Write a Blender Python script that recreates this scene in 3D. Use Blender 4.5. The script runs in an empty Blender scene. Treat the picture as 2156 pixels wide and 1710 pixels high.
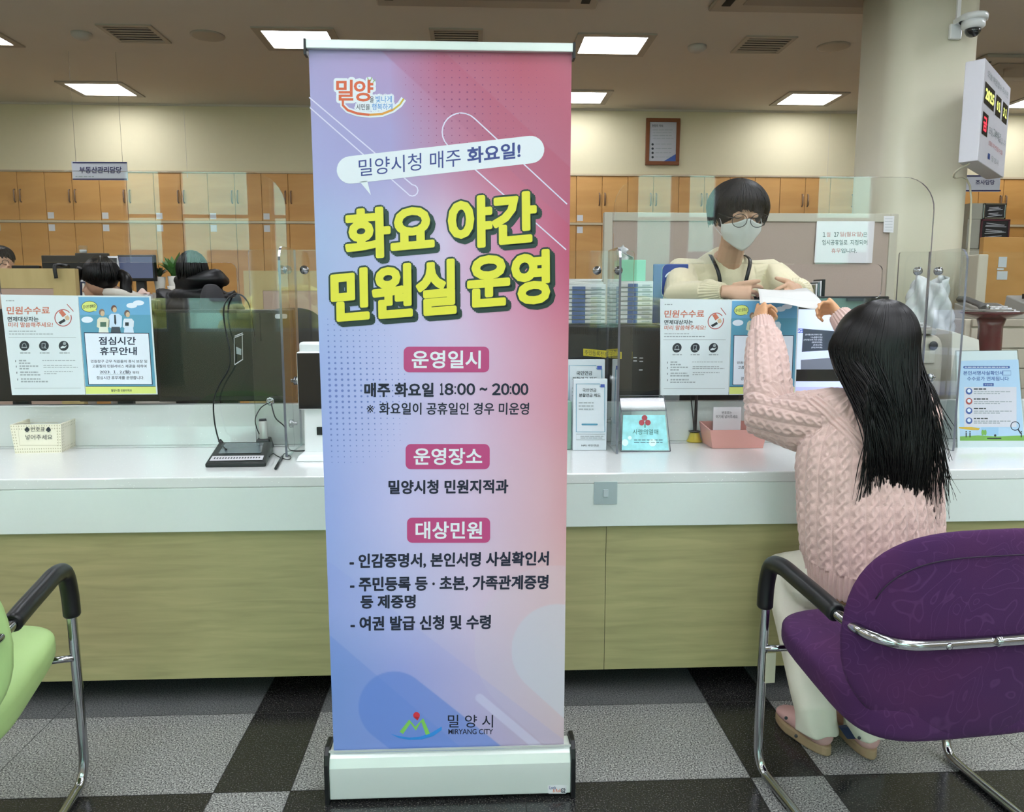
import bpy, math, random
import numpy as np
from mathutils import Vector, Matrix
random.seed(7)
SC = bpy.context.scene
COL = SC.collection

# ---------------------------------------------------------------- camera, world, exposure
CAMZ, YAW, PITCH, FPX, PW, PH = 1.29, math.radians(2.7), math.radians(7.6), 1650.0, 2156, 1710
cd = bpy.data.cameras.new('camera')
cam = bpy.data.objects.new('camera', cd)
COL.objects.link(cam)
cam.location = (0, 0, CAMZ)
cam.rotation_euler = (math.pi / 2 - PITCH, 0, -YAW)
cd.sensor_fit = 'HORIZONTAL'
cd.sensor_width = 36.0
cd.lens = FPX / PW * 36.0
cd.clip_start = 0.02
SC.camera = cam
SC.view_settings.view_transform = 'Standard'
SC.view_settings.look = 'None'
SC.view_settings.gamma = 1.0
SC.view_settings.use_curve_mapping = False
SC.view_settings.exposure = 0.70
SC.cycles.max_bounces = 10
SC.cycles.transparent_max_bounces = 24
SC.cycles.caustics_reflective = False
SC.cycles.caustics_refractive = False
w = bpy.data.worlds.new('daylight')
SC.world = w
w.use_nodes = True
nt = w.node_tree
bgn = nt.nodes['Background']
tcw = nt.nodes.new('ShaderNodeTexCoord'); sxw = nt.nodes.new('ShaderNodeSeparateXYZ')
rw = nt.nodes.new('ShaderNodeValToRGB')
nt.links.new(tcw.outputs['Generated'], sxw.inputs[0]); nt.links.new(sxw.outputs['Z'], rw.inputs[0])
nt.links.new(rw.outputs[0], bgn.inputs[0])
rw.color_ramp.elements[0].position = 0.0; rw.color_ramp.elements[0].color = (.86, .95, 1, 1)
rw.color_ramp.elements[1].position = 0.6; rw.color_ramp.elements[1].color = (.5, .72, 1, 1)
bgn.inputs[1].default_value = 8.5
LAMP = 12.0     # strength of every ceiling lamp's diffuser

# ---------------------------------------------------------------- camera rays, used to place things on planes of the room
_F = Vector((math.sin(YAW) * math.cos(PITCH), math.cos(YAW) * math.cos(PITCH), -math.sin(PITCH)))
_R = Vector((math.cos(YAW), -math.sin(YAW), 0))
_U = _R.cross(_F)
def ray(px, py): return _F + _R * ((px - PW / 2) / FPX) - _U * ((py - PH / 2) / FPX)
def atY(px, py, Y):
    r = ray(px, py); return Vector((0, 0, CAMZ)) + r * (Y / r.y)
def atZ(px, py, z):
    r = ray(px, py); return Vector((0, 0, CAMZ)) + r * ((z - CAMZ) / r.z)
def atX(px, py, x):
    r = ray(px, py); return Vector((0, 0, CAMZ)) + r * (x / r.x)

# ---------------------------------------------------------------- materials
def lin(c):
    if isinstance(c, str):
        c = tuple(int(c[i:i + 2], 16) / 255 for i in (0, 2, 4))
    return tuple(x / 12.92 if x <= .04045 else ((x + .055) / 1.055) ** 2.4 for x in c[:3]) + (1,)
_M = {}
def mat(name, col, rough=.5, metal=0, spec=.5, noise=0, nscale=20, bump=0, bscale=200, coat=0, emit=None, estr=1, trans=0, ior=1.45, stretch=None, sheen=0):
    if name in _M: return _M[name]
    m = bpy.data.materials.new(name); m.use_nodes = True; _M[name] = m
    n, l = m.node_tree.nodes, m.node_tree.links
    p = n['Principled BSDF']
    p.inputs['Base Color'].default_value = lin(col)
    p.inputs['Roughness'].default_value = rough
    p.inputs['Metallic'].default_value = metal
    p.inputs['Specular IOR Level'].default_value = spec
    p.inputs['Coat Weight'].default_value = coat
    p.inputs['Transmission Weight'].default_value = trans
    p.inputs['Sheen Weight'].default_value = sheen
    p.inputs['IOR'].default_value = ior
    tc = n.new('ShaderNodeTexCoord'); mp = n.new('ShaderNodeMapping'); l.new(tc.outputs['Object'], mp.inputs[0])
    if stretch: mp.inputs['Scale'].default_value = stretch
    nz = n.new('ShaderNodeTexNoise'); nz.inputs['Scale'].default_value = nscale; nz.inputs['Detail'].default_value = 4
    l.new(mp.outputs[0], nz.inputs['Vector'])
    mx = n.new('ShaderNodeMix'); mx.data_type = 'RGBA'
    c = lin(col); k = max(noise, .015)
    mx.inputs[6].default_value = tuple(x * (1 - k) for x in c[:3]) + (1,)
    mx.inputs[7].default_value = tuple(min(1, x * (1 + k)) for x in c[:3]) + (1,)
    l.new(nz.outputs[0], mx.inputs[0]); l.new(mx.outputs[2], p.inputs['Base Color'])
    if bump:
        nb = n.new('ShaderNodeTexNoise'); nb.inputs['Scale'].default_value = bscale; l.new(mp.outputs[0], nb.inputs['Vector'])
        b = n.new('ShaderNodeBump'); b.inputs['Strength'].default_value = bump; b.inputs['Distance'].default_value = .002
        l.new(nb.outputs[0], b.inputs['Height']); l.new(b.outputs[0], p.inputs['Normal'])
    if emit is not None:
        p.inputs['Emission Color'].default_value = lin(emit); p.inputs['Emission Strength'].default_value = estr
    return m
def vcmat(name, rough=.5, spec=.5, coat=0):
    m = bpy.data.materials.new(name); m.use_nodes = True
    n, l = m.node_tree.nodes, m.node_tree.links
    p = n['Principled BSDF']; a = n.new('ShaderNodeVertexColor'); a.layer_name = 'print'
    l.new(a.outputs[0], p.inputs['Base Color']); p.inputs['Roughness'].default_value = rough
    p.inputs['Specular IOR Level'].default_value = spec; p.inputs['Coat Weight'].default_value = coat
    return m

# ---------------------------------------------------------------- mesh builder
class MB:
    def __init__(s): s.v = []; s.f = []; s.mi = []; s.sm = []; s.mats = []; s.uv = {}
    def slot(s, m):
        if m not in s.mats: s.mats.append(m)
        return s.mats.index(m)
    def add(s, vs, fs, m=None, smooth=False):
        k = len(s.v); s.v += [tuple(v) for v in vs]; i = s.slot(m)
        for f in fs: s.f.append(tuple(a + k for a in f)); s.mi.append(i); s.sm.append(smooth)
        return k
    def box(s, a, b, m=None, rot=None, piv=None):
        x0, y0, z0 = a; x1, y1, z1 = b
        vs = [Vector(c) for c in ((x0, y0, z0), (x1, y0, z0), (x1, y1, z0), (x0, y1, z0), (x0, y0, z1), (x1, y0, z1), (x1, y1, z1), (x0, y1, z1))]
        if rot is not None:
            p = Vector(piv) if piv is not None else sum(vs, Vector()) / 8
            vs = [rot @ (v - p) + p for v in vs]
        s.add(vs, [(0, 3, 2, 1), (4, 5, 6, 7), (0, 1, 5, 4), (1, 2, 6, 5), (2, 3, 7, 6), (3, 0, 4, 7)], m); return s
    def hexa(s, bot, top, m=None):      # four bottom corners, four top corners
        s.add(list(bot) + list(top), [(0, 3, 2, 1), (4, 5, 6, 7), (0, 1, 5, 4), (1, 2, 6, 5), (2, 3, 7, 6), (3, 0, 4, 7)], m); return s
    def tube(s, pts, r, m=None, n=10, cap=True, side=None, smooth=True):
        pts = [Vector(p) for p in pts]; N = len(pts)
        R = [r] * N if not isinstance(r, (list, tuple)) else list(r)
        R = [(a, a) if not isinstance(a, (list, tuple)) else a for a in R]
        T = [(pts[min(i + 1, N - 1)] - pts[max(i - 1, 0)]).normalized() for i in range(N)]
        x = Vector(side) if side is not None else (Vector((0, 0, 1)) if abs(T[0].z) < .9 else Vector((1, 0, 0))).cross(T[0])
        rings = []
        for i in range(N):
            if side is not None: x = Vector(side)
            x = (x - T[i] * x.dot(T[i]))
            x = x.normalized() if x.length > 1e-6 else T[i].orthogonal().normalized()
            y = T[i].cross(x)
            rings.append([pts[i] + x * (R[i][0] * math.cos(2 * math.pi * j / n)) + y * (R[i][1] * math.sin(2 * math.pi * j / n)) for j in range(n)])
        vs = [v for rg in rings for v in rg]
        fs = [(i * n + j, i * n + (j + 1) % n, (i + 1) * n + (j + 1) % n, (i + 1) * n + j) for i in range(N - 1) for j in range(n)]
        k = s.add(vs, fs, m, smooth)
        if cap:
            s.f.append(tuple(k + j for j in reversed(range(n)))); s.mi.append(s.slot(m)); s.sm.append(False)
            s.f.append(tuple(k + (N - 1) * n + j for j in range(n))); s.mi.append(s.slot(m)); s.sm.append(False)
        return s
    def lathe(s, c, prof, m=None, n=24, axis='Z', smooth=True):
        c = Vector(c)
        def pt(r, h, a):
            u, v = r * math.cos(a), r * math.sin(a)
            return c + (Vector((u, v, h)) if axis == 'Z' else Vector((u, -h, v)) if axis == 'Y' else Vector((h, u, v)))
        N = len(prof)
        vs = [pt(r, h, 2 * math.pi * j / n) for r, h in prof for j in range(n)]
        fs = [(i * n + j, i * n + (j + 1) % n, (i + 1) * n + (j + 1) % n, (i + 1) * n + j) for i in range(N - 1) for j in range(n)]
        fs += [tuple(reversed(range(n))), tuple((N - 1) * n + j for j in range(n))]
        s.add(vs, fs, m, smooth); return s
    def ball(s, c, r, m=None, n=16, h=10, rot=None):
        c = Vector(c); r = (r, r, r) if not isinstance(r, (list, tuple)) else r
        vs = []
        for i in range(h + 1):
            t = math.pi * (i + .0) / h
            t = min(max(t, .02), math.pi - .02)
            for j in range(n):
                a = 2 * math.pi * j / n
                d = Vector((r[0] * math.sin(t) * math.cos(a), r[1] * math.sin(t) * math.sin(a), -r[2] * math.cos(t)))
                vs.append(c + (rot @ d if rot is not None else d))
        fs = [(i * n + j, i * n + (j + 1) % n, (i + 1) * n + (j + 1) % n, (i + 1) * n + j) for i in range(h) for j in range(n)]
        fs += [tuple(reversed(range(n))), tuple(h * n + j for j in range(n))]
        s.add(vs, fs, m, True); return s
    def prism(s, poly, d, m=None):      # planar polygon pushed along d
        d = Vector(d); n = len(poly); poly = [Vector(p) for p in poly]
        s.add(poly + [p + d for p in poly], [tuple(reversed(range(n))), tuple(range(n, 2 * n))] + [(j, (j + 1) % n, n + (j + 1) % n, n + j) for j in range(n)], m); return s
    def grid(s, fn, nu, nv, m=None, smooth=True):
        k = len(s.v); i0 = s.slot(m)
        for a in range(nu + 1):
            for b in range(nv + 1): s.v.append(tuple(fn(a / nu, b / nv)))
        for a in range(nu):
            for b in range(nv):
                q = k + a * (nv + 1) + b
                s.f.append((q, q + nv + 1, q + nv + 2, q + 1)); s.mi.append(i0); s.sm.append(smooth)
        return s
_W = {}
def build(name, mb, parent=None, m=None, bevel=0, bseg=2, solid=0, subd=0, local=False, label=None):
    vs = mb.v
    W = _W.get(parent.name if parent else None)
    if W is not None and not local:
        I = W.inverted(); vs = [tuple(I @ Vector(v)) for v in vs]
    me = bpy.data.meshes.new(name); me.from_pydata(vs, [], mb.f)
    for x in mb.mats: me.materials.append(x if x is not None else m)
    me.polygons.foreach_set('material_index', mb.mi); me.polygons.foreach_set('use_smooth', mb.sm); me.update()
    o = bpy.data.objects.new(name, me); COL.objects.link(o)
    if parent:
        o.parent = parent
        if W is not None: _W[o.name] = W
    if solid:
        q = o.modifiers.new('thick', 'SOLIDIFY'); q.thickness = solid; q.offset = 0
    if bevel:
        q = o.modifiers.new('bevel', 'BEVEL'); q.width = bevel; q.segments = bseg; q.limit_method = 'ANGLE'; q.angle_limit = math.radians(35)
    if subd:
        q = o.modifiers.new('subd', 'SUBSURF'); q.levels = q.render_levels = subd
    if label: o['label'] = label
    return o
def tag(o, label, cat, group=None, kind=None):
    o['label'] = label; o['category'] = cat
    if group: o['group'] = group
    if kind: o['kind'] = kind
    return o
def thing(name, label, cat, loc=(0, 0, 0), rz=0, group=None):
    o = bpy.data.objects.new(name, None); COL.objects.link(o)
    o.location = loc; o.rotation_euler = (0, 0, rz); o.empty_display_size = .05
    _W[o.name] = Matrix.Translation(loc) @ Matrix.Rotation(rz, 4, 'Z')
    return tag(o, label, cat, group)
def struct(name, mb, m=None, **k):
    o = build(name, mb, m=m, **k); o['kind'] = 'structure'; return o
def dup(root, loc, rz=None, label=None, group=None):
    def cp(o, par):
        c = o.copy(); COL.objects.link(c)
        if par: c.parent = par
        for ch in o.children: cp(ch, c)
        return c
    r = cp(root, None); r.location = loc
    if rz is not None: r.rotation_euler = (0, 0, rz)
    if label: r['label'] = label
    if group: r['group'] = group
    return r

# ---------------------------------------------------------------- printed sheets: lettering and shapes laid on one plane, all in one mesh
_TC = {}
def glyphs(s, off=0):
    k = (s, off)
    if k not in _TC:
        c = bpy.data.curves.new('t', 'FONT'); c.body = s; c.resolution_u = 3; c.offset = off
        o = bpy.data.objects.new('t', c); COL.objects.link(o)
        dg = bpy.context.evaluated_depsgraph_get(); dg.update()
        me = bpy.data.meshes.new_from_object(o.evaluated_get(dg))
        V = np.empty(len(me.vertices) * 3); me.vertices.foreach_get('co', V); V = V.reshape(-1, 3)[:, :2]
        _TC[k] = (V, [tuple(p.vertices) for p in me.polygons])
        bpy.data.objects.remove(o); bpy.data.curves.remove(c); bpy.data.meshes.remove(me)
    return _TC[k]
class Sheet:
    """plane through p with normal nrm (towards the reader); px(..) finds where a line of sight meets it"""
    def __init__(s, p, nrm, mb=None, step=.0004, right=None):
        s.p = Vector(p); s.n = Vector(nrm).normalized(); s.mb = mb or MB(); s.step = step
        up = Vector((0, 0, 1)) if abs(s.n.z) < .9 else Vector((0, 1, 0))
        s.r = up.cross(s.n).normalized() if right is None else Vector(right).normalized()
        s.u = s.n.cross(s.r)
    def px(s, x, y):
        r = ray(x, y); o = Vector((0, 0, CAMZ))
        q = o + r * ((s.p - o).dot(s.n) / r.dot(s.n)) - s.p
        return (q.dot(s.r), q.dot(s.u))
    def w(s, a, b, layer): return s.p + s.r * a + s.u * b + s.n * (s.step * layer)
    def poly(s, pts, m, layer=1, uv=False):
        q = [p if uv else s.px(*p) for p in pts]
        A = sum(q[i][0] * q[(i + 1) % len(q)][1] - q[(i + 1) % len(q)][0] * q[i][1] for i in range(len(q)))
        if A < 0: q = q[::-1]
        s.mb.add([s.w(a, b, layer) for a, b in q], [tuple(range(len(q)))], m); return s
    def rect(s, x0, y0, x1, y1, m, layer=1): return s.poly([(x0, y0), (x1, y0), (x1, y1), (x0, y1)], m, layer)
    def rrect(s, x0, y0, x1, y1, r, m, layer=1, n=5):
        pts = []
        for cx, cy, a in ((x1 - r, y0 + r, -90), (x1 - r, y1 - r, 0), (x0 + r, y1 - r, 90), (x0 + r, y0 + r, 180)):
            pts += [(cx + r * math.cos(math.radians(a + 90 * i / n)), cy + r * math.sin(math.radians(a + 90 * i / n))) for i in range(n + 1)]
        return s.poly(pts, m, layer)
    def disc(s, x, y, r, m, layer=1, n=20, ry=None):
        return s.poly([(x + r * math.cos(2 * math.pi * i / n), y + (ry or r) * math.sin(2 * math.pi * i / n)) for i in range(n)], m, layer)
    def line(s, pts, wd, m, layer=1, closed=False):
        q = [Vector((*s.px(*p), 0)) for p in pts]; k = s.px(pts[0][0] + 1, pts[0][1]); wd = wd * abs(k[0] - q[0].x) / 2
        N = len(q); vs = []
        for i in range(N):
            a = q[(i - 1) % N] if (closed or i) else q[i]; b = q[(i + 1) % N] if (closed or i < N - 1) else q[i]
            t = (b - a).normalized(); nn = Vector((-t.y, t.x, 0)) * wd
            vs += [s.w((q[i] + nn).x, (q[i] + nn).y, layer), s.w((q[i] - nn).x, (q[i] - nn).y, layer)]
        fs = [(2 * i, 2 * i + 1, (2 * i + 3) % (2 * N), (2 * i + 2) % (2 * N)) for i in range(N if closed else N - 1)]
        s.mb.add(vs, fs, m); return s
    def arc(s, x, y, r, wd, m, a0=0, a1=360, layer=1, n=28, ry=None):
        return s.line([(x + r * math.cos(math.radians(a0 + (a1 - a0) * i / n)), y + (ry or r) * math.sin(math.radians(a0 + (a1 - a0) * i / n))) for i in range(n + 1)], wd, m, layer)
    def text(s, t, bl, br, tl, m, layer=2, bold=0, tr=None, grow=0, shift=(0, 0), nd=12):
        """t set so that its bounding box runs bl - br - tr - tl (pixels of the photograph)"""
        V, F = glyphs(t, bold)
        B = glyphs(t, 0)[0] if grow or shift != (0, 0) else V
        lo, hi = B.min(0), B.max(0); P = (V - lo) / (hi - lo)
        q = [np.array(s.px(*c)) for c in (bl, br, tl)]
        q.append(np.array(s.px(*tr)) if tr else q[1] + q[2] - q[0])
        X, Y = P[:, :1], P[:, 1:]
        Q = q[0] * (1 - X) * (1 - Y) + q[1] * X * (1 - Y) + q[2] * (1 - X) * Y + q[3] * X * Y
        ds = [(0, 0)]
        if grow:
            k = abs(s.px(bl[0] + 1, bl[1])[0] - q[0][0]); g = grow * k
            ds = [(0, 0)] + [(g * f * math.cos(2 * math.pi * i / nd), g * f * math.sin(2 * math.pi * i / nd)) for f in (1, .5) for i in range(nd)]
        k1 = abs(s.px(bl[0] + 1, bl[1])[0] - q[0][0])
        for i, (dx, dy) in enumerate(ds):
            s.mb.add([s.w(a + dx + shift[0] * k1, b + dy - shift[1] * k1, layer + i * .025) for a, b in Q], F, m)
        return s
    def htext(s, t, x0, y0, x1, y1, m, layer=2, bold=0, dy=0, **k):   # dy: rise of the right end, pixels
        return s.text(t, (x0, y1), (x1, y1 - dy), (x0, y0), m, layer, bold, **k)
    def stripes(s, x0, x1, ys, h, m, layer=2, seed=0, word=9, gap=3, lean=0):   # words too small to read
        rg = random.Random(seed)
        for y in ys:
            x = x0
            while x < x1 - 3:
                L = min(word * rg.uniform(.6, 1.6), x1 - x)
                s.poly([(x, y), (x + L, y - lean * L), (x + L, y + h - lean * L), (x, y + h)], m, layer); x += L + gap
        return s
def proj(P):
    P = np.asarray(P, float) - np.array([0, 0, CAMZ]); d = P @ np.array(_F)
    return PW / 2 + FPX * (P @ np.array(_R)) / d, PH / 2 - FPX * (P @ np.array(_U)) / d
# ---------------------------------------------------------------- setting materials
def granite(name, a, b, c, rough):
    m = mat(name, a, rough, spec=.5); n, l = m.node_tree.nodes, m.node_tree.links; p = n['Principled BSDF']
    tc = n.new('ShaderNodeTexCoord'); v = n.new('ShaderNodeTexNoise'); v.inputs['Scale'].default_value = 230; v.inputs['Detail'].default_value = 2
    r = n.new('ShaderNodeValToRGB'); l.new(tc.outputs['Object'], v.inputs['Vector']); l.new(v.outputs[0], r.inputs[0])
    e = r.color_ramp.elements; e[0].position = .40; e[0].color = lin(b); e[1].position = .47; e[1].color = lin(a); q = e.new(.58); q.color = lin(a); q = e.new(.64); q.color = lin(c)
    big = n.new('ShaderNodeTexNoise'); big.inputs['Scale'].default_value = 3; l.new(tc.outputs['Object'], big.inputs['Vector'])
    mx = n.new('ShaderNodeMix'); mx.data_type = 'RGBA'; mx.blend_type = 'MULTIPLY'; mx.inputs[0].default_value = 1
    r2 = n.new('ShaderNodeValToRGB'); r2.color_ramp.elements[0].color = (.82, .8, .76, 1); r2.color_ramp.elements[1].color = (1, 1, 1, 1); l.new(big.outputs[0], r2.inputs[0])
    l.new(r.outputs[0], mx.inputs[6]); l.new(r2.outputs[0], mx.inputs[7]); l.new(mx.outputs[2], p.inputs['Base Color'])
    return m
def wood(name, a, b, sc, rough=.4, wscale=6):
    m = mat(name, a, rough); n, l = m.node_tree.nodes, m.node_tree.links; p = n['Principled BSDF']
    tc = n.new('ShaderNodeTexCoord'); mp = n.new('ShaderNodeMapping'); mp.inputs['Scale'].default_value = sc
    v = n.new('ShaderNodeTexNoise'); v.inputs['Scale'].default_value = wscale; v.inputs['Detail'].default_value = 6; v.inputs['Distortion'].default_value = .6
    r = n.new('ShaderNodeValToRGB'); l.new(tc.outputs['Object'], mp.inputs[0]); l.new(mp.outputs[0], v.inputs['Vector']); l.new(v.outputs[0], r.inputs[0])
    r.color_ramp.elements[0].position = .3; r.color_ramp.elements[0].color = lin(a); r.color_ramp.elements[1].position = .7; r.color_ramp.elements[1].color = lin(b)
    l.new(r.outputs[0], p.inputs['Base Color']); return m
g_light = granite('granite_light', '8f9091', '4a4a4b', 'c8c8c6', .22)
g_dark = granite('granite_dark', '2b2b2c', '17181a', '55534f', .2)
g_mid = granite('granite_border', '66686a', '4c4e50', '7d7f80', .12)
m_ceil = mat('ceiling_paint', 'd2cabc', .9, noise=.03, nscale=2)
m_wall = mat('wall_paper', 'd9cfae', .85, noise=.02, bump=.15, bscale=60)
m_dark = mat('joint', '1d1c1b', .8)
m_alu = mat('aluminium', 'd7dcd8', .35, metal=.55)
m_black = mat('black_plastic', '141517', .35)
m_white = mat('white_plastic', 'e6e9ea', .3, coat=.3)
m_chrome = mat('chrome', 'aeb0b3', .12, metal=1)
CEIL, WY = 3.35, 8.75
FRONT = -4.5; LX, RX = -7.2, 9.5
# floor: one stone floor of light slabs crossed by dark bands
fl = MB(); P0, PX, BW = -.70, 1.445, .203
ys = [FRONT - .2]; y0 = 1.955
def isband_x(x): return ((x - P0) % PX) < BW
def isband_y(y): return ((y - (y0 - BW)) % PX) < BW
xs = sorted([P0 + k * PX for k in range(-6, 9)] + [P0 + BW + k * PX for k in range(-6, 9)] + [P0 + BW + .621 + k * PX for k in range(-6, 9)])
yb = sorted([y0 - BW + k * PX for k in range(-6, 7)] + [y0 + k * PX for k in range(-6, 7)] + [y0 + .405 + k * PX for k in range(-6, 7)] + [y0 + .82 + k * PX for k in range(-6, 7)])
for i in range(len(xs) - 1):
    for j in range(len(yb) - 1):
        a, b, c, d = xs[i], xs[i + 1], yb[j], yb[j + 1]
        bx = isband_x((a + b) / 2); by = isband_y((c + d) / 2)
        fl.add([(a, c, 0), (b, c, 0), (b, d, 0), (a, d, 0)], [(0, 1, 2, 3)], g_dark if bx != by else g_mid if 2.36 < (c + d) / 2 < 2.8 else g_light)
for x in xs: fl.add([(x - .0012, yb[0], .0003), (x + .0012, yb[0], .0003), (x + .0012, yb[-1], .0003), (x - .0012, yb[-1], .0003)], [(0, 1, 2, 3)], m_dark)
for y in yb: fl.add([(xs[0], y - .0012, .0003), (xs[-1], y - .0012, .0003), (xs[-1], y + .0012, .0003), (xs[0], y + .0012, .0003)], [(0, 1, 2, 3)], m_dark)
struct('floor', fl)
struct('ceiling', MB().box((LX, FRONT, CEIL), (RX, WY + .2, CEIL + .1)), m_ceil)
wb = MB().box((LX, WY, 2.66), (RX, WY + .25, CEIL), m_wall).box((LX, WY + .5, 0), (RX, WY + .6, 2.66), m_wall)
for x in (-3.05, -.4, 3.9): wb.box((x, WY - .002, 2.6), (x + .003, WY, CEIL), m_ceil)
wb.box((LX, WY - .012, CEIL - .02), (RX, WY, CEIL), m_ceil)
wb.box((6.785, WY, 0), (RX, WY + .2, 2.66), m_wall).box((LX, WY, 0), (-5.69, WY + .2, 2.66), m_wall)
struct('wall_back', wb)
struct('wall_left', MB().box((LX - .2, FRONT, 0), (LX, WY + .6, CEIL)), m_wall)
struct('wall_right', MB().box((RX, FRONT, 0), (RX + .2, WY + .6, CEIL)), m_wall)
# wall behind the camera with tall windows, mirrored in the clear screens, widened where unseen for front fill
WIN = [(-4.45, -3.95), (-3.75, -2.85), (-2.6, -1.3), (-1.0, .55), (1.5, 1.85), (2.1, 2.62), (2.78, 3.2), (4.5, 5.3)]
wf = MB(); z0, z1 = .9, 3.0; x = LX
for a, b in WIN:
    wf.box((x, FRONT - .2, z0), (a, FRONT, z1)); x = b
wf.box((x, FRONT - .2, z0), (RX, FRONT, z1)); wf.box((LX, FRONT - .2, 0), (RX, FRONT, z0)); wf.box((LX, FRONT - .2, z1), (RX, FRONT, CEIL))
struct('wall_front', wf, mat('plaster', 'c9bda2', .8))
m_glass = bpy.data.materials.new('clear_acrylic'); m_glass.use_nodes = True
_n, _l = m_glass.node_tree.nodes, m_glass.node_tree.links; _n.remove(_n['Principled BSDF'])
_t = _n.new('ShaderNodeBsdfTransparent'); _t.inputs[0].default_value = (.975, .985, .98, 1); _g = _n.new('ShaderNodeBsdfGlossy'); _g.inputs['Roughness'].default_value = .0
_fr = _n.new('ShaderNodeFresnel'); _fr.inputs[0].default_value = 1.49; _mx = _n.new('ShaderNodeMixShader')
_ge = _n.new('ShaderNodeNewGeometry'); _m1 = _n.new('ShaderNodeMath'); _m1.operation = 'SUBTRACT'; _m1.inputs[0].default_value = 1; _l.new(_ge.outputs['Backfacing'], _m1.inputs[1])
_m2 = _n.new('ShaderNodeMath'); _m2.operation = 'MULTIPLY'; _l.new(_fr.outputs[0], _m2.inputs[0]); _l.new(_m1.outputs[0], _m2.inputs[1]); _m3 = _n.new('ShaderNodeMath'); _m3.operation = 'MULTIPLY'; _m3.inputs[1].default_value = 1.6; _m3.use_clamp = True; _l.new(_m2.outputs[0], _m3.inputs[0])
_l.new(_m3.outputs[0], _mx.inputs[0]); _l.new(_t.outputs[0], _mx.inputs[1]); _l.new(_g.outputs[0], _mx.inputs[2]); _l.new(_mx.outputs[0], _n['Material Output'].inputs[0])
m_edge = mat('acrylic_edge', '6d6f7c', .1, trans=.35, coat=1)
for i, (a, b) in enumerate(WIN):
    f = MB(); t = .04
    f.box((a, FRONT - .12, z0), (a + t, FRONT - .06, z1)).box((b - t, FRONT - .12, z0), (b, FRONT - .06, z1)).box((a + t, FRONT - .12, z0), (b - t, FRONT - .06, z0 + t)).box((a + t, FRONT - .12, z1 - t), (b - t, FRONT - .06, z1)).box((a + t, FRONT - .12, 2.35), (b - t, FRONT - .06, 2.39))
    wo = build(f'window_{i + 1}', f, m=mat('window_frame', 'cfd2d0', .4)); wo['kind'] = 'structure'
    ld = bpy.data.lights.new('window_daylight', 'AREA'); ld.shape = 'RECTANGLE'; ld.size = b - a; ld.size_y = z1 - z0; ld.cycles.is_portal = True
    lo = bpy.data.objects.new('window_daylight', ld); COL.objects.link(lo); lo.location = ((a + b) / 2, FRONT - .15, (z0 + z1) / 2); lo.rotation_euler = (math.pi / 2, 0, 0)
# outdoors, behind the camera
struct('ground', MB().box((-16, -20, -.05), (18, FRONT - .2, -.01)), mat('paving', 'a39f8e', .9))
m_leaf = mat('yellow_leaves', 'dccf7c', .8, noise=.5, nscale=9, bump=.8, bscale=25)
for i, (x, y, r, h, lb) in enumerate([(-5.2, -6.2, .9, 1.5, 'yellowing garden shrub mirrored at the left edge of the left clear screen'), (-2.9, -6.2, 1.0, 1.6, 'yellowing garden shrub mirrored near the round corner of the left clear screen'), (2.4, -6.2, .75, 1.5, 'broad yellowing garden shrub mirrored left of the masked clerk'), (4.3, -6.4, .8, 1.8, 'tall yellowing garden shrub mirrored beside the masked clerk')]):
    s = MB(); rg = random.Random(i)
    for k in range(46):
        a = rg.uniform(0, 6.28); q = rg.uniform(0, 1) ** .5 * r; z = rg.uniform(.25, h - .2)
        s.ball((x + q * math.cos(a) * (1.1 - z / h * .6), y + q * math.sin(a) * .7, z), (rg.uniform(.18, .34), rg.uniform(.18, .3), rg.uniform(.1, .2)), m_leaf, 10, 6)
    tag(build('garden_shrub', s), lb, 'shrub', 'shrubs outside the windows')
hb = MB().box((-12, -17, 0), (14, -16.7, 9), mat('pale_render', 'a9cdb2', .8))  # invented facade, raised to keep sky out of the reflections and tinted for them
for k in range(9): hb.box((-10 + k * 2.6, -16.69, 1.3), (-8.8 + k * 2.6, -16.6, 2.7), mat('dark_pane', '56605f', .2))
tag(build('building', hb), 'pale low building across the garden, mirrored in the clear screens', 'building')

# ---------------------------------------------------------------- ceiling fittings
m_frame = mat('lamp_frame', 'a89f90', .5)
m_diff = mat('lamp_diffuser', 'ffffff', .6, emit='f3f7ff', estr=LAMP)
def lamp(x, y, label, w=.5, l=.42):
    t = thing('ceiling_lamp', label, 'lamp', (x, y, CEIL), group='square recessed ceiling lamps')
    f = MB(); W, L = w / 2 + .06, l / 2 + .06
    for a, b, c, d in ((-W, -L, W, -l / 2), (-W, l / 2, W, L), (-W, -l / 2, -w / 2, l / 2), (w / 2, -l / 2, W, l / 2)): f.box((a, b, -.012), (c, d, .0))
    build('frame', f, t, m_frame, local=True); build('diffuser', MB().box((-w / 2, -l / 2, -.006), (w / 2, l / 2, -.001)), t, m_diff, local=True)
lamp(-1.37, 6.6, 'square ceiling lamp above the left corner of the roll-up banner')
lamp(1.12, 6.62, 'square ceiling lamp right of the banner, nearest row')
lamp(-3.95, 6.62, 'square ceiling lamp cut off by the left edge of the photo')
lamp(3.62, 6.64, 'square ceiling lamp half hidden behind the round pillar', .5, .34)
lamp(-3.63, 8.18, 'square ceiling lamp above the real estate sign at left')
lamp(1.07, 8.26, 'small looking ceiling lamp touching the right edge of the banner')
lamp(3.43, 8.22, 'square ceiling lamp in front of the wall between picture frame and pillar')
lamp(5.9, 8.24, 'square ceiling lamp right of the pillar, by the electronic date board')
for y in (4.6, 2.3, 1.0, -.2, -1.6, -3.2):  # unseen rows, packed closer than the visible grid to brighten the counter front
    for x in (-5.6, -3.6, -1.3, 1.1, 2.6, 4.2, 6.6):
        if y == 4.6 and x in (1.1, 2.6): continue
        lamp(x, y, 'square ceiling lamp over the service counter and waiting side', .55, .5)
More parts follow.
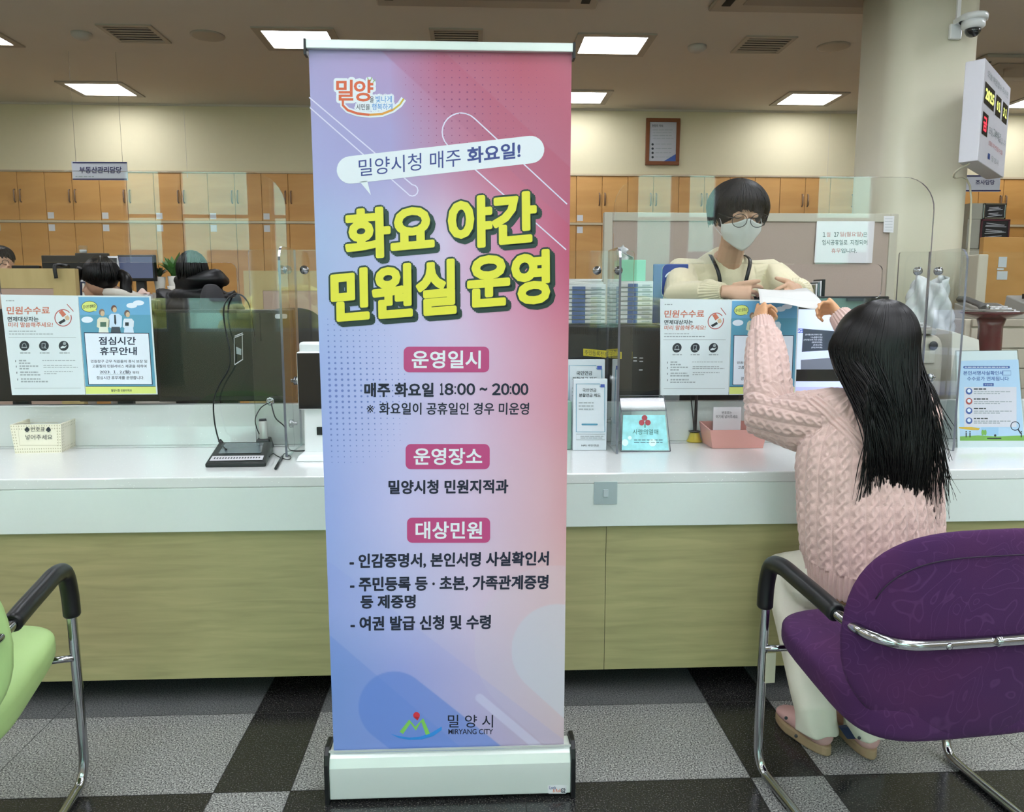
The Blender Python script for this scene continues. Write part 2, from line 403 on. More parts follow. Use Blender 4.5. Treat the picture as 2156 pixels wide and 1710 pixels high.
lamp(2.0, 3.6, 'square ceiling lamp over the service counter and waiting side', .55, .5)  # off-grid lamp out of view, added to lift the pillar's brightness
def vent(x, y, lb):
    t = thing('air_vent', lb, 'air vent', (x, y, CEIL), group='square ceiling vents'); s = .17
    f = MB(); W = s + .035
    for a, b, c, d in ((-W, -W, W, -s), (-W, s, W, W), (-W, -s, -s, s), (s, -s, W, s)): f.box((a, b, -.012), (c, d, 0))
    build('frame', f, t, m_frame, local=True); build('duct', MB().box((-s, -s, -.002), (s, s, 0)), t, m_dark, local=True)
    for k in range(6): build('slat', MB().box((-s, -s + .03 + k * .056, -.01), (s, -s + .05 + k * .056, -.004)), t, m_frame, local=True)
vent(-2.62, 6.53, 'square ceiling vent above the real estate sign'); vent(2.34, 6.56, 'square ceiling vent right of the picture frame'); vent(-.13, 6.5, 'dark ceiling vent just above the banner top rail')
for x, y, lb in ((-2.07, 6.55, 'round ceiling speaker left of the banner'), (2.93, 6.58, 'round ceiling speaker near the pillar')):
    tag(build('ceiling_speaker', MB().lathe((x, y, CEIL - .012), [(.13, .012), (.13, .004), (.11, 0), (.02, .001)]), m=m_frame), lb, 'speaker', 'round ceiling speakers')
for x, y, lb in ((-3.03, 6.55, 'small white smoke detector left of the vent'), (1.82, 6.63, 'small white smoke detector right of the nearest lamp')):
    tag(build('smoke_detector', MB().lathe((x, y, CEIL - .05), [(.075, .05), (.075, .03), (.055, .01), (.03, 0), (.01, 0)]), m=mat('ivory', 'b8b2a8', .5)), lb, 'smoke detector', 'smoke detectors')
def cassette(x0, y0, x1, y1, lb):
    t = thing('air_conditioner', lb, 'air conditioner', ((x0 + x1) / 2, (y0 + y1) / 2, CEIL)); W, L = (x1 - x0) / 2, (y1 - y0) / 2
    build('panel', MB().box((-W, -L, -.03), (W, L, 0)), t, mat('ac_panel', 'a2998c', .5), bevel=.01, local=True)
    for sx in (-1, 1): build('louver', MB().box((sx * (W - .09) - .03, -L + .12, -.034), (sx * (W - .09) + .03, L - .12, -.03)), t, m_dark, local=True)
    build('grille', MB().box((-W + .2, -L + .15, -.036), (W - .2, L - .15, -.03)), t, mat('ac_grille', '8f877b', .6), local=True)
cassette(1.66, 4.9, 3.1, 5.79, 'large flat ceiling air conditioner at the top edge, left of the pillar'); cassette(-.66, 4.9, .86, 5.79, 'flat ceiling air conditioner at the top edge above the banner')
cassette(4.3, 6.7, 5.2, 7.4, 'ceiling air conditioner right of the electronic date board')

# ---------------------------------------------------------------- wall cabinets
m_cab = wood('cabinet_wood', 'c9924f', 'd6a15e', (1, 1, 6), .38, 1.2)
m_rail = mat('cabinet_rail', 'cbb999', .5); m_tag = mat('paper_tag', 'd8d8dc', .7)
UW, CX0 = .5655, -6.8
CT, CMID, CY = 2.648, 2.135, WY
def cabinet(z0, z1, hz, lb, grp, name):
    t = thing(name, lb, 'cabinet', (0, 0, 0), group=grp)
    build('carcass', MB().box((0, .02, z0), (UW, .38, z1 - .006)), t, m_cab, local=True)
    for k in (0, 1):
        d = build('door', MB().box((k * UW / 2 + .0025, 0, z0 + .003), ((k + 1) * UW / 2 - .0025, .019, z1 - .003)), t, m_cab, bevel=.002, bseg=1, local=True)
        hx = UW / 2 + (-.03 if k == 0 else .03)
        build('handle', MB().tube([(hx, 0, hz), (hx, -.02, hz + .01), (hx, -.02, hz + .12), (hx, 0, hz + .13)], .008, n=6), d, mat('bronze_handle', '8e7463', .35, metal=.6), local=True)
    return t
up = cabinet(CMID + .012, CT, CMID + .2, 'tan wooden cabinet with paired doors in the upper row on the back wall', 'upper wall cabinets', 'wall_cabinet')
lo = cabinet(.06, CMID - .012, .95, 'tall tan wooden cabinet with paired doors below the metal rail on the back wall', 'lower tall cabinets', 'tall_cabinet')
build('label_sticker', MB().box((.01, -.0015, CMID + .03), (.075, 0, CMID + .095)), up, m_tag, local=True); build('label_sticker', MB().box((.01, -.0015, CMID - .1), (.075, 0, CMID - .03)), lo, m_tag, local=True)
cnt = {}; ORD = ['first', 'second', 'third', 'fourth', 'fifth', 'sixth', 'seventh', 'eighth', 'ninth', 'tenth', 'eleventh', 'twelfth']
for k in range(28):
    x = CX0 + k * UW
    if x < -5.67 or x > 6.5: continue
    cpx = float(proj(np.array([[x + UW / 2, CY, 2.4]]))[0][0])
    zone = ('L' if -40 < cpx < 650 else 'B' if 650 <= cpx < 1205 else 'R' if 1205 <= cpx < 1868 else 'P' if 1868 <= cpx < 2045 else 'E' if 2045 <= cpx < 2200 else 'O')
    cnt[zone] = cnt.get(zone, 0) + 1; od = ORD[min(cnt[zone], 12) - 1]
    where = {'L': f'{od} from the left edge of the photo', 'R': f'{od} right of the banner', 'B': 'hidden behind the roll-up banner', 'P': 'hidden behind the pillar', 'E': f'{od} right of the pillar', 'O': 'beyond the frame'}[zone]
    if k == 3: up.location = lo.location = (x, CY, 0); a_, b_ = up, lo
    else: a_, b_ = dup(up, (x, CY, 0)), dup(lo, (x, CY, 0))
    a_['label'] = 'tan upper cabinet on the back wall, ' + where; b_['label'] = 'tall tan lower cabinet on the back wall, ' + where
struct('trim_1', MB().box((-5.6, CY - .012, CMID - .012), (7, CY + .02, CMID + .012)), m_rail)
struct('trim_2', MB().box((-5.6, CY - .01, CT), (7, WY + .005, CT + .02)), m_rail)

# ---------------------------------------------------------------- service counter
m_top = mat('white_solid_surface', 'dfe1e0', .16, noise=.012, nscale=90, coat=.3)
def speck(m, scale, col, th):
    n, l = m.node_tree.nodes, m.node_tree.links; p = n['Principled BSDF']
    tc = n.new('ShaderNodeTexCoord'); v = n.new('ShaderNodeTexVoronoi'); v.inputs['Scale'].default_value = scale
    l.new(tc.outputs['Object'], v.inputs['Vector']); r = n.new('ShaderNodeMath'); r.operation = 'LESS_THAN'; r.inputs[1].default_value = th
    l.new(v.outputs['Distance'], r.inputs[0]); mx = n.new('ShaderNodeMix'); mx.data_type = 'RGBA'
    l.new(r.outputs[0], mx.inputs[0]); src = p.inputs['Base Color'].links[0].from_socket; l.new(src, mx.inputs[6]); mx.inputs[7].default_value = lin(col); l.new(mx.outputs[2], p.inputs['Base Color'])
m_apron = mat('speckled_solid_surface', 'dde5e1', .25, noise=.012, nscale=60, coat=.2); speck(m_apron, 95, 'e2e7e5', .1); speck(m_top, 70, 'f6f8f6', .1)
CL, CR, CF, CB, CZ = -5.5, 6.5, 2.42, 2.98, .75
ct = thing('service_counter', 'long white service counter with pale wooden front panel across the hall', 'counter', (0, CF, 0))
build('worktop', MB().box((CL, CF, CZ - .035), (CR, CB + .04, CZ)), ct, m_top, bevel=.004)
build('apron', MB().box((CL, CF + .001, .575), (CR, CF + .03, CZ - .035)), ct, m_apron, bevel=.002)
m_panel = wood('maple_panel', '9f9a6e', 'b3ac7c', (1.2, 1, 14), .35, 3)
fp = MB(); xs_ = [CL, -2.7, -1.52, .42, 1.55, 2.75, 4.0, CR]
for a, b in zip(xs_, xs_[1:]): fp.box((a + .0008, CF + .02, .082), (b - .0008, CF + .04, .575))
build('front_panel', fp, ct, m_panel)
build('plinth', MB().box((CL, CF + .27, 0), (CR, CF + .29, .1)), ct, m_dark)
build('base_shelf', MB().box((CL, CF + .04, .082), (CR, CF + .5, .1)), ct, m_dark)
build('upstand', MB().box((CL, CB, CZ), (CR, CB + .04, .905)), ct, m_top, bevel=.003)
hk = Sheet((0, CF, .65), (0, -1, 0))
a, b = atY(1250, 1062, CF), atY(1300, 1014, CF)
th = thing('adhesive_hook', 'clear square sticker hook on the white counter front, right of the banner', 'hook', ((a.x + b.x) / 2, CF, a.z))
build('backing', MB().box((a.x, CF - .0015, a.z), (b.x, CF + .0005, b.z)), th, mat('sticker', 'a9b8ba', .25), bevel=.0006)
cx, cz = (a.x + b.x) / 2, (a.z + b.z) / 2
build('hook', MB().box((cx - .008, CF - .006, cz - .012), (cx + .008, CF - .0015, cz + .012)), th, mat('sticker2', 'b9c6c9', .2), bevel=.001)
# ---------------------------------------------------------------- roll-up banner
BP = Vector((0, 1.91, .13)); BN = Vector((0, -1, -.0172)).normalized()
S = Sheet(BP, BN, step=.00025)
TL, TR, BL, BR = [S.px(*p) for p in ((650, 104), (1200, 120), (703, 1600), (1190, 1592))]
u0, u1 = (TL[0] + BL[0]) / 2, (TR[0] + BR[0]) / 2; v0, v1 = BL[1] - .01, TL[1] + .005
TAB = {0: [(0, 150, 145, 195), (.3, 160, 140, 190), (.5, 168, 88, 120), (.8, 165, 78, 102), (1, 168, 90, 115)],
 .12: [(0, 148, 150, 205), (.3, 150, 145, 200), (.5, 165, 118, 158), (.7, 168, 90, 120), (1, 165, 82, 110)],
 .25: [(0, 148, 168, 215), (.3, 168, 170, 218), (.5, 190, 178, 215), (.75, 190, 125, 165), (1, 168, 75, 110)],
 .42: [(0, 145, 165, 222), (.3, 172, 180, 228), (.6, 192, 175, 212), (.85, 192, 145, 172), (1, 188, 125, 145)],
 .6: [(0, 140, 160, 222), (.3, 178, 180, 228), (.6, 192, 178, 214), (.9, 194, 162, 180), (1, 190, 148, 160)],
 .75: [(0, 138, 158, 218), (.3, 168, 176, 224), (.6, 188, 178, 212), (1, 194, 165, 172)],
 .88: [(0, 115, 146, 206), (.3, 140, 152, 214), (.6, 168, 164, 204), (1, 184, 168, 178)],
 1: [(0, 118, 146, 208), (.3, 135, 150, 214), (.6, 162, 158, 200), (1, 178, 160, 172)]}
def base_col(u, v):
    vs = sorted(TAB); out = np.zeros(u.shape + (3,))
    rows = [np.stack([np.interp(u, [c[0] for c in TAB[k]], [c[i] for c in TAB[k]]) for i in (1, 2, 3)], -1) for k in vs]
    for i in range(len(vs) - 1):
        t = np.clip((v - vs[i]) / (vs[i + 1] - vs[i]), 0, 1); t = t * t * (3 - 2 * t); w = ((v >= vs[i]) & (v <= vs[i + 1]))[..., None]
        out = np.where(w, rows[i] * (1 - t[..., None]) + rows[i + 1] * t[..., None], out)
    return out / 255
NU, NV = 200, 560
U, V = np.meshgrid(np.linspace(0, 1, NU + 1), np.linspace(0, 1, NV + 1), indexing='ij')
A = u0 + (u1 - u0) * U; B = v1 + (v0 - v1) * V
P3 = np.array(S.p) + A[..., None] * np.array(S.r) + B[..., None] * np.array(S.u)
X, Yp = proj(P3.reshape(-1, 3)); X = X.reshape(U.shape); Yp = Yp.reshape(U.shape)
C = np.clip(base_col(U, V) * np.array([1.08, 1.04, 1.0]), 0, 1)
def side(x0, y0, x1, y1):    # > 0 right of / above the line
    return ((X - x0) * (y1 - y0) - (Yp - y0) * (x1 - x0)) / math.hypot(x1 - x0, y1 - y0)
def mask(d): return np.clip(d / 2 + .5, 0, 1)[..., None]
def cap(cx, cy, dx, dy, r):
    L = math.hypot(dx, dy); dx, dy = dx / L, dy / L
    t = np.maximum((X - cx) * dx + (Yp - cy) * dy, 0); return r - np.hypot(X - cx - t * dx, Yp - cy - t * dy)
def tint(M, c, k):
    global C
    C = C * (1 - M * k) + np.array(c) / 255 * M * k
d = side(804, 108, 1195, 470); f1 = np.clip(1 - d / 160, 0, 1)[..., None]; tint(mask(d) * f1, (168, 96, 130), .35)
d = side(1030, 196, 1200, 352); f1 = np.clip(1 - d / 120, 0, 1)[..., None]; tint(mask(d) * f1, (176, 110, 135), .35)
tint(mask(cap(1169, 1361, 1, .9, 170)), (200, 190, 205), .28); tint(mask(cap(1175, 1370, 1, .9, 98)), (190, 200, 212), .5)
tint(mask(-side(703, 1345, 1000, 1600)), (96, 132, 205), .35)
tint(mask(-side(703, 1190, 1190, 1560)) * .5, (130, 140, 215), .3)
tint(mask(cap(830, 1489, 1, .79, 75)), (92, 126, 205), .6)
tint(mask(cap(1010, 1470, 1, .84, 9)), (205, 205, 228), .5)
bm_ = MB(); mv = vcmat('banner_print', .33, .5)
bm_.v = [tuple(p) for p in P3.reshape(-1, 3)]
q = np.arange(NU)[:, None] * (NV + 1) + np.arange(NV)[None, :]
bm_.f = [tuple(int(z) for z in r) for r in np.stack([q, q + 1, q + NV + 2, q + NV + 1], -1).reshape(-1, 4)]
bm_.slot(mv); bm_.mi = [0] * len(bm_.f); bm_.sm = [False] * len(bm_.f); nbase = len(bm_.v)
S.mb = bm_
k_wh = mat('ink_white', 'dfe3ea', .35); k_navy = mat('ink_navy', '3d4488', .35); k_blk = mat('ink_black', '1b1f33', .35); k_yel = mat('ink_yellow', 'e0da3e', .3)
k_out = mat('ink_outline', '22332f', .3); k_pink = mat('ink_pink', 'b8487c', .35); k_line = mat('ink_pale', 'd8d2e8', .35)
rows = []
for iy in range(17):     # halftone dots, top right and left
    for ix in range(22):
        x, y = 838 + ix * 16.2, 118 + iy * 15.2; r = 2.1 * max(0, 1 - abs(ix - 9) / 16) * max(.35, 1 - abs(iy - 6) / 14)
        if x < 845 + (iy > 4) * 10 or x > 1190: continue
        S.disc(x, y, r, mat('ink_dot', '8a4570', .35), 1, 6)
for iy in range(27):
    for ix in range(14):
        x, y = 687 + iy * .35 + ix * 13.2, 672 + iy * 11.6; k = max(0, 1 - ix / 14) * max(0, 1 - abs(iy - 13) / 15)
        if k > .08: S.disc(x + 3, y, 3.4 * k ** .6, mat('ink_dot2', '6f7fc0', .35), 1, 6)
S.line([(651, 205), (868, 389)] + [(868 + 12 * math.cos(a), 401 + 12 * math.sin(a)) for a in [math.radians(t) for t in range(-60, 151, 30)]] + [(652, 226)], 2.6, k_line, 1)
arcp = [(971 + 40 * math.cos(math.radians(t)), 278 + 40 * math.sin(math.radians(t))) for t in range(-45, -226, -15)]
S.line([(1194, 430)] + arcp + [(1192, 526)], 2.6, k_line, 1)
A_, B_, r_ = (738, 358), (1117, 315), 29; th_ = math.atan2(B_[1] - A_[1], B_[0] - A_[0])
pts = [(B_[0] + r_ * math.cos(th_ + math.radians(t)), B_[1] + r_ * math.sin(th_ + math.radians(t))) for t in range(-90, 91, 15)] + [(A_[0] + r_ * math.cos(th_ + math.radians(t)), A_[1] + r_ * math.sin(th_ + math.radians(t))) for t in range(90, 271, 15)]
S.poly(pts, k_wh, 2).poly([(757, 382), (773, 380), (781, 411)], k_wh, 2)
S.text('밀양시청 매주', (756, 372), (970, 350), (755, 336), k_navy, 3, .003, tr=(970, 313))
S.text('화요일!', (984, 346), (1096, 333), (983, 311), k_navy, 3, .028, tr=(1096, 299))
for t, c in (('화요', ((732, 545), (911, 529), (730, 446), (909, 431))), ('야간', ((948, 523), (1126, 507), (947, 422), (1125, 406))),
             ('민원실', ((702, 676), (957, 656), (700, 574), (956, 549))), ('운영', ((988, 646), (1154, 634), (988, 543), (1153, 529)))):
    bl, br, tl, tr = c
    S.text(t, bl, br, tl, k_out, 2, .01, tr=tr, grow=7.5, nd=12); S.text(t, bl, br, tl, k_out, 3, .01, tr=tr, grow=7.5, shift=(4, 5), nd=12); S.text(t, bl, br, tl, k_out, 3, .01, tr=tr, grow=7, shift=(8, 8), nd=12)
    S.text(t, bl, br, tl, k_yel, 5, .014, tr=tr, grow=3.2, nd=12)
for a, b, c, d, t, e, f, g, h in ((850, 730, 1030, 784, '운영일시', 867, 738, 1012, 776), (854, 935, 1031, 988, '운영장소', 871, 943, 1015, 979), (857, 1090, 1032, 1143, '대상민원', 875, 1098, 1015, 1135)):
    S.rrect(a, b, c, d, 11, k_pink, 2); S.htext(t, e, f, g, h, k_wh, 3, .022)
S.htext('매주 화요일', 768, 807, 912, 835, k_blk, 2, .01, grow=.75, nd=8)
for ch, xa, xb in (('１', 927, 933), ('８', 937, 954), ('０', 963.5, 980), ('０', 983, 999.5), ('２', 1037, 1053), ('０', 1056, 1071.5), ('０', 1078.5, 1094.5), ('０', 1097, 1111.5)): S.htext(ch, xa, 808, xb, 831, k_blk, 2, .01, grow=.75, nd=8)
for xc in (958.5, 1075): S.disc(xc, 815, 2, k_blk, 2, 10).disc(xc, 828, 2, k_blk, 2, 10)
S.htext('~', 1011, 817, 1025, 822, k_blk, 2, .01, grow=.75, nd=8)
S.htext('※', 772, 853, 787, 869, k_blk, 2, .0); S.htext('화요일이 공휴일인 경우 미운영', 799, 848, 1113, 873, k_blk, 2, .0, grow=.5, nd=8)
S.htext('밀양시청 민원지적과', 819, 1012, 1069, 1040, k_blk, 2, .01, grow=.7, nd=8, dy=2)
S.htext('- 인감증명서, 본인서명 사실확인서', 737, 1167, 1154, 1197, k_blk, 2, .01, grow=.75, nd=8, dy=6); S.htext('- 주민등록 등 · 초본, 가족관계증명', 738, 1216, 1153, 1246, k_blk, 2, .01, grow=.75, nd=8, dy=5)
S.htext('등 제증명', 760, 1254, 874, 1281, k_blk, 2, .01, grow=.75, nd=8, dy=1); S.htext('- 여권 발급 신청 및 수령', 739, 1299, 1032, 1328, k_blk, 2, .01, grow=.75, nd=8, dy=4)
# city mark and wordmark
k_g, k_b, k_r = mat('ink_green', '7fc25a', .35), mat('ink_blue', '2f86d4', .35), mat('ink_red', 'cf3440', .35)
S.poly([(822, 1545), (840, 1550), (862, 1553), (885, 1551), (908, 1543), (930, 1530), (930, 1537), (912, 1550), (888, 1557), (862, 1558), (840, 1554)], k_b, 2)
S.line([(845, 1543), (863, 1519), (875, 1534), (889, 1516), (901, 1546)], 9, k_g, 3); S.disc(877, 1506, 7, k_r, 4).poly([(871, 1510), (884, 1509), (879, 1517)], k_r, 4)
S.htext('밀 양 시', 943, 1505, 1038, 1532, k_blk, 2, .006); S.htext('MIRYANG CITY', 944, 1535, 1038, 1546, k_blk, 2, .012)
k_or, k_lb = mat('ink_orange', 'd4603c', .35), mat('ink_skyblue', '4d8fd0', .35)
for l_, cc in ((2, 'g'), (3, 'f')):
    def T(t, x0, y0, x1, y1, m, b=.01, dy=0): S.htext(t, x0, y0, x1, y1, k_wh if cc == 'g' else m, l_, b, dy=dy, **({'grow': 4.5} if cc == 'g' else {}))
    T('밀', 708, 168, 744, 212, k_or, .022); T('양', 745, 168, 786, 214, k_or, .022); T('을', 779, 203, 787, 216, k_blk); T('빛나게', 791, 202, 825, 216, k_lb); T('시민을', 750, 219, 779, 232, k_blk); T('행복하게', 783, 218, 827, 232, k_lb)
    sw = [(722, 212), (722, 222), (732, 232), (752, 239), (778, 242), (805, 240), (828, 231), (842, 220), (850, 208)]
    if cc == 'g': S.line(sw, 12, k_wh, l_)
    else: S.line(sw[:5], 5, k_or, l_).line(sw[4:7], 4.5, mat('ink_amber', 'd9963c', .35), l_).line(sw[6:], 3.5, mat('ink_gold', 'd0b040', .35), l_)
for a in ((774, 163, 776, 171), (783, 163, 780, 171), (790, 168, 785, 174)): S.line([a[:2], a[2:]], 2, mat('ink_leaf', '8fae6a', .35), 3)
bt = thing('rollup_banner', 'tall roll-up banner stand with yellow Korean headline on a blue to pink print', 'banner', (-.07, 1.93, 0))
bs = build('printed_sheet', bm_, bt)
ca = bs.data.color_attributes.new('print', 'FLOAT_COLOR', 'POINT')
buf = np.ones((len(bs.data.vertices), 4), np.float32); cc = C.reshape(-1, 3); buf[:nbase, :3] = np.where(cc <= .04045, cc / 12.92, ((cc + .055) / 1.055) ** 2.4)
ca.data.foreach_set('color', buf.ravel())
bk = MB(); e = BN * -.0006
bk.add([S.w(u0, v0, 0) + e, S.w(u0, v1, 0) + e, S.w(u1, v1, 0) + e, S.w(u1, v0, 0) + e], [(0, 1, 2, 3)]); build('backing', bk, bt, mat('banner_back', 'b9bcc4', .6))
a, b = S.w(*S.px(645, 104), 0), S.w(*S.px(1202, 120), 0)
zt = S.w(u0, v1, 0).z; x0, x1 = S.w(u0, v1, 0).x - .006, S.w(u1, v1, 0).x + .004
tr_ = build('top_rail', MB().box((x0, 1.868, zt - .006), (x1, 1.892, zt + .014)), bt, m_alu, bevel=.002)
for x in (x0, x1): build('end_cap', MB().box((x - .003, 1.866, zt - .02), (x + .003, 1.894, zt + .015)), tr_, m_black, bevel=.001)
bx0, bx1 = atY(684, 1640, 1.9).x, atY(1211, 1640, 1.9).x
prof = [(1.893, .012), (1.893, .098), (1.9, .122), (1.916, .137), (1.955, .137), (1.985, .11), (1.99, .012)]
build('base_housing', MB().prism([(bx0 + .012, y, z) for y, z in prof], (bx1 - bx0 - .024, 0, 0)), bt, mat('base_alu', 'dfe6e2', .28, metal=.35), bevel=.003)
for x in (bx0, bx1 - .012):
    c = build('end_cap', MB().prism([(x, y + (.006 if y > 1.94 else -.005), z + (.012 if z > .05 else -.012)) for y, z in prof], (.012, 0, 0)), bt, m_black, bevel=.003)
build('slot_edge', MB().box((bx0 + .012, 1.902, .137), (bx1 - .012, 1.906, .142)), bt, m_alu)
sl = Sheet((0, 1.893, .05), (0, -1, 0)); sl.rrect(1153, 1653, 1193, 1671, 3, m_tag, 1); sl.htext('Lock', 1157, 1655, 1171, 1662, k_navy, 2, .01); sl.htext('& Roll', 1164, 1661, 1180, 1668, k_or, 2, .01); sl.htext('G2', 1181, 1660, 1190, 1669, k_blk, 2, .0, grow=.35, nd=8)
build('maker_label', sl.mb, bt)
build('support_pole', MB().tube([(-.07, 1.95, .1), (-.07, 1.93, 1.0), (-.07, 1.9, zt)], .008), bt, m_alu)
# ---------------------------------------------------------------- clear screens on the counter
def pane(name, outer, holes, origin, ux, uy, th, parent=None, label=None):
    """flat clear sheet cut to outline OUTER (metres in ux, uy from origin) with HOLES, thickness th centred on the plane"""
    c = bpy.data.curves.new('p', 'CURVE'); c.dimensions = '2D'; c.fill_mode = 'BOTH'; c.extrude = th / 2
    for lp in [outer] + holes:
        sp = c.splines.new('POLY'); sp.points.add(len(lp) - 1); sp.use_cyclic_u = True
        for i, (x, y) in enumerate(lp): sp.points[i].co = (x, y, 0, 1)
    o = bpy.data.objects.new('p', c); COL.objects.link(o); dg = bpy.context.evaluated_depsgraph_get(); dg.update()
    me = bpy.data.meshes.new_from_object(o.evaluated_get(dg)); bpy.data.objects.remove(o)
    ux, uy = Vector(ux), Vector(uy); uz = ux.cross(uy); origin = Vector(origin)
    mb = MB()
    vs = [origin + ux * v.co.x + uy * v.co.y + uz * v.co.z for v in me.vertices]
    for p in me.polygons: mb.mi.append(mb.slot(m_edge) if abs(p.normal.z) < .5 else mb.slot(m_glass))
    mb.v = [tuple(v) for v in vs]; mb.f = [tuple(p.vertices) for p in me.polygons]; mb.sm = [False] * len(mb.f)
    bpy.data.meshes.remove(me); return build(name, mb, parent, label=label)
def rr(x0, y0, x1, y1, r, n=6, corners=(1, 1, 1, 1)):      # corners: bottom-left, bottom-right, top-right, top-left
    pts = []
    for (cx, cy, a, k, X, Y) in ((x0 + r, y0 + r, 180, corners[0], x0, y0), (x1 - r, y0 + r, 270, corners[1], x1, y0), (x1 - r, y1 - r, 0, corners[2], x1, y1), (x0 + r, y1 - r, 90, corners[3], x0, y1)):
        pts += [(cx + r * math.cos(math.radians(a + 90 * i / n)), cy + r * math.sin(math.radians(a + 90 * i / n))) for i in range(n + 1)] if k else [(X, Y)]
    return pts
PY = 2.93; PT = .008
XR = (.5, 1.735); XL = (-1.9, -.665)
def tall(x0, x1, oy0, oy1, lb):
    m = (x0 + x1) / 2
    t = thing('clear_screen', lb, 'screen', (m, PY, CZ))
    pane('panel', rr(x0 + .014, CZ + .001, x1 - .014, 1.748, .12, 8, (0, 0, 1, 1)), [rr(m - .42, oy0, m + .42, oy1, .025)], (0, PY, 0), (1, 0, 0), (0, 0, 1), PT, t)
    return t
oz1, oz0 = atY(1620, 556, PY).z, atY(1620, 628, PY).z
tL = tall(*XL, oz0, oz1, 'tall clear acrylic screen with round top corner and slot, left of the banner'); tR = tall(*XR, oz0, oz1, 'tall clear acrylic screen with rounded corners and slot, before the masked clerk')
def low(x0, x1, lb):
    t = thing('clear_screen', lb, 'screen', ((x0 + x1) / 2, PY + .04, CZ))
    pane('panel', rr(x0, CZ + .001, x1, 1.478, .01, 2), [], (0, PY + .04, 0), (1, 0, 0), (0, 0, 1), PT, t)
low(-.83, .60, 'low clear acrylic screen behind the roll-up banner'); low(1.62, 3.1, 'low clear acrylic screen at the right edge of the photo')
def bolt(c, ax, parent):
    n = 14; c = Vector(c); k = MB()
    k.lathe(c, [(.004, -.016), (.013, -.016), (.016, -.012), (.016, .0), (.007, .002), (.007, .012)], None, n, 'X' if ax == 'X' else 'Y')
    build('standoff_bolt', k, parent, m_chrome)
for x, lb in ((-.66, 'upright clear side panel on the counter left of the banner'), (.503, 'upright clear side panel between leaflets and donation box'), (1.735, 'upright clear side panel between the girl and the right clear sign')):
    t = thing('side_screen', lb, 'screen', (x, 2.83, CZ))
    pane('panel', rr(2.725, CZ + .001, 2.962, 1.478, .05, 6, (0, 0, 0, 1)), [], (x, 0, 0), (0, 1, 0), (0, 0, 1), PT, t)
    for z in (1.405, 1.0, .84):
        if z < 1.3: bolt((x + (.016 if z > .9 else -.016), PY - .012, z), 'X', t)
        else:
            for dx in (-.045, .035): bolt((x + dx, PY + .02, z), 'Y', t)

# ---------------------------------------------------------------- posters on the clear screens
PF = PY - PT / 2 - .0012
class Moved(Sheet):
    src = dst = None; k = 1
    def px(s, x, y):
        a, b = Sheet.px(s, x, y)
        return (a, b) if s.dst is None else ((a - s.src[0]) * s.k + s.dst[0], (b - s.src[1]) * s.k + s.dst[1])
def Z6(x, y): return x * .1577, 600 + y * .1577
p_or, p_gr, p_dk, p_pl = mat('print_orange', 'c4705a', .5), mat('print_grey', '9aa3a6', .5), mat('print_dark', '2c3238', .5), mat('poster_paper', 'd3dde0', .45)
p_bl, p_lb, p_nv, p_ye, p_tan, p_wh, p_red = mat('print_blue', '6aa6cc', .45), mat('print_teal', '5d9bb5', .45), mat('print_navy', '18233f', .45), mat('print_lime', 'd3de7e', .45), mat('print_skin', 'cdb292', .5), mat('print_white', 'dfe7f2', .45), mat('print_red', 'b0504c', .5)
def mk(dst=None, k=1):
    s = Moved((0, PF, 1), (0, -1, 0), step=.0002)
    s.src = Sheet.px(s, 1, 620.5); s.dst = dst; s.k = k; return s
class Q:   # same calls, positions in the close-up's own pixels
    def __init__(q, s, f, k): q.s, q.f, q.k = s, f, k
    def poly(q, pts, m, l=1): q.s.poly([q.f(*p) for p in pts], m, l)
    def rect(q, a, b, c, d, m, l=1): q.poly([(a, b), (c, b), (c, d), (a, d)], m, l)
    def disc(q, x, y, r, m, l=1, ry=None, n=20): q.poly([(x + r * math.cos(6.2832 * i / n), y + (ry or r) * math.sin(6.2832 * i / n)) for i in range(n)], m, l)
    def line(q, pts, w, m, l=1, closed=False): q.s.line([q.f(*p) for p in pts], w * q.k, m, l, closed)
    def arc(q, x, y, r, w, m, a0, a1, l=1): q.line([(x + r * math.cos(math.radians(a0 + (a1 - a0) * i / 24)), y + r * math.sin(math.radians(a0 + (a1 - a0) * i / 24))) for i in range(25)], w, m, l)
    def text(q, t, x0, y0, x1, y1, m, l=2, b=0, dy=0): q.s.text(t, q.f(x0, y1), q.f(x1, y1 - dy), q.f(x0, y0), m, l, b)
    def small(q, x0, x1, ys, h, m, l=2, seed=0, w=30):
        rg = random.Random(seed)
        for y in ys:
            x = x0
            while x < x1 - 8:
                L = min(w * rg.uniform(.6, 1.7), x1 - x); q.rect(x, y, x + L, y + h, m, l); x += L + w * .3
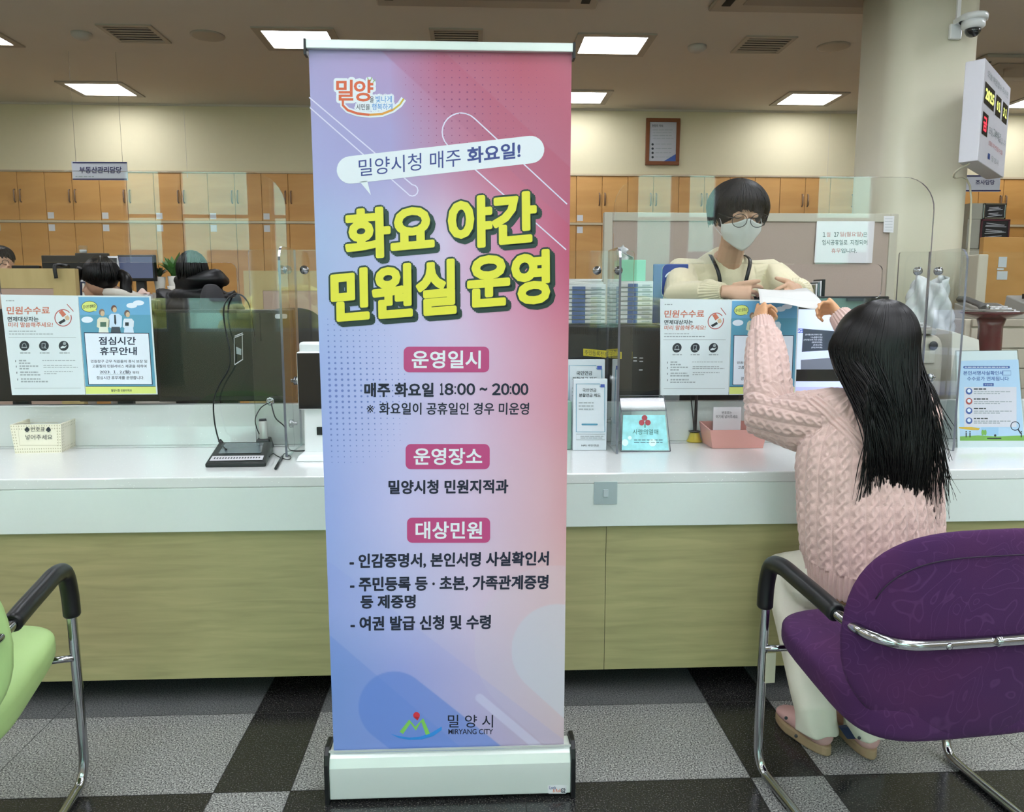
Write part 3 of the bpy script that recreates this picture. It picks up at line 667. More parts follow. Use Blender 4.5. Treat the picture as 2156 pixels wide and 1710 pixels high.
def fee_poster(dst, lb):
    s = mk(dst); q = Q(s, Z6, .1577); s.mb.slot(p_pl)
    q.poly([(5, 130), (1040, 142), (1140, 1466), (160, 1470)], p_pl, 0)
    q.small(80, 190, [205], 12, p_gr, seed=1)
    q.text('민원수수료', 90, 290, 665, 395, p_or, b=.02, dy=4); q.text('면제대상자는', 102, 425, 515, 490, p_dk, b=.02, dy=2); q.text('미리 말씀해주세요!', 112, 500, 705, 566, p_or, b=.015, dy=2)
    q.arc(843, 440, 110, 12, p_red, -20, 320); q.line([(895, 258), (982, 355)], 10, p_red)
    q.poly([(785, 362), (830, 332), (885, 395), (838, 432)], p_or); q.poly([(862, 425), (905, 405), (930, 440), (922, 468), (880, 470)], p_tan, 2); q.poly([(778, 500), (858, 452), (878, 482), (805, 526)], p_dk, 2)
    q.small(120, 480, [612], 12, p_gr, seed=2); q.small(122, 720, [650], 12, p_gr, seed=3); q.line([(115, 702), (1015, 702)], 6, p_gr); q.line([(195, 1380), (1078, 1378)], 6, p_gr)
    for i, x in enumerate((325, 587, 850)):
        q.disc(x, 813, 66, p_dk)
        q.small(x - 55, x + 80, [900], 16, p_gr, seed=i)
        if i == 0: q.poly([(x - 34, 835), (x - 26, 790), (x, 772), (x + 24, 790), (x + 34, 835)], p_gr, 2); q.poly([(x - 26, 829), (x - 19, 795), (x, 781), (x + 18, 795), (x + 26, 829)], p_dk, 3); q.rect(x - 38, 835, x + 38, 842, p_gr, 2)
        if i == 1: q.rect(x - 30, 778, x + 22, 845, p_gr, 2); q.rect(x - 22, 786, x + 14, 838, p_dk, 3); q.line([(x, 820), (x + 34, 852)], 9, p_gr, 4)
        if i == 2: q.disc(x + 12, 782, 22, p_gr, 2); q.poly([(x - 40, 830), (x - 10, 812), (x + 10, 822), (x + 45, 806), (x + 20, 840), (x - 40, 848)], p_pl, 2)
    for i, (x, y, a, b) in enumerate(((205, 1005, 365, 405), (213, 1078, 515, 395), (222, 1160, 510, 555), (232, 1250, 555, 640))):
        q.rect(x, y, x + 8, y + 26, p_dk); q.small(x + 48, a, [y - 3], 18, p_gr, seed=i); q.small(x + 48, b, [y + 32], 18, p_gr, seed=i + 9)
    q.small(565, 1010, [1005], 10, p_gr, seed=4); q.small(580, 960, [1070], 10, p_gr, seed=5); q.small(580, 1040, [1095], 10, p_gr, seed=6); q.small(590, 975, [1152], 10, p_gr, seed=7); q.small(590, 760, [1180], 10, p_gr, seed=8)
    return tag(build('fee_poster', s.mb, solid=0), lb, 'poster')
def lunch_poster(dst, lb):
    s = mk(dst); q = Q(s, Z6, .1577)
    q.poly([(1042, 140), (2012, 148), (2106, 1462), (1145, 1466)], p_pl, 0)
    q.poly([(1047, 160), (1990, 166), (2010, 400), (1065, 400)], p_bl, 1); q.poly([(1065, 400), (2010, 400), (2078, 1355), (1142, 1355)], p_lb, 1)
    q.poly([(1142, 1355), (2078, 1355), (2088, 1450), (1148, 1456)], p_ye, 1); q.line([(1142, 1355), (2078, 1355)], 8, p_nv, 2); q.text('밀양시청 민원지적과', 1485, 1393, 1760, 1426, p_nv, 2, .02)
    q.disc(1195, 290, 108, p_nv, 2, 76); q.disc(1195, 290, 102, p_ye, 3, 70); q.poly([(1245, 345), (1290, 330), (1285, 352)], p_ye, 3); q.text('잠시만 멈춰요!', 1110, 270, 1280, 318, p_nv, 4, .01, 14)
    for i, (x, y, w, h) in enumerate(((1165, 465, 78, 42), (1760, 275, 72, 36), (1850, 240, 75, 34))): q.disc(x, y, w, p_wh, 2 + i * .3, h)
    for x, hy, hd, bd, wd, lowc in ((1378, 370, '8a6f60', 'd8d6bf', 85, 'dfe3d8'), (1540, 320, '6b4a3e', 'c7dbee', 90, '454e57'), (1715, 385, '6e5a52', 'd5dfea', 75, 'cfdff0')):
        q.disc(x - 18, hy - 5, 38, mat('ph' + hd, hd, .5), 2, 45); q.disc(x - 8, hy + 12, 28, p_tan, 3, 36)
        q.poly([(x - 55, hy + 65), (x + 45, hy + 65), (x + wd, hy + 100), (x + wd - 5, 560), (x + 55, 580), (x - 45, 580), (x - wd, 560), (x - wd + 6, hy + 95)], mat('pb' + bd, bd, .5), 3)
        q.poly([(x - 50, 560), (x + 60, 560), (x + 75, 640), (x - 60, 640)], mat('pl' + lowc, lowc, .5), 4)
    q.poly([(1525, 400), (1545, 400), (1555, 510), (1542, 535), (1528, 510)], p_dk, 5); q.rect(1340, 495, 1420, 560, mat('print_green', '4d6b5c', .5), 5); q.rect(1672, 500, 1720, 545, p_dk, 5)
    q.poly([(1122, 634), (1990, 640), (2040, 1332), (1182, 1332)], p_nv, 5); q.poly([(1132, 644), (1982, 650), (2030, 1324), (1190, 1324)], p_wh, 6)
    q.text('점심시간', 1318, 692, 1815, 800, p_nv, 7, .022); q.text('휴무안내', 1335, 828, 1828, 938, p_nv, 7, .022); q.text('민원창구 근무 직원들의 휴식 보장 및', 1215, 1000, 1967, 1040, p_nv, 7, .012); q.text('고품질의 민원서비스 제공을 위하여', 1235, 1064, 1957, 1106, p_nv, 7, .012)
    q.text('2023. １. 2.(월)', 1335, 1138, 1745, 1192, p_nv, 7, .015); q.text('부터', 1770, 1150, 1857, 1190, p_nv, 7, .01); q.line([(1330, 1197), (1750, 1197)], 4, p_gr, 7); q.text('점심시간 휴무제를 운영합니다.', 1292, 1216, 1925, 1262, p_nv, 7, .012)
    return tag(build('lunch_poster', s.mb), lb, 'poster')
s0 = mk(); tr0 = Sheet.px(s0, 1390, 629)
fee_poster(None, 'white civil fee poster with orange headline on the left clear screen'); lunch_poster(None, 'blue lunch break poster with three office workers on the left clear screen')
fee_poster(tr0, 'white civil fee poster with orange headline below the masked clerk'); lunch_poster(tr0, 'blue lunch break poster partly hidden behind the girl\'s pink sleeve')

# ---------------------------------------------------------------- things on the counter
m_cream = mat('cream_plastic', 'e9e4cf', .45)
# cream basket
f0, f1, b1 = atZ(32, 955, CZ), atZ(130, 953, CZ), atZ(166, 936, CZ); b0 = f0 + (b1 - f1); up_ = .105
c4 = [f0, f1, b1, b0]; cen = sum(c4, Vector()) / 4
top4 = [cen + (p - cen) * 1.09 + Vector((0, 0, up_)) for p in c4]
bkt = thing('number_ticket_basket', 'cream perforated plastic basket for number tickets at the left end of the counter', 'basket', (cen.x, cen.y, CZ))
b = MB(); t = .93
ci = [cen + (p - cen) * t + Vector((0, 0, .004)) for p in c4]; ti = [Vector((cen.x, cen.y, 0)) + (Vector((p.x, p.y, 0)) - Vector((cen.x, cen.y, 0))) * t + Vector((0, 0, p.z)) for p in top4]
vs = c4 + top4 + ci + ti
fs = [(0, 3, 2, 1)] + [(i, (i + 1) % 4, 4 + (i + 1) % 4, 4 + i) for i in range(4)] + [(8, 9, 10, 11)] + [(8 + (i + 1) % 4, 8 + i, 12 + i, 12 + (i + 1) % 4) for i in range(4)] + [(4 + i, 4 + (i + 1) % 4, 12 + (i + 1) % 4, 12 + i) for i in range(4)]
b.add([Vector(v) for v in vs], fs)
m_hole = mat('basket_hole', 'b9b296', .7)
def face_dots(p00, p10, p01, p11, nu, nv, skip):
    nn = (p10 - p00).cross(p01 - p00).normalized() * .0008
    for i in range(nu):
        for j in range(nv):
            if skip(i, j): continue
            u, v = (i + .5) / nu, (j + .5) / nv; c = (p00 * (1 - u) + p10 * u) * (1 - v) + (p01 * (1 - u) + p11 * u) * v + nn
            du, dv = (p10 - p00).normalized() * .0022, Vector((0, 0, .0032)); b.add([c - du, c - dv, c + du, c + dv], [(0, 1, 2, 3)], m_hole)
face_dots(f0, f1, top4[0], top4[1], 20, 10, lambda i, j: 2 <= i <= 17 and 2 <= j <= 7)
face_dots(f1, b1, top4[1], top4[2], 12, 10, lambda i, j: 2 <= i <= 9 and 2 <= j <= 7)
build('tub', b, bkt, m_cream)
n_ = (f1 - f0).cross(top4[0] - f0).normalized(); sh = Sheet(f0 - n_ * -.001, n_, step=.0003); sh.p = f0 + n_ * .0012
def Z2(x, y): return x * .3247, 480 + y * .3247
q = Q(sh, Z2, .3247); q.line([(115, 1262), (372, 1262), (380, 1410), (128, 1410)], 3, m_hole, 1, True)
q.text('♠번호표♠', 160, 1288, 330, 1325, p_dk, 2, .0); q.text('넣어주세요', 165, 1340, 340, 1374, p_dk, 2, .0)
build('lettering', sh.mb, bkt)
# signature pad
def slab(px4, z, h, **k):
    p = [atZ(x, y, z) for x, y in px4]; return MB().hexa(p, [v + Vector((0, 0, h)) for v in p])
m_grey = mat('grey_screen', '59656c', .15); m_dgrey = mat('dark_grey_plastic', '34373b', .4)
sp = thing('signature_pad', 'black signature pad with cable lying on the counter left of the banner', 'signature pad', tuple(atZ(505, 970, CZ)))
base = [atZ(432, 985, CZ), atZ(560, 983, CZ), atZ(575, 948, CZ), atZ(462, 949, CZ)]
tp = [v + Vector((0, 0, h)) for v, h in zip(base, (.014, .014, .032, .032))]
build('case', MB().hexa(base, tp), sp, m_black, bevel=.004)
def mix(a, b, t): return a * (1 - t) + b * t
def onpad(u, v, h=.001): return mix(mix(tp[0], tp[1], u), mix(tp[3], tp[2], u), v) + Vector((0, 0, h))
k = MB(); k.add([onpad(.12, .42, .0014), onpad(.86, .42, .0014), onpad(.84, .92, .0014), onpad(.14, .92, .0014)], [(0, 1, 2, 3)]); build('display', k, sp, m_grey)
k = MB(); k.add([onpad(.05, .1, .0014), onpad(.93, .1, .0014), onpad(.93, .3, .0014), onpad(.05, .3, .0014)], [(0, 1, 2, 3)], m_tag)
for i in range(17): k.add([onpad(.1 + i * .047, .17, .0018), onpad(.125 + i * .047, .17, .0018), onpad(.125 + i * .047, .24, .0018), onpad(.1 + i * .047, .24, .0018)], [(0, 1, 2, 3)], p_dk)
build('strip_label', k, sp)
def cable(pts, r, name, parent, m=m_black, n=6):
    P = [Vector(p) for p in pts]; out = []
    for i in range(len(P) - 1):
        p0, p1, p2, p3 = P[max(i - 1, 0)], P[i], P[i + 1], P[min(i + 2, len(P) - 1)]
        for j in range(6):
            t = j / 6; out.append(.5 * ((2 * p1) + (-p0 + p2) * t + (2 * p0 - 5 * p1 + 4 * p2 - p3) * t * t + (-p0 + 3 * p1 - 3 * p2 + p3) * t ** 3))
    out.append(P[-1]); return build(name, MB().tube(out, r, None, n), parent, m)
cable([atZ(477, 947, CZ + .03), atY(462, 930, 2.86), atY(452, 890, 2.88), atY(450, 845, 2.89), atY(462, 810, 2.89), atY(482, 775, 2.89), atY(484, 740, 2.89), atY(474, 690, 2.9), atY(471, 650, 2.9), atY(484, 624, 2.91), atY(504, 620, 2.95), atY(519, 632, 2.98), atY(528, 655, 3.0), atY(538, 720, 3.02)], .0028, 'cable', sp)
build('ferrite_bead', MB().tube([atY(462, 927, 2.855), atY(474, 941, 2.85)], .007, None, 8), sp, m_black)
pn = thing('stylus', 'thin black stylus lying on the counter beside the signature pad', 'pen', tuple(atZ(588, 975, CZ)))
build('barrel', MB().tube([atZ(580, 987, CZ + .005), atZ(594, 962, CZ + .005)], .0045, None, 8), pn, m_black)
cable([atZ(594, 962, CZ + .005), atZ(600, 955, CZ + .004), atZ(612, 962, CZ + .004), atZ(606, 968, CZ + .004), atZ(585, 961, CZ + .004), atZ(575, 955, CZ + .006), atZ(566, 962, CZ + .01)], .0018, 'tether', pn)
# little scanner in its cradle
cdv = thing('fingerprint_reader', 'small silver handheld reader standing in a black cradle behind the signature pad', 'reader', tuple(atZ(556, 944, CZ)))
c0 = atZ(556, 944, CZ)
build('cradle', MB().hexa([c0 + Vector(v) for v in ((-.032, -.02, 0), (.032, -.02, 0), (.03, .035, 0), (-.03, .035, 0))], [c0 + Vector(v) for v in ((-.024, -.012, .035), (.024, -.012, .035), (.022, .025, .04), (-.022, .025, .04))]), cdv, m_black, bevel=.004)
build('body', MB().tube([c0 + Vector((.0, .003, .025)), c0 + Vector((-.004, .012, .1))], [(.017, .009), (.015, .008)], None, 12, side=(1, 0, 0)), cdv, mat('silver', 'b9bcb8', .35, metal=.3), bevel=.001)
build('cap', MB().tube([c0 + Vector((-.004, .012, .1)), c0 + Vector((-.0045, .0135, .109))], [(.015, .008), (.013, .007)], None, 12, side=(1, 0, 0)), cdv, m_dgrey)
gm = tag(build('cable_grommet', MB().lathe(atY(569, 845, PY - .006), [(.008, 0), (.015, 0), (.015, .004), (.011, .006), (.008, .004)], m_chrome, 20, 'Y').lathe(atY(569, 845, PY - .005), [(.001, 0), (.009, 0), (.009, .001), (.001, .001)], m_black, 16, 'Y')), 'small chrome cable hole in the left clear screen above the handheld reader', 'grommet')
g0 = atY(569, 847, PY - .01)
cable([g0, atY(550, 858, 2.9), atY(538, 880, 2.87), atY(540, 900, 2.86), c0 + Vector((-.018, .02, .045))], .002, 'cable', cdv)
# white tablet kiosk
kx0 = atZ(622, 972, CZ); kk = thing('tablet_kiosk', 'white tablet kiosk with black screen half hidden behind the left edge of the banner', 'kiosk', (kx0.x + .11, 2.66, CZ))
kx = kx0.x; ky = kx0.y - .01
build('base', MB().hexa([Vector(v) for v in ((kx, ky, CZ), (kx + .22, ky, CZ), (kx + .2, ky + .15, CZ), (kx + .02, ky + .15, CZ))], [Vector(v) for v in ((kx + .012, ky + .01, CZ + .022), (kx + .208, ky + .01, CZ + .022), (kx + .19, ky + .14, CZ + .035), (kx + .03, ky + .14, CZ + .035))]), kk, m_white, bevel=.006, bseg=3)
build('stand', MB().hexa([Vector(v) for v in ((kx + .022, ky + .05, CZ + .02), (kx + .2, ky + .05, CZ + .02), (kx + .2, ky + .12, CZ + .02), (kx + .022, ky + .12, CZ + .02))], [Vector(v) for v in ((kx + .03, ky + .055, CZ + .36), (kx + .19, ky + .055, CZ + .36), (kx + .19, ky + .10, CZ + .36), (kx + .03, ky + .10, CZ + .36))]), kk, m_white, bevel=.008, bseg=3)
za, zb = atY(640, 862, ky + .05).z, atY(640, 745, ky + .05).z; xa = atY(626, 800, ky + .04).x
sc_ = build('tablet', MB().box((xa, ky + .035, za), (xa + .2, ky + .05, zb + .008)), kk, m_white, bevel=.008, bseg=3)
build('display', MB().box((xa + .003, ky + .033, za + .004), (xa + .197, ky + .0352, zb + .003)), sc_, mat('black_glass', '0b1016', .08, coat=1))
cx = atY(677, 908, ky + .05); build('camera_window', MB().box((cx.x - .016, ky + .046, cx.z - .013), (cx.x + .06, ky + .0535, cx.z + .015)), kk, m_black, bevel=.002)
build('rear_hood', MB().box((xa + .006, ky + .05, zb - .01), (xa + .195, ky + .09, atY(640, 720, ky + .06).z)), kk, m_white, bevel=.01, bseg=3)
cable([g0 + Vector((.004, -.002, -.004)), atY(580, 880, 2.87), atY(600, 900, 2.82), atY(605, 930, 2.78), atZ(612, 948, CZ + .01), Vector((kx + .02, ky + .1, CZ + .02))], .0025, 'cable', kk)
# ---------------------------------------------------------------- more things on the counter, right of the banner
def frame3(px4):   # corner points on the counter from four pixels
    return [atZ(x, y, CZ) for x, y in px4]
m_clear = bpy.data.materials.new('thin_clear_plastic'); m_clear.use_nodes = True
_n, _l = m_clear.node_tree.nodes, m_clear.node_tree.links; _n.remove(_n['Principled BSDF'])
_t = _n.new('ShaderNodeBsdfTransparent'); _t.inputs[0].default_value = (.9, .93, .93, 1); _g = _n.new('ShaderNodeBsdfGlossy'); _g.inputs['Roughness'].default_value = .05; _mx = _n.new('ShaderNodeMixShader')
_mx.inputs[0].default_value = .06; _l.new(_t.outputs[0], _mx.inputs[1]); _l.new(_g.outputs[0], _mx.inputs[2]); _l.new(_mx.outputs[0], _n['Material Output'].inputs[0])
m_leafl = mat('leaflet_paper', 'd5dde3', .45)
def leaflet(x0, y0, x1, y1, Y, th, lb, full):
    a, b = atY(x0, y1, Y), atY(x1, y0, Y); z0 = CZ + .001
    t = thing('leaflet_pack', lb, 'leaflets', ((a.x + b.x) / 2, Y, CZ), group='pension leaflets in the clear rack')
    build('pages', MB().box((a.x, Y, z0), (b.x, Y + th, b.z)), t, m_leafl, bevel=.0015)
    s = Sheet((0, Y - .0006, 1), (0, -1, 0), step=.0002); W, H = x1 - x0, y1 - y0
    g = lambda u, v: (x0 + u * W, y0 + v * H)
    s.line([g(.1, .07), g(.78, .07), g(.78, .11), g(.92, .11), g(.92, .75), g(.1, .75)], 1.4, p_lb, 1, True)
    s.text('국민연금', g(.28, .185), g(.68, .185), g(.28, .135), p_dk, 2, .012); s.text('분할연금 제도', g(.18, .255), g(.8, .255), g(.18, .205), p_dk, 2, .012)
    s.rect(*g(.8, .075), *g(.92, .12), mat('print_royal', '4a5fae', .5), 2)
    for i in range(3): s.stripes(*[g(u, 0)[0] for u in (.17, .6)], [g(0, .33 + i * .045)[1]], 2.2, p_gr, 2, i, 6, 1.5)
    if full:
        s.rrect(*g(.25, .63), *g(.72, .655), 2, p_lb, 2); s.line([g(.1, .78), g(.92, .78), g(.92, .86), g(.1, .86)], 1, p_gr, 1, True)
        s.stripes(g(.22, 0)[0], g(.88, 0)[0], [g(0, .805)[1], g(0, .83)[1]], 1.6, p_gr, 2, 5, 7, 1); s.text('NPS 국민연금', g(.25, .955), g(.75, .955), g(.25, .925), p_dk, 2, .01)
    build('front_print', s.mb, t); return t
leaflet(1190, 757, 1274, 936, 2.9, .018, 'white pension leaflet at the back of the rack, its top showing above the front one', False)
leaflet(1206, 798, 1279, 947, 2.80, .022, 'front white pension leaflet pack beside the clear side panel', True)
lh = thing('mint_leaflet_holder', 'translucent mint plastic holder cut off by the right edge of the banner', 'holder', tuple(atZ(1196, 948, CZ)))
a, b = atZ(1150, 948, CZ), atZ(1203, 948, CZ); zt = atY(1200, 845, a.y).z
build('pocket', MB().box((a.x, a.y, CZ + .001), (b.x, a.y + .06, zt)), lh, mat('mint_plastic', '9fcab8', .2, trans=.35), bevel=.003)
# donation box
f0, f1 = atZ(1305, 950, CZ), atZ(1414, 953, CZ); f0 = f0.copy(); f1 = f1.copy(); f0.y = f1.y = (f0.y + f1.y) / 2
b0, b1 = f0 + Vector((.003, .13, 0)), f1 + Vector((-.006, .13, 0))
hF, hT = atY(1360, 866, f0.y + .02).z, atY(1360, 838, f0.y + .06).z
q0, q1 = Vector((f0.x + .004, f0.y + .028, hF)), Vector((f1.x - .012, f0.y + .028, hF)); r0, r1 = Vector((q0.x, f0.y + .065, hT)), Vector((q1.x, f0.y + .065, hT)); s0_, s1_ = Vector((b0.x + .002, b0.y, hT)), Vector((b1.x, b1.y, hT))
db = thing('donation_box', 'clear acrylic donation box with teal print and three red berries on the counter', 'donation box', tuple((f0 + f1 + b0 + b1) / 4))
k = MB(); V_ = [f0, f1, b1, b0, q0, q1, r0, r1, s0_, s1_]
V_ = [Vector((v.x, v.y, max(v.z, CZ + .0015))) for v in V_]
k.add(V_, [(0, 3, 2, 1), (4, 5, 7, 6), (6, 7, 9, 8), (3, 8, 9, 2), (0, 4, 6, 8, 3), (1, 2, 9, 7, 5), (0, 1, 5, 4)]); build('case', k, db, m_clear)
for a, b in ((0, 4), (1, 5), (4, 5), (4, 6), (5, 7), (6, 7), (7, 9), (6, 8), (0, 1), (8, 9)): build('edge', MB().tube([V_[a], V_[b]], .0016, None, 5), db, m_edge)
nn = (V_[1] - V_[0]).cross(V_[4] - V_[0]).normalized(); s = Sheet(V_[0] + nn * .0007, nn, step=.0003)
s.poly([(1312, 874), (1400, 874), (1408, 948), (1309, 948)], mat('teal_print', '9cdbe2', .15, noise=.3, nscale=40), 0)
for x, y in ((1357, 880), (1351, 890), (1364, 890)): s.disc(x, y, 6, mat('berry', 'a8404c', .3), 2)
s.line([(1358, 893), (1358, 901)], 2, mat('stem', '2f6d5c', .4), 2); s.htext('사랑의열매', 1332, 904, 1386, 915, mat('ink_dgreen', '1f4b46', .4), 2, .0)
for x, y, r in ((1316, 932, 7), (1326, 922, 4), (1374, 932, 8)): s.disc(x, y, r, mat('pale_round', 'd8f3ee', .3), 2)
s.stripes(1335, 1395, [926, 931], 1.2, p_nv, 2, 4, 8, 2); build('front_print', s.mb, db)
# pen stand
c = atZ(1462, 930, CZ); c.z = CZ; ps = thing('pen_stand', 'black pen upright in a yellow cone stand with coiled cord', 'pen stand', tuple(c))
build('base', MB().lathe(c, [(.03, .001), (.03, .004), (.026, .008), (.017, .036), (.015, .038), (.001, .038)], None, 24), ps, mat('yellow_plastic', 'd9bf2e', .35))
build('collar', MB().lathe(c + Vector((0, 0, .038)), [(.001, 0), (.02, 0), (.024, .004), (.012, .006), (.001, .006)], None, 20), ps, m_black)
zt = atY(1466, 828, c.y).z
build('pen', MB().tube([c + Vector((.001, 0, .04)), Vector((c.x + .003, c.y, zt))], [.006, .0055], None, 10), ps, m_black)
build('pen_tip', MB().tube([Vector((c.x + .003, c.y, zt)), Vector((c.x + .003, c.y, zt + .012))], [.0055, .004], None, 10), ps, mat('brass', 'b89238', .3, metal=.7))
cable([c + Vector((-.004, -.004, .04)), atY(1459, 880, c.y), atY(1456, 850, c.y), atY(1453, 830, c.y), atY(1449, 817, c.y), atY(1456, 815, c.y), atY(1464, 820, c.y)], .0022, 'cord', ps)
# pink tray
f0, f1 = atZ(1500, 945, CZ), atZ(1606, 944, CZ); dp = .13
cs = [f0, f1, f1 + Vector((.0, dp, 0)), f0 + Vector((-.0, dp, 0))]; cs = [Vector((v.x, (f0.y if i < 2 else f0.y + dp), CZ + .001)) for i, v in enumerate(cs)]
zt = atY(1550, 905, f0.y).z; cen = sum(cs, Vector()) / 4
tp4 = [Vector((cen.x + (p.x - cen.x) * 1.14, cen.y + (p.y - cen.y) * 1.12, zt + (.0 if i < 2 else .012))) for i, p in enumerate(cs)]
inn = [cen + (p - cen) * .95 + Vector((0, 0, .003)) for p in cs]; tin = [Vector((cen.x + (p.x - cen.x) * .96, cen.y + (p.y - cen.y) * .96, p.z)) for p in tp4]
tr = thing('pink_tray', 'translucent pink plastic tray on the counter beside the girl\'s sleeve', 'tray', tuple(cen))
k = MB(); k.add(cs + tp4 + inn + tin, fs); build('tub', k, tr, mat('pink_plastic', 'e9aca4', .25, trans=.15))
Yc = f0.y + dp * .72
nc = thing('number_card', 'white card with two lines of handwriting standing in the pink tray', 'card', tuple(atY(1530, 898, Yc)))
a, b = atY(1501, 905, Yc), atY(1561, 857, Yc); build('card', MB().box((a.x, Yc, CZ + .006), (b.x, Yc + .003, b.z)), nc, m_tag)
s = Sheet((0, Yc - .0005, 1), (0, -1, 0), step=.0003); s.htext('번호표는', 1520, 866, 1541, 872, p_dk, 1, .0); s.htext('여기에 넣어주세요', 1507, 874, 1553, 881, p_dk, 1, .0); build('handwriting', s.mb, nc)
cp = atZ(1442, 918, CZ); cpt = tag(build('folded_card', MB().prism([Vector((cp.x - .018, cp.y + .03, CZ + .001)), Vector((cp.x + .018, cp.y + .03, CZ + .001)), Vector((cp.x + .016, cp.y + .045, CZ + .07)), Vector((cp.x - .018, cp.y + .045, CZ + .07))], (0, .002, 0)), m=m_tag), 'small pale blue card leaning on the upstand between donation box and pen stand', 'card')
# standing clear sign, right
f0, f1 = atZ(2016, 943, CZ), atZ(2170, 945, CZ); Ys = f0.y; lean = .055
tz = atY(2014, 738, Ys + lean).z
nn = Vector((0, -(tz - CZ), lean)).normalized(); nn = Vector((0, -1 * (tz - CZ), lean)).normalized()
nn = Vector((0, -(tz - CZ), -lean)).normalized() if False else Vector((0, -(tz - CZ), lean)).normalized()
ss = thing('standing_sign', 'clear standing sign with light blue printed notice at the right end of the counter', 'sign', (f0.x + .1, Ys, CZ))
s = Sheet((f0.x, Ys, CZ), nn, step=.0003)
s.poly([(2014, 740), (2141, 738), (2160, 944), (2016, 944)], p_pl, 0); s.poly([(2018, 760), (2144, 757), (2156, 928), (2021, 928)], mat('sign_blue', 'b4d0ea', .4), 1)
m_sn = mat('sign_navy', '3d5aa0', .4); m_sp = mat('sign_pale', 'd9d5df', .4)
s.rrect(2028, 771, 2126, 776, 2, m_sn, 2); s.stripes(2031, 2122, [772.4], 2, p_wh, 3, 1, 6, 1.4); s.htext('본인서명사실확인서', 2028, 781, 2112, 790, m_sn, 2, .02); s.line([(2110, 781), (2128, 781), (2128, 790), (2110, 790)], 1, m_sn, 2, True)
s.htext('수수료가 면제됩니다', 2036, 793, 2124, 802, m_sn, 2, .012); s.rect(2070, 807, 2092, 813, m_sn, 2); s.htext('주요내용', 2073, 808.4, 2089, 811.8, p_wh, 3, .0)
s.rect(2030, 815, 2140, 899, m_sp, 2)
for i, y in enumerate((818, 839, 859, 880)):
    s.disc(2040, y + 6, 7, m_sn if i != 1 else p_red, 3); s.disc(2040, y + 5, 4, p_wh, 4)
    s.stripes(2050, 2080, [y], 2.6, p_dk, 3, i, 6, 1.5); s.stripes(2050, 2130, [y + 6], 1.8, p_gr, 3, i + 4, 7, 1.5); s.stripes(2050, 2105, [y + 10], 1.8, p_gr, 3, i + 8, 7, 1.5)
m_sg = mat('sign_green', '7fb356', .4); m_sy = mat('sign_yellow', 'dcb443', .4)
s.poly([(2021, 919), (2060, 917), (2100, 919), (2156, 917), (2156, 928), (2021, 928)], m_sg, 2); s.poly([(2019, 899), (2045, 899), (2063, 902), (2060, 906), (2045, 906), (2019, 902)], m_sy, 2); s.rect(2066, 900, 2102, 917, mat('sign_blue2', '9fc6e6', .4), 2)
s.arc(2137, 897, 9, 1.6, p_nv, 0, 360, 3); s.line([(2143, 904), (2149, 913)], 2.5, p_nv, 3); s.rect(2078, 922, 2108, 924.5, p_dk, 3); s.disc(2095, 917, 2.5, p_dk, 3)
for x in (2034, 2042, 2150): s.rect(x - 1.2, 911, x + 1.2, 921, p_dk, 3); s.disc(x, 909, 1.5, p_dk, 3)
for x in (2069, 2074): s.disc(x, 911, 3, m_sg, 3, ry=6)
build('notice_print', s.mb, ss)
pw = [s.w(*s.px(*p), -2) for p in ((2012, 738), (2143, 736), (2162, 945), (2014, 945))]
for v in pw[2:]: v.z = CZ + .0015
k = MB(); k.add(pw, [(0, 1, 2, 3)]); build('clear_plate', k, ss, m_clear, solid=.003)
k = MB(); k.add([pw[0], pw[1], pw[1] + Vector((0, .05, -(tz - CZ) + .002)), pw[0] + Vector((0, .05, -(tz - CZ) + .002))], [(0, 1, 2, 3)]); build('rear_leg', k, ss, m_clear, solid=.003)
# leaning calendar-like card at the far right edge
# ---------------------------------------------------------------- staff side of the counter
m_desk = mat('desk_top', 'b9b3a6', .5)
dk = thing('staff_desk', 'long low work desk behind the clear screens on the staff side', 'desk', (0, 3.4, 0))
build('desk_top', MB().box((CL, 3.03, .72), (CR, 3.36, .745)), dk, m_desk, bevel=.003)
for x in (-5.2, -3, -1.9, .35, 2.2, 4, 6.2): build('side_panel', MB().box((x, 3.08, 0), (x + .025, 3.32, .72)), dk, m_desk)
DZ = .745
def monitor(x0, y0, x1, y1, Y, lb, screen=None, th=.035, name='monitor', face=-1, m=m_black):
    a, b = atY(x0, y1, Y), atY(x1, y0, Y); t = thing(name, lb, 'monitor', ((a.x + b.x) / 2, Y + .06, DZ))
    build('housing', MB().box((a.x, Y, a.z), (b.x, Y + th, b.z)), t, m, bevel=.004)
    cx = (a.x + b.x) / 2
    build('stand', MB().box((cx - .03, Y + th, DZ + .01), (cx + .03, Y + th + .02, b.z - .12)), t, m_dgrey); build('foot', MB().box((cx - .1, Y + .02, DZ), (cx + .1, Y + .16, DZ + .012)), t, m_dgrey, bevel=.003)
    if screen: build('display', MB().box((a.x + .012, Y - .001, a.z + .02), (b.x - .012, Y + .002, b.z - .012)), t, screen)
    return t
m_off = mat('screen_off', '142721', .1, coat=.5)
monitor(-110, 650, 159, 846, 3.07, 'black monitor back behind the white fee poster at the left edge')
monitor(167, 632, 331, 846, 3.07, 'black monitor behind the blue poster on the left', m_off)
mc = monitor(334, 652, 617, 846, 3.06, 'wide black switched-off screen behind the left clear screen, above the signature pad', m_off)
s = Sheet((0, 3.058, 1), (0, -1, 0), step=.0003)
for p in ([(494, 708), (511, 701)], [(494, 711), (512, 704)], [(494, 768), (511, 757)]): s.line(p, 2, m_tag, 1)
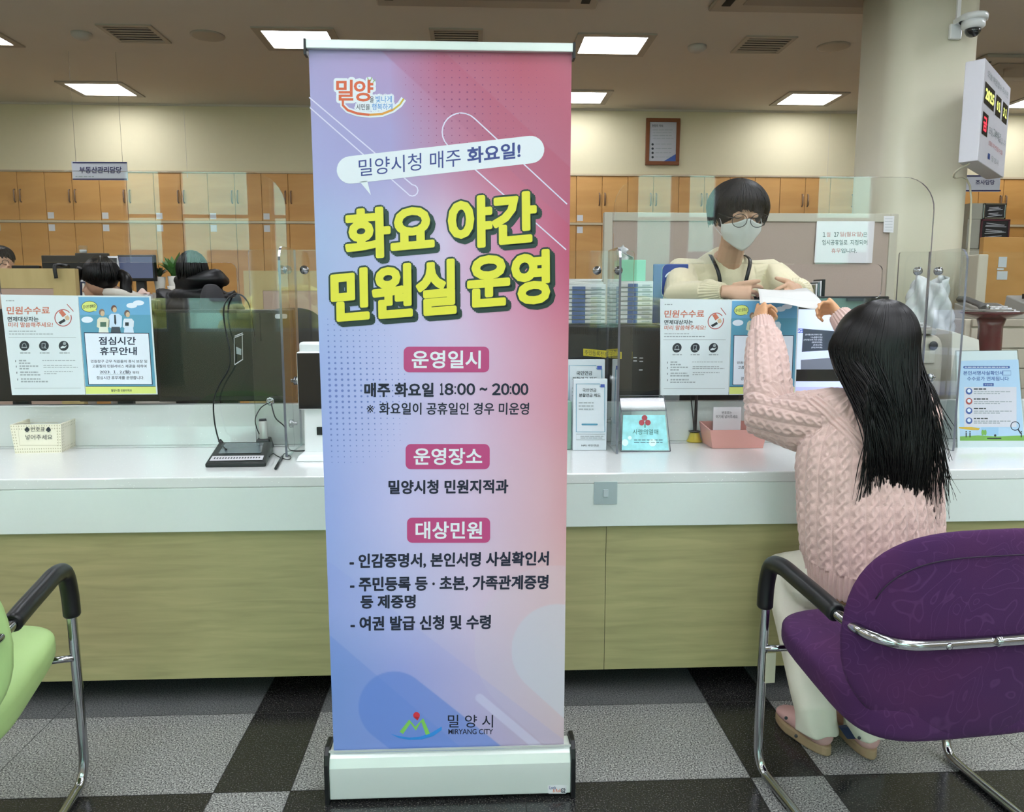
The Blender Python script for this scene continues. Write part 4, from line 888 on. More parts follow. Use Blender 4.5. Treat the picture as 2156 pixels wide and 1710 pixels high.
s.line([(493, 712), (510, 704), (511, 758), (494, 767)], 1, m_tag, 1, True); s.poly([(497, 730), (508, 735), (508, 748), (498, 745)], p_gr, 1); s.rrect(579, 661, 605, 671, 4, m_tag, 1); build('sticker', s.mb, mc)
bx = thing('computer_case', 'black vented computer case behind the leaflets with a yellow label', 'computer', tuple(atY(1290, 840, 3.2))[:2] + (DZ,))
a, b = atY(1120, 840, 3.1), atY(1392, 684, 3.1)
build('housing', MB().box((a.x, 3.1, DZ), (b.x, 3.35, b.z)), bx, mat('case_black', '1c1c20', .4), bevel=.006)
k = MB()
for x0, x1 in ((1192, 1268), (1328, 1362)):
    for i in range(int((x1 - x0) / 4.4)):
        p, q_ = atY(x0 + i * 4.4, 704, 3.1), atY(x0 + i * 4.4 + 2.2, 690, 3.1); k.box((p.x, 3.097, p.z), (q_.x, 3.1, q_.z))
for x, y in ((1337, 753), (1350, 754), (1337, 760), (1350, 761), (1349, 779)): p = atY(x, y, 3.1); k.box((p.x - .007, 3.097, p.z - .002), (p.x + .007, 3.1, p.z + .002), m_tag)
build('vent_slots', k, bx, m_dark); s = Sheet((0, 3.0965, 1), (0, -1, 0), step=.0003)
s.poly([(1228, 734), (1309, 741), (1309, 756), (1228, 749)], mat('label_yellow', 'd8c42e', .5), 0); s.text('주민등록전용 모니터', (1231, 747), (1306, 754), (1231, 736.5), p_dk, 1, .0); build('label', s.mb, bx)
bz = b.z
m_pap = mat('stack_paper', 'e4e4e0', .7); m_blu = mat('blue_divider', '4c6494', .45); m_drw = mat('drawer_white', 'c9cccb', .4)
def drawers(x0, x1, ytop, Y, lb):
    a, b = atY(x0, 690, Y), atY(x1, ytop, Y); t = thing('drawer_tower', lb, 'drawers', ((a.x + b.x) / 2, Y + .12, bz), group='stacked white drawers')
    build('frame', MB().box((a.x, Y + .004, bz + .001), (b.x, Y + .21, b.z)), t, m_drw, bevel=.002)
    n = 9; h = (b.z - bz - .012) / n; w = b.x - a.x
    for i in range(n):
        z = bz + .004 + i * h
        d = build('drawer', MB().box((a.x + .004, Y - .004, z + .002), (b.x - .004, Y + .004, z + h - .002)), t, m_drw, bevel=.0015)
        build('blue_band', MB().box((a.x + w * .28, Y - .0052, z + .002), (a.x + w * .56, Y - .0045, z + h - .002)), d, m_blu)
        sh = Sheet((0, Y - .0052, 1), (0, -1, 0), step=.0003); c0 = a.x + w * .68; sh.poly([(c0 - sh.p.x, z + h * .35 - 1), (c0 + w * .22, z + h * .35 - 1), (c0 + w * .22, z + h * .65 - 1), (c0, z + h * .65 - 1)], p_gr, 0, uv=True); build('name_strip', sh.mb, d)
    return b.z
dz = drawers(1176, 1276, 598, 3.12, 'white drawer tower with blue bands next to the banner edge, loose paper on top')
dz2 = drawers(1299, 1376, 592, 3.12, 'white drawer tower with blue bands under the green tissue box')
def paper_stack(c, w, d, n, name, lb, m=m_pap, seed=0, grp=None):
    t = MB(); rg = random.Random(seed)
    for i in range(n):
        r = Matrix.Rotation(rg.uniform(-.08, .08), 3, 'Z'); z = c[2] + .0005 + i * .004
        t.box((c[0] - w / 2, c[1] - d / 2, z), (c[0] + w / 2, c[1] + d / 2, z + .0037), None, r)
    return tag(build(name, t, m=m), lb, 'papers', grp)
p = atY(1215, 596, 3.25); paper_stack((p.x, 3.225, dz), .17, .2, 5, 'paper_stack', 'loose white papers on top of the drawer tower beside the banner')
a, b = atY(1303, 588, 3.15), atY(1360, 547, 3.15); tbx = thing('tissue_box', 'green tissue box with a white tissue sticking up on the drawer tower', 'tissue box', ((a.x + b.x) / 2, 3.2, dz2))
build('box', MB().box((a.x, 3.15, dz2 + .0005), (b.x, 3.26, b.z)), tbx, mat('mint_card', '7fc4a2', .5), bevel=.002)
t0 = Vector(((a.x * .7 + b.x * .3), 3.2, b.z)); k = MB()
k.grid(lambda u, v: t0 + Vector(((u - .5) * .06 * (1 - .45 * v) + .012 * math.sin(7 * v) - .01 * v, .018 * math.sin(u * 9 + v * 3) * (1 - .4 * v), v * (.062 - .03 * abs(u - .3)))), 10, 8)
build('tissue', k, tbx, m_tag, solid=.001)
# blue desk sign behind
a, b = atY(1374, 640, 3.26), atY(1450, 556, 3.26); bsn = thing('blue_sign', 'dark blue desk sign with white swoosh behind the green tissue box', 'sign', ((a.x + b.x) / 2, 3.46, DZ))
build('plate', MB().box((a.x, 3.26, a.z - .08), (b.x, 3.27, b.z)), bsn, mat('sign_royal', '33488f', .3), bevel=.004); build('stand', MB().box((a.x + .02, 3.27, DZ), (b.x - .02, 3.34, a.z - .07)), bsn, m_white)
s = Sheet((0, 3.2588, 1), (0, -1, 0), step=.0003); s.arc(1418, 590, 18, 3, p_wh, 200, 300); s.htext('기', 1405, 597, 1413, 606, p_wh, 1, .01); build('print', s.mb, bsn)
# bright display facing the public
m_scr = mat('screen_lit', 'c3cdf0', .2, emit='c3cdf0', estr=.55)
md = monitor(1560, 624, 1873, 846, 3.06, 'lit screen facing the public between blue poster and the girl\'s hair')
s = Sheet((0, 3.0585, 1), (0, -1, 0), step=.0003)
def em(n, c, e=.5): return mat('lit_' + n, c, .2, emit=c, estr=e)
s.poly([(1570, 650), (1868, 653), (1868, 833), (1570, 833)], m_scr, 0); s.rect(1570, 692, 1691, 701, em('blue', '3f57b8'), 1); s.htext('MIRYANG', 1648, 693, 1689, 700, em('w', 'd8def5'), 2, .01)
s.poly([(1691, 692), (1868, 706), (1868, 730), (1688, 741)], em('slate', '3a4356', .35), 2)
for i, (t, x) in enumerate((('(한국통신에 의하여 제공', 1695), ('나노융합의 중심', 1707), ('(관광발전에 의한 관광)', 1692), ('(밀양아리랑)', 1709), ('(초등교육)', 1712), ('(주민자치회)', 1708))): s.htext(t, x, 703 + i * 5.4, 1731, 707 + i * 5.4, em('w', 'd8def5'), 3, .0)
s.poly([(1686, 758), (1868, 745), (1868, 778), (1686, 778)], em('grey', '6e7385', .35), 1); s.rect(1570, 778, 1868, 803, em('black', '15161a', .1), 2); s.rect(1570, 815, 1868, 826, em('lilac', 'b4b6e6'), 2); s.rect(1570, 826, 1868, 833, em('blue', '3f57b8'), 2)
s.htext('TG', 1727, 836, 1737, 843, m_tag, 1, .0); build('display', s.mb, md)
# grey partition behind the clerk with a notice
m_mauve = mat('partition_fabric', 'a8988e', .95, noise=.05, nscale=120, bump=.3, bscale=500); m_pfr = mat('partition_frame', 'b5b0a0', .5)
def partition(x0, x1, zt, Y, fr, m1, m2, lb, cap_z=None):
    t = thing('desk_partition', lb, 'partition', ((x0 + x1) / 2, Y, 0)); k = MB()
    k.box((x0, Y, 0), (x0 + fr, Y + .05, zt)).box((x1 - fr, Y, 0), (x1, Y + .05, zt)).box((x0 + fr, Y, zt - (cap_z or fr)), (x1 - fr, Y + .05, zt)).box((x0 + fr, Y, 0), (x1 - fr, Y + .05, .08))
    build('frame', k, t, m1, bevel=.003); build('panel', MB().box((x0 + fr, Y + .008, .08), (x1 - fr, Y + .042, zt - (cap_z or fr))), t, m2); return t
p0, p1 = atY(1470, 448, 4.2), atY(1893, 450, 4.2)
partition(p0.x - .5, p1.x, p1.z, 4.2, .045, m_pfr, m_mauve, 'grey framed fabric partition behind the masked clerk')
Yn = 4.199; s = Sheet((0, Yn, 1), (0, -1, 0), step=.0006)
s.poly([(1720, 466), (1842, 466), (1836, 554), (1714, 553)], mat('notice_paper', 'd3cfd2', .6), 0)
for t, x0, x1, y0, y1, m in (('１', 1732, 1738, 489, 499, p_dk), ('월', 1740, 1748, 489, 499, p_red), ('27', 1756, 1766, 489, 499, p_dk), ('일(월요일)', 1768, 1816, 488, 500, p_red), ('은', 1817, 1826, 489, 499, p_dk), ('임시공휴일로', 1731, 1784, 505, 516, p_dk), ('지정되어', 1790, 1826, 505, 516, p_dk), ('휴무', 1750, 1770, 523, 533, p_red), ('입니다.', 1771, 1804, 523, 533, p_dk)): s.htext(t, x0, y0, x1, y1, m, 2, .0 if len(t) < 2 else .008)
tag(build('holiday_notice', s.mb), 'white holiday notice in red and black on the grey partition', 'notice')
s = Sheet((0, Yn, 1), (0, -1, 0), step=.0006); s.poly([(1861, 455), (1883, 455), (1881, 490), (1860, 489)], m_tag, 0)
for i in range(5): s.rect(1863, 460 + i * 6, 1879, 460.8 + i * 6, p_gr, 1)
tag(build('list_note', s.mb), 'small lined note in the upper right corner of the grey partition', 'note')
# ---------------------------------------------------------------- pillar, dome camera, electronic date board
def rbox(x0, x1, y0, y1, z0, z1, r): return MB().prism([(x, y, z0) for x, y in rr(x0, y0, x1, y1, r, 8)], (0, 0, z1 - z0))
m_pil = mat('pillar_paint', 'dedac4', .45)
pl = rbox(2.625, 3.2, 5.0, 5.575, 0, CEIL, .14); pl.sm = [len(f) == 4 for f in pl.f]
po = struct('pillar', pl, m_pil); po['label'] = 'wide cream pillar with rounded corners right of the grey partition'; po['category'] = 'pillar'
Yc_ = 4.98; c = atY(2036, 55, 4.93); cm = thing('dome_camera', 'white dome security camera on a bracket high on the pillar', 'camera', (c.x, 5.0, c.z))
build('wall_plate', MB().box((c.x - .075, 4.975, c.z - .06), (c.x + .0, 5.0, c.z + .03)), cm, m_white, bevel=.006)
k = MB().lathe((c.x + .02, 4.9, c.z), [(.001, .055), (.075, .055), (.08, .045), (.078, .02), (.001, .02)], None, 28); k.box((c.x - .06, 4.9, c.z + .02), (c.x + .03, 4.98, c.z + .05)); build('bracket', k, cm, m_white)
build('body', MB().lathe((c.x + .02, 4.9, c.z), [(.001, .02), (.066, .02), (.066, -.015), (.05, -.028), (.001, -.028)], None, 28), cm, m_white); build('dome', MB().lathe((c.x + .02, 4.9, c.z), [(.046, -.028), (.044, -.045), (.034, -.062), (.018, -.072), (.002, -.075)], None, 24), cm, mat('smoked_dome', '101216', .06, coat=1))
tag(build('cable_conduit', MB().box((c.x - .035, 4.985, c.z + .05), (c.x - .012, 5.0, CEIL))), 'narrow white cable duct above the dome camera on the pillar', 'conduit'); bpy.data.objects['cable_conduit'].data.materials.append(m_pil)
M_, R_, L_ = atY(2075, 122, 4.5), atY(2130, 165, 5.1), atY(2033, 128, 4.58)
z1 = M_.z; z0 = atY(2058, 338, 4.5).z; m_, r_, l_ = [Vector((v.x, v.y, 0)) for v in (M_, R_, L_)]
q4 = [m_, r_, r_ + (l_ - m_), l_]
eb = thing('date_board', 'white electronic date board with yellow and red digits hung on the pillar', 'display board', (m_.x, m_.y, z0))
build('case', MB().hexa([v + Vector((0, 0, z0)) for v in q4], [v + Vector((0, 0, z1)) for v in q4]), eb, mat('board_white', 'd4d4dc', .4), bevel=.004)
wd = r_ - m_; nrm = Vector((wd.y, -wd.x, 0)).normalized(); s = Sheet(Vector((m_.x, m_.y, z0)) + nrm * .001, nrm, step=.0008, right=wd.normalized()); WW, HH = wd.length, z1 - z0
def bt_(t, x0, y0, x1, y1, m, l=2, b=0):
    V, F = glyphs(t, b); lo, hi = V.min(0), V.max(0); P = (V - lo) / (hi - lo)
    s.mb.add([s.w(WW * (x0 + (x1 - x0) * p[0]), HH * (y0 + (y1 - y0) * p[1]), l) for p in P], F, m)
def br_(x0, y0, x1, y1, m, l=1): s.poly([(WW * x0, HH * y0), (WW * x1, HH * y0), (WW * x1, HH * y1), (WW * x0, HH * y1)], m, l, uv=True)
e_y = mat('led_yellow', 'e8f080', .4, emit='dff070', estr=.9); e_r = mat('led_red', 'ff4050', .4, emit='ff3048', estr=.9)
bt_('오늘 여권접수 하시면', .1, .85, .9, .92, p_gr, 2, .01)
def win(x0, y0, x1, y1, t, tx, m):
    keep = s.mb; s.mb = MB(); br_(x0, y0, x1, y1, m_black); bt_(t, *tx, m, 2, .03); build('digit_window', s.mb, eb); s.mb = keep
win(.05, .58, .4, .79, '2025', (.08, .63, .38, .74), e_y); win(.46, .57, .66, .78, '0１', (.5, .63, .63, .73), e_y); win(.73, .57, .93, .78, '3１', (.76, .63, .9, .73), e_y); win(.05, .28, .24, .5, '금', (.08, .32, .2, .46), e_r)
bt_('요일', .28, .33, .42, .41, p_gr); bt_('교부예정', .44, .33, .74, .43, p_gr, 2, .02); bt_('입니다', .76, .33, .95, .4, p_gr)
bt_('상황에 따라 변경될 수 있음', .3, .22, .85, .27, p_red); bt_('밀양시', .45, .08, .72, .14, p_gr); br_(.32, .08, .39, .14, m_sn, 2); build('face_print', s.mb, eb)
k0 = Vector((m_.x + .01, m_.y + .09, z0)); cable([k0, k0 + Vector((-.03, .1, -.06)), Vector((3.17, 4.99, z0 - .15)), Vector((3.17, 4.99, .8))], .006, 'power_cord', eb, m_pil)
# hanging department signs
def hsign(x0, y0, x1, y1, Y, t, tx0, tx1, lb, slant=3):
    a, b = atY(x0, y1, Y), atY(x1, y0, Y); o = thing('hanging_sign', lb, 'sign', ((a.x + b.x) / 2, Y, a.z)); W, H = b.x - a.x, b.z - a.z
    build('plate', MB().box((a.x, Y, a.z), (b.x, Y + .006, b.z)), o, mat('sign_grey', 'c9cbd6', .5))
    s = Sheet((0, Y - .001, 1), (0, -1, 0), step=.001); m = mat('sign_violet', '2c2a5c', .5); s.rect(x0, y0, x1, y0 + 3, m, 1); s.rect(x0, y1 - 3, x1, y1, m, 1); s.htext(t, tx0, y0 + 10, tx1, y1 - 14, m, 1, .022); s.stripes(x0 + 6, x0 + 45, [y1 - 8], 2, p_gr, 1, 1, 6, 2); build('lettering', s.mb, o)
    for x in (a.x + W * .08, b.x - W * .08): build('wire', MB().tube([(x, Y + .003, b.z), (x, Y + .003, CEIL)], .0015, None, 4), o, m_frame)
hsign(153, 341, 267, 379, 7.0, '부동산관리담당', 167, 256, 'hanging sign for the real estate section, left of the banner'); hsign(1975, 369, 2107, 403, 7.0, '조사담당', 2054, 2094, 'hanging survey section sign right of the pillar')
# framed charter on the back wall
a, b = atY(1359, 347, WY - .03), atY(1433, 249, WY - .03); pf = thing('framed_charter', 'brown wooden picture frame with a printed charter high on the back wall', 'picture frame', ((a.x + b.x) / 2, WY, a.z))
k = MB(); f = .04; Y = WY - .03
k.box((a.x, Y, a.z), (b.x, WY, a.z + f)).box((a.x, Y, b.z - f), (b.x, WY, b.z)).box((a.x, Y, a.z + f), (a.x + f, WY, b.z - f)).box((b.x - f, Y, a.z + f), (b.x, WY, b.z - f)); build('frame', k, pf, mat('frame_brown', '7d4a2c', .4), bevel=.004)
s = Sheet((0, Y + .01, 1), (0, -1, 0), step=.001); s.rect(1366, 255, 1427, 341, mat('charter_paper', 'b9bcc4', .3, coat=.5), 0); s.htext('헌장의 약속', 1373, 262, 1396, 268, p_dk, 1, .01)
for i in range(4): s.stripes(1374, 1418, [273 + i * 6], 1.2, p_gr, 1, i, 8, 1.5); s.disc(1374, 304 + i * 9, 2.5, p_dk, 1); s.stripes(1380, 1414, [303 + i * 9], 1.2, p_gr, 1, i + 5, 8, 1.5)
s.poly([(1395, 341), (1427, 322), (1427, 341)], m_sn, 1); build('charter', s.mb, pf)
# ---------------------------------------------------------------- cantilever chairs
def fabric(name, a, b, c):
    m = mat(name, a, .9, sheen=.03, spec=.2, bump=.25, bscale=900); n, l = m.node_tree.nodes, m.node_tree.links; p = n['Principled BSDF']
    tc = n.new('ShaderNodeTexCoord'); nz = n.new('ShaderNodeTexNoise'); nz.inputs['Scale'].default_value = 5; nz.inputs['Detail'].default_value = 1; nz.inputs['Distortion'].default_value = 2.2
    l.new(tc.outputs['Object'], nz.inputs['Vector']); sn = n.new('ShaderNodeMath'); sn.operation = 'MULTIPLY'; sn.inputs[1].default_value = 60; l.new(nz.outputs[0], sn.inputs[0])
    s2 = n.new('ShaderNodeMath'); s2.operation = 'SINE'; l.new(sn.outputs[0], s2.inputs[0]); r = n.new('ShaderNodeValToRGB'); l.new(s2.outputs[0], r.inputs[0])
    r.color_ramp.elements[0].position = .86; r.color_ramp.elements[0].color = lin(a); r.color_ramp.elements[1].position = 1.0; r.color_ramp.elements[1].color = lin(b)
    big = n.new('ShaderNodeTexNoise'); big.inputs['Scale'].default_value = 4; l.new(tc.outputs['Object'], big.inputs['Vector']); r3 = n.new('ShaderNodeValToRGB'); l.new(big.outputs[0], r3.inputs[0])
    r3.color_ramp.elements[0].position = .45; r3.color_ramp.elements[1].position = .65; mx = n.new('ShaderNodeMix'); mx.data_type = 'RGBA'; l.new(r3.outputs[0], mx.inputs[0]); l.new(r.outputs[0], mx.inputs[6]); mx.inputs[7].default_value = lin(c)
    m5 = n.new('ShaderNodeMix'); m5.data_type = 'RGBA'; m5.inputs[0].default_value = .35; l.new(r.outputs[0], m5.inputs[6]); l.new(mx.outputs[2], m5.inputs[7]); l.new(m5.outputs[2], p.inputs['Base Color']); return m
f_purple = fabric('purple_fabric', '42244c', '4e2e56', '52284c')
f_green = mat('green_vinyl', 'a5c480', .45, noise=.02, bump=.05, bscale=300)
def spline(P, k=6):
    P = [Vector(p) for p in P]; out = []
    for i in range(len(P) - 1):
        p0, p1, p2, p3 = P[max(i - 1, 0)], P[i], P[i + 1], P[min(i + 2, len(P) - 1)]
        for j in range(k):
            t = j / k; out.append(.5 * ((2 * p1) + (-p0 + p2) * t + (2 * p0 - 5 * p1 + 4 * p2 - p3) * t * t + (-p0 + 3 * p1 - 3 * p2 + p3) * t ** 3))
    return out + [P[-1]]
def superpad(cx, cy, cz, rx, ry, rz, bend, m, e=2.6, ey=2.2, nu=56, nv=20, shape=None):
    k = MB()
    def f(u, v):
        a = 2 * math.pi * u; t = math.pi * (v - .5)
        sp = lambda x, q: math.copysign(abs(x) ** q, x)
        X = rx * sp(math.cos(a), 2 / e) * sp(math.cos(t), 2 / ey); Z = rz * sp(math.sin(a), 2 / e) * sp(math.cos(t), 2 / ey); Y = ry * sp(math.sin(t), 2 / ey)
        if shape: X, Y, Z = shape(X, Y, Z)
        return (cx + X, cy + Y + bend * (X / rx) ** 2, cz + Z)
    k.grid(f, nu, nv, m); return k
def chair(x, y, rz, fab, lb, screw=True):
    t = thing('cantilever_chair', lb, 'chair', (x, y, 0), rz)
    H = .28
    for sx in (-1, 1):
        P = spline([(0, -.262, .572), (sx * .12, -.262, .573), (sx * .2, -.258, .576), (sx * .25, -.235, .583), (sx * .278, -.18, .59), (sx * H, -.06, .598), (sx * H, .08, .607), (sx * H, .15, .607), (sx * (H + .001), .195, .58), (sx * (H + .002), .205, .5), (sx * (H + .004), .207, .3), (sx * (H + .005), .207, .12), (sx * (H + .004), .203, .06), (sx * H, .183, .022), (sx * (H - .004), .13, .0135), (sx * (H - .006), -.1, .0135), (sx * (H - .01), -.26, .0135)])
        build('side_frame', MB().tube(P, .0125, None, 14), t, m_chrome, local=True)
        build('armrest', MB().tube(spline([(sx * H, -.125, .594), (sx * H, -.06, .602), (sx * H, .06, .612), (sx * H, .13, .616), (sx * (H + .001), .185, .6), (sx * (H + .002), .206, .54), (sx * (H + .003), .208, .475)]), [.0185] + [(.021, .0225)] * 35 + [.0185], None, 16), t, m_black, local=True, bevel=.004)
        build('floor_glide', MB().box((sx * (H - .004) - .009, .05, 0), (sx * (H - .004) + .009, .12, .006)), t, m_black, local=True)
        build('seat_bracket', MB().tube([(sx * (H + .003), .2, .365), (sx * .2, .19, .365)], .009, None, 10), t, m_chrome, local=True)
        if screw: build('screw', MB().lathe((sx * .115, -.2735, .573), [(.001, .004), (.006, .003), (.008, 0), (.001, 0)], None, 14, 'Y'), t, m_chrome, local=True)
    build('rear_floor_bar', MB().tube([(-.27, -.26, .0135), (.27, -.26, .0135)], .0125, None, 12), t, m_chrome, local=True)
    def sh(X, Y, Z):
        if Z < 0: X *= 1 - .12 * (Z / .23) ** 2
        else: X *= 1 - .06 * (Z / .23)
        return X, Y, Z
    b = superpad(0, -.225, .570, .30, .03, .237, .055, None, e=2.9, shape=sh); bk = build('backrest', b, t, fab, local=True)
    wp = [(.30 * .93 * abs(math.cos(a)) ** (2 / 2.9) * (1 if math.cos(a) > 0 else -1), abs(math.sin(a)) ** (2 / 2.9) * .228 * .90) for a in [math.radians(20 + 140 * i / 30) for i in range(31)]]
    wp = [((X * (1 - .06 * Z / .23)), Z) for X, Z in wp]
    build('seam', MB().tube([(X * .95, -.2515 + .055 * (X / .30) ** 2, .572 + Z * .9) for X, Z in wp], .0016, None, 5), bk, mat('seam_thread', '24142c', .7) if fab is f_purple else fab, local=True)
    build('seat', superpad(0, .0, .402, .268, .235, .05, 0, None, e=4.5, ey=4.5, nu=60, nv=36, shape=lambda X, Y, Z: (X, Y, Z * (1 + .25 * (-Y / .235)) + .03 * (Y / .235))), t, fab, local=True)
    return t
chp = chair(1.075, 1.80, math.radians(6), f_purple, 'purple fabric chair with chrome arms behind the long-haired girl')
build('hanging_tag', MB().box((-.282, .19, .27), (-.254, .192, .355)), chp, mat('tag_cream', 'c9c5ae', .6), local=True)
chair(-1.305, 1.76, math.radians(8), f_green, 'lime green chair with black armrest cut off at the left edge of the photo')
# ---------------------------------------------------------------- bodies
def blob(name, mb, voxel, smooth=3, parent=None, m=None, disp=None, label=None, sharp=None):
    """one continuous surface grown from overlapping tapered tubes"""
    me = bpy.data.meshes.new('b'); me.from_pydata(mb.v, [], mb.f); o = bpy.data.objects.new('b', me); COL.objects.link(o)
    r = o.modifiers.new('r', 'REMESH'); r.mode = 'VOXEL'; r.voxel_size = voxel
    if smooth: q = o.modifiers.new('s', 'SMOOTH'); q.iterations = smooth; q.factor = .5
    dg = bpy.context.evaluated_depsgraph_get(); dg.update(); m2 = bpy.data.meshes.new_from_object(o.evaluated_get(dg)); bpy.data.objects.remove(o); bpy.data.meshes.remove(me)
    n = len(m2.vertices); V = np.empty(n * 3); m2.vertices.foreach_get('co', V); V = V.reshape(-1, 3)
    if disp is not None:
        N = np.empty(n * 3); m2.vertices.foreach_get('normal', N); V = V + N.reshape(-1, 3) * disp(V)[:, None]
    W = _W.get(parent.name if parent else None)
    if W is not None: I = np.array(W.inverted()); V = V @ I[:3, :3].T + I[:3, 3]
    m2.vertices.foreach_set('co', V.ravel()); m2.polygons.foreach_set('use_smooth', [True] * len(m2.polygons)); m2.materials.clear(); m2.materials.append(m); m2.update(); m2.name = name
    o = bpy.data.objects.new(name, m2); COL.objects.link(o)
    if parent:
        o.parent = parent
        if W is not None: _W[o.name] = W
    if label: o['label'] = label
    return o
def V3(*a): return Vector(a)
def hand(mb, wrist, d, back, s=1.0, thumb=1, curl=(20, 30, 25), spread=6, tcurl=15, tdir=None, palm=.075):
    """palm, four fingers and a thumb; d towards the fingertips, back = normal of the back of the hand, thumb=+1/-1 side"""
    d = Vector(d).normalized(); back = Vector(back); back = (back - d * back.dot(d)).normalized(); sd = d.cross(back) * thumb
    w = Vector(wrist)
    mb.tube([w - d * .03 * s, w, w + d * .03 * s, w + d * palm * s, w + d * (palm + .012) * s], [(.024 * s, .018 * s), (.026 * s, .0175 * s), (.035 * s, .016 * s), (.038 * s, .0135 * s), (.034 * s, .010 * s)], None, 16, side=sd)
    for i in range(4):
        off = (1.5 - i) * .0185 * s; L = (.95, 1.05, 1.0, .8)[i]; r = (.0083, .0086, .0082, .0072)[i] * s
        a = math.radians(spread * (1.5 - i)); dd = (d * math.cos(a) + sd * math.sin(a)).normalized()
        p = w + d * (palm - .012 - (.004 if i == 3 else 0)) * s + sd * off; pts = [p]; R = [r * 1.1]; ang = 0
        cu = curl[i] if isinstance(curl[0], (tuple, list)) else curl
        for j, (ln, c) in enumerate(zip((.042, .026, .02), cu)):
            ang += math.radians(c); q = dd * math.cos(ang) - back * math.sin(ang); pts.append(pts[-1] + q * ln * L * s); R.append(r * (1.0, .92, .72)[j])
        mb.tube(pts, R, None, 10); mb.ball(pts[-1], r * .72, None, 8, 6)
        for p_, r_ in zip(pts[1:-1], R[1:-1]): mb.ball(p_, r_ * 1.02, None, 8, 6)
    tb = w + d * .022 * s + sd * .026 * s; td = Vector(tdir).normalized() if tdir else (d * .75 + sd * .62 - back * .2).normalized(); a2 = (td * math.cos(math.radians(tcurl)) + (d * .6 - back * .8).normalized() * math.sin(math.radians(tcurl))).normalized()
    P = [tb - td * .01 * s, tb + td * .03 * s, tb + td * .03 * s + a2 * .03 * s, tb + td * .03 * s + a2 * .052 * s]
    mb.tube(P, [.0135 * s, .0115 * s, .0098 * s, .0075 * s], None, 10); mb.ball(P[-1], .0075 * s, None, 8, 6)
    return P
def skin(name, c, r=.5): return mat(name, c, r, noise=.03, nscale=60, bump=.06, bscale=500)
def gauss(x): return np.exp(-x * x)
def knit(segs, ribs, amp=.0055, w=.042, per=.065):
    """raised cables that run along each limb; ribs where the knitting is ribbed"""
    def f(V):
        best = np.full(len(V), 1e9); out = np.zeros(len(V))
        for (a, b, r, ref) in segs:
            a, b = np.array(a), np.array(b); L = np.linalg.norm(b - a); t = (b - a) / L; q = V - a; s = q @ t; sc = np.clip(s, 0, L); d = np.linalg.norm(q - sc[:, None] * t, axis=1) / r
            x = np.array(ref) - t * np.dot(ref, t); x /= np.linalg.norm(x); y = np.cross(t, x); th = np.arctan2(q @ y, q @ x)
            arc = th * r; u = ((arc / w + .5) % 1) * 2 - 1; k = np.floor(arc / w + .5)
            ph = 2 * np.pi * (s / per + .5 * (k % 2))
            A = gauss((u - .42 * np.sin(ph)) / .3); B = gauss((u + .42 * np.sin(ph)) / .3)
            h = np.maximum(A * (1 + .25 * np.cos(ph)), B * (1 - .25 * np.cos(ph))) - .5 * gauss((1 - abs(u)) / .1)
            m = d < best; best = np.where(m, d, best); out = np.where(m, h, out)
        h = out * amp
        for fn, pr, am in ribs:
            msk, arc = fn(V); h = np.where(msk, am * np.cos(2 * np.pi * arc / pr), h)
        return h
    return f
# ======================= the girl seen from behind
sk1 = skin('skin_warm', 'cf9c74')
gx = 1.165
girl = thing('person', 'person seen from behind, long black hair, pink cable-knit sweater and white trousers', 'person', (1.13, 2.14, 0))
SHL, SHR = V3(1.03, 2.27, .955), V3(1.32, 2.27, .955)
ELL, ELR = V3(.945, 2.42, .945), V3(1.375, 2.45, .99)
WRL, WRR = V3(.993, 2.683, 1.226), V3(1.266, 2.688, 1.245)
def pxp(p): x, y = proj(np.array([list(p)])); return (int(x[0]), int(y[0]))
b = MB()
b.tube([(1.16, 2.16, .47), (1.16, 2.17, .55), (1.165, 2.2, .68), (1.17, 2.235, .82), (1.17, 2.25, .93), (1.17, 2.255, .98)], [(.14, .1), (.15, .11), (.12, .085), (.145, .095), (.15, .08), (.06, .05)], None, 20, side=(1, 0, 0))
b.tube([(1.17, 2.255, .93), (1.168, 2.27, 1.03), (1.165, 2.28, 1.08)], [.05, .046, .05], None, 14)
b.ball((gx, 2.26, 1.155), (.078, .095, .112), None, 24, 18)
b.ball((gx, 2.33, 1.09), (.05, .04, .045), None, 16, 10)
b.tube([(gx, 2.345, 1.17), (gx, 2.365, 1.14), (gx, 2.35, 1.125)], [.007, .012, .008], None, 8)
for sx in (-1, 1): b.ball((gx + sx * .079, 2.265, 1.145), (.012, .02, .03), None, 10, 8)
for S_, E_, W_, sx in ((SHL, ELL, WRL, -1), (SHR, ELR, WRR, 1)):
    b.tube([S_ + V3(-sx * .05, 0, .0), S_, (S_ + E_) / 2, E_, (E_ + W_) / 2, W_], [.05, .045, .04, .034, .03, .022], None, 14)
HL = hand(b, WRL, (.12, .74, .62), (-.95, -.2, .3), .92, -1, ((62, 70, 45), (58, 68, 42), (52, 64, 40), (48, 60, 40)), 3, 10, tdir=(.16, .62, .78), palm=.06)
HR = hand(b, WRR, (-.18, .78, .55), (.9, -.15, .42), .92, 1, ((62, 72, 45), (58, 70, 42), (54, 66, 40), (50, 60, 40)), 3, 10, tdir=(-.55, .6, .55), palm=.06)
KNL, KNR, ANL, ANR = V3(.975, 2.335, .44), V3(1.16, 2.345, .44), V3(.985, 2.10, .085), V3(1.118, 2.078, .085)
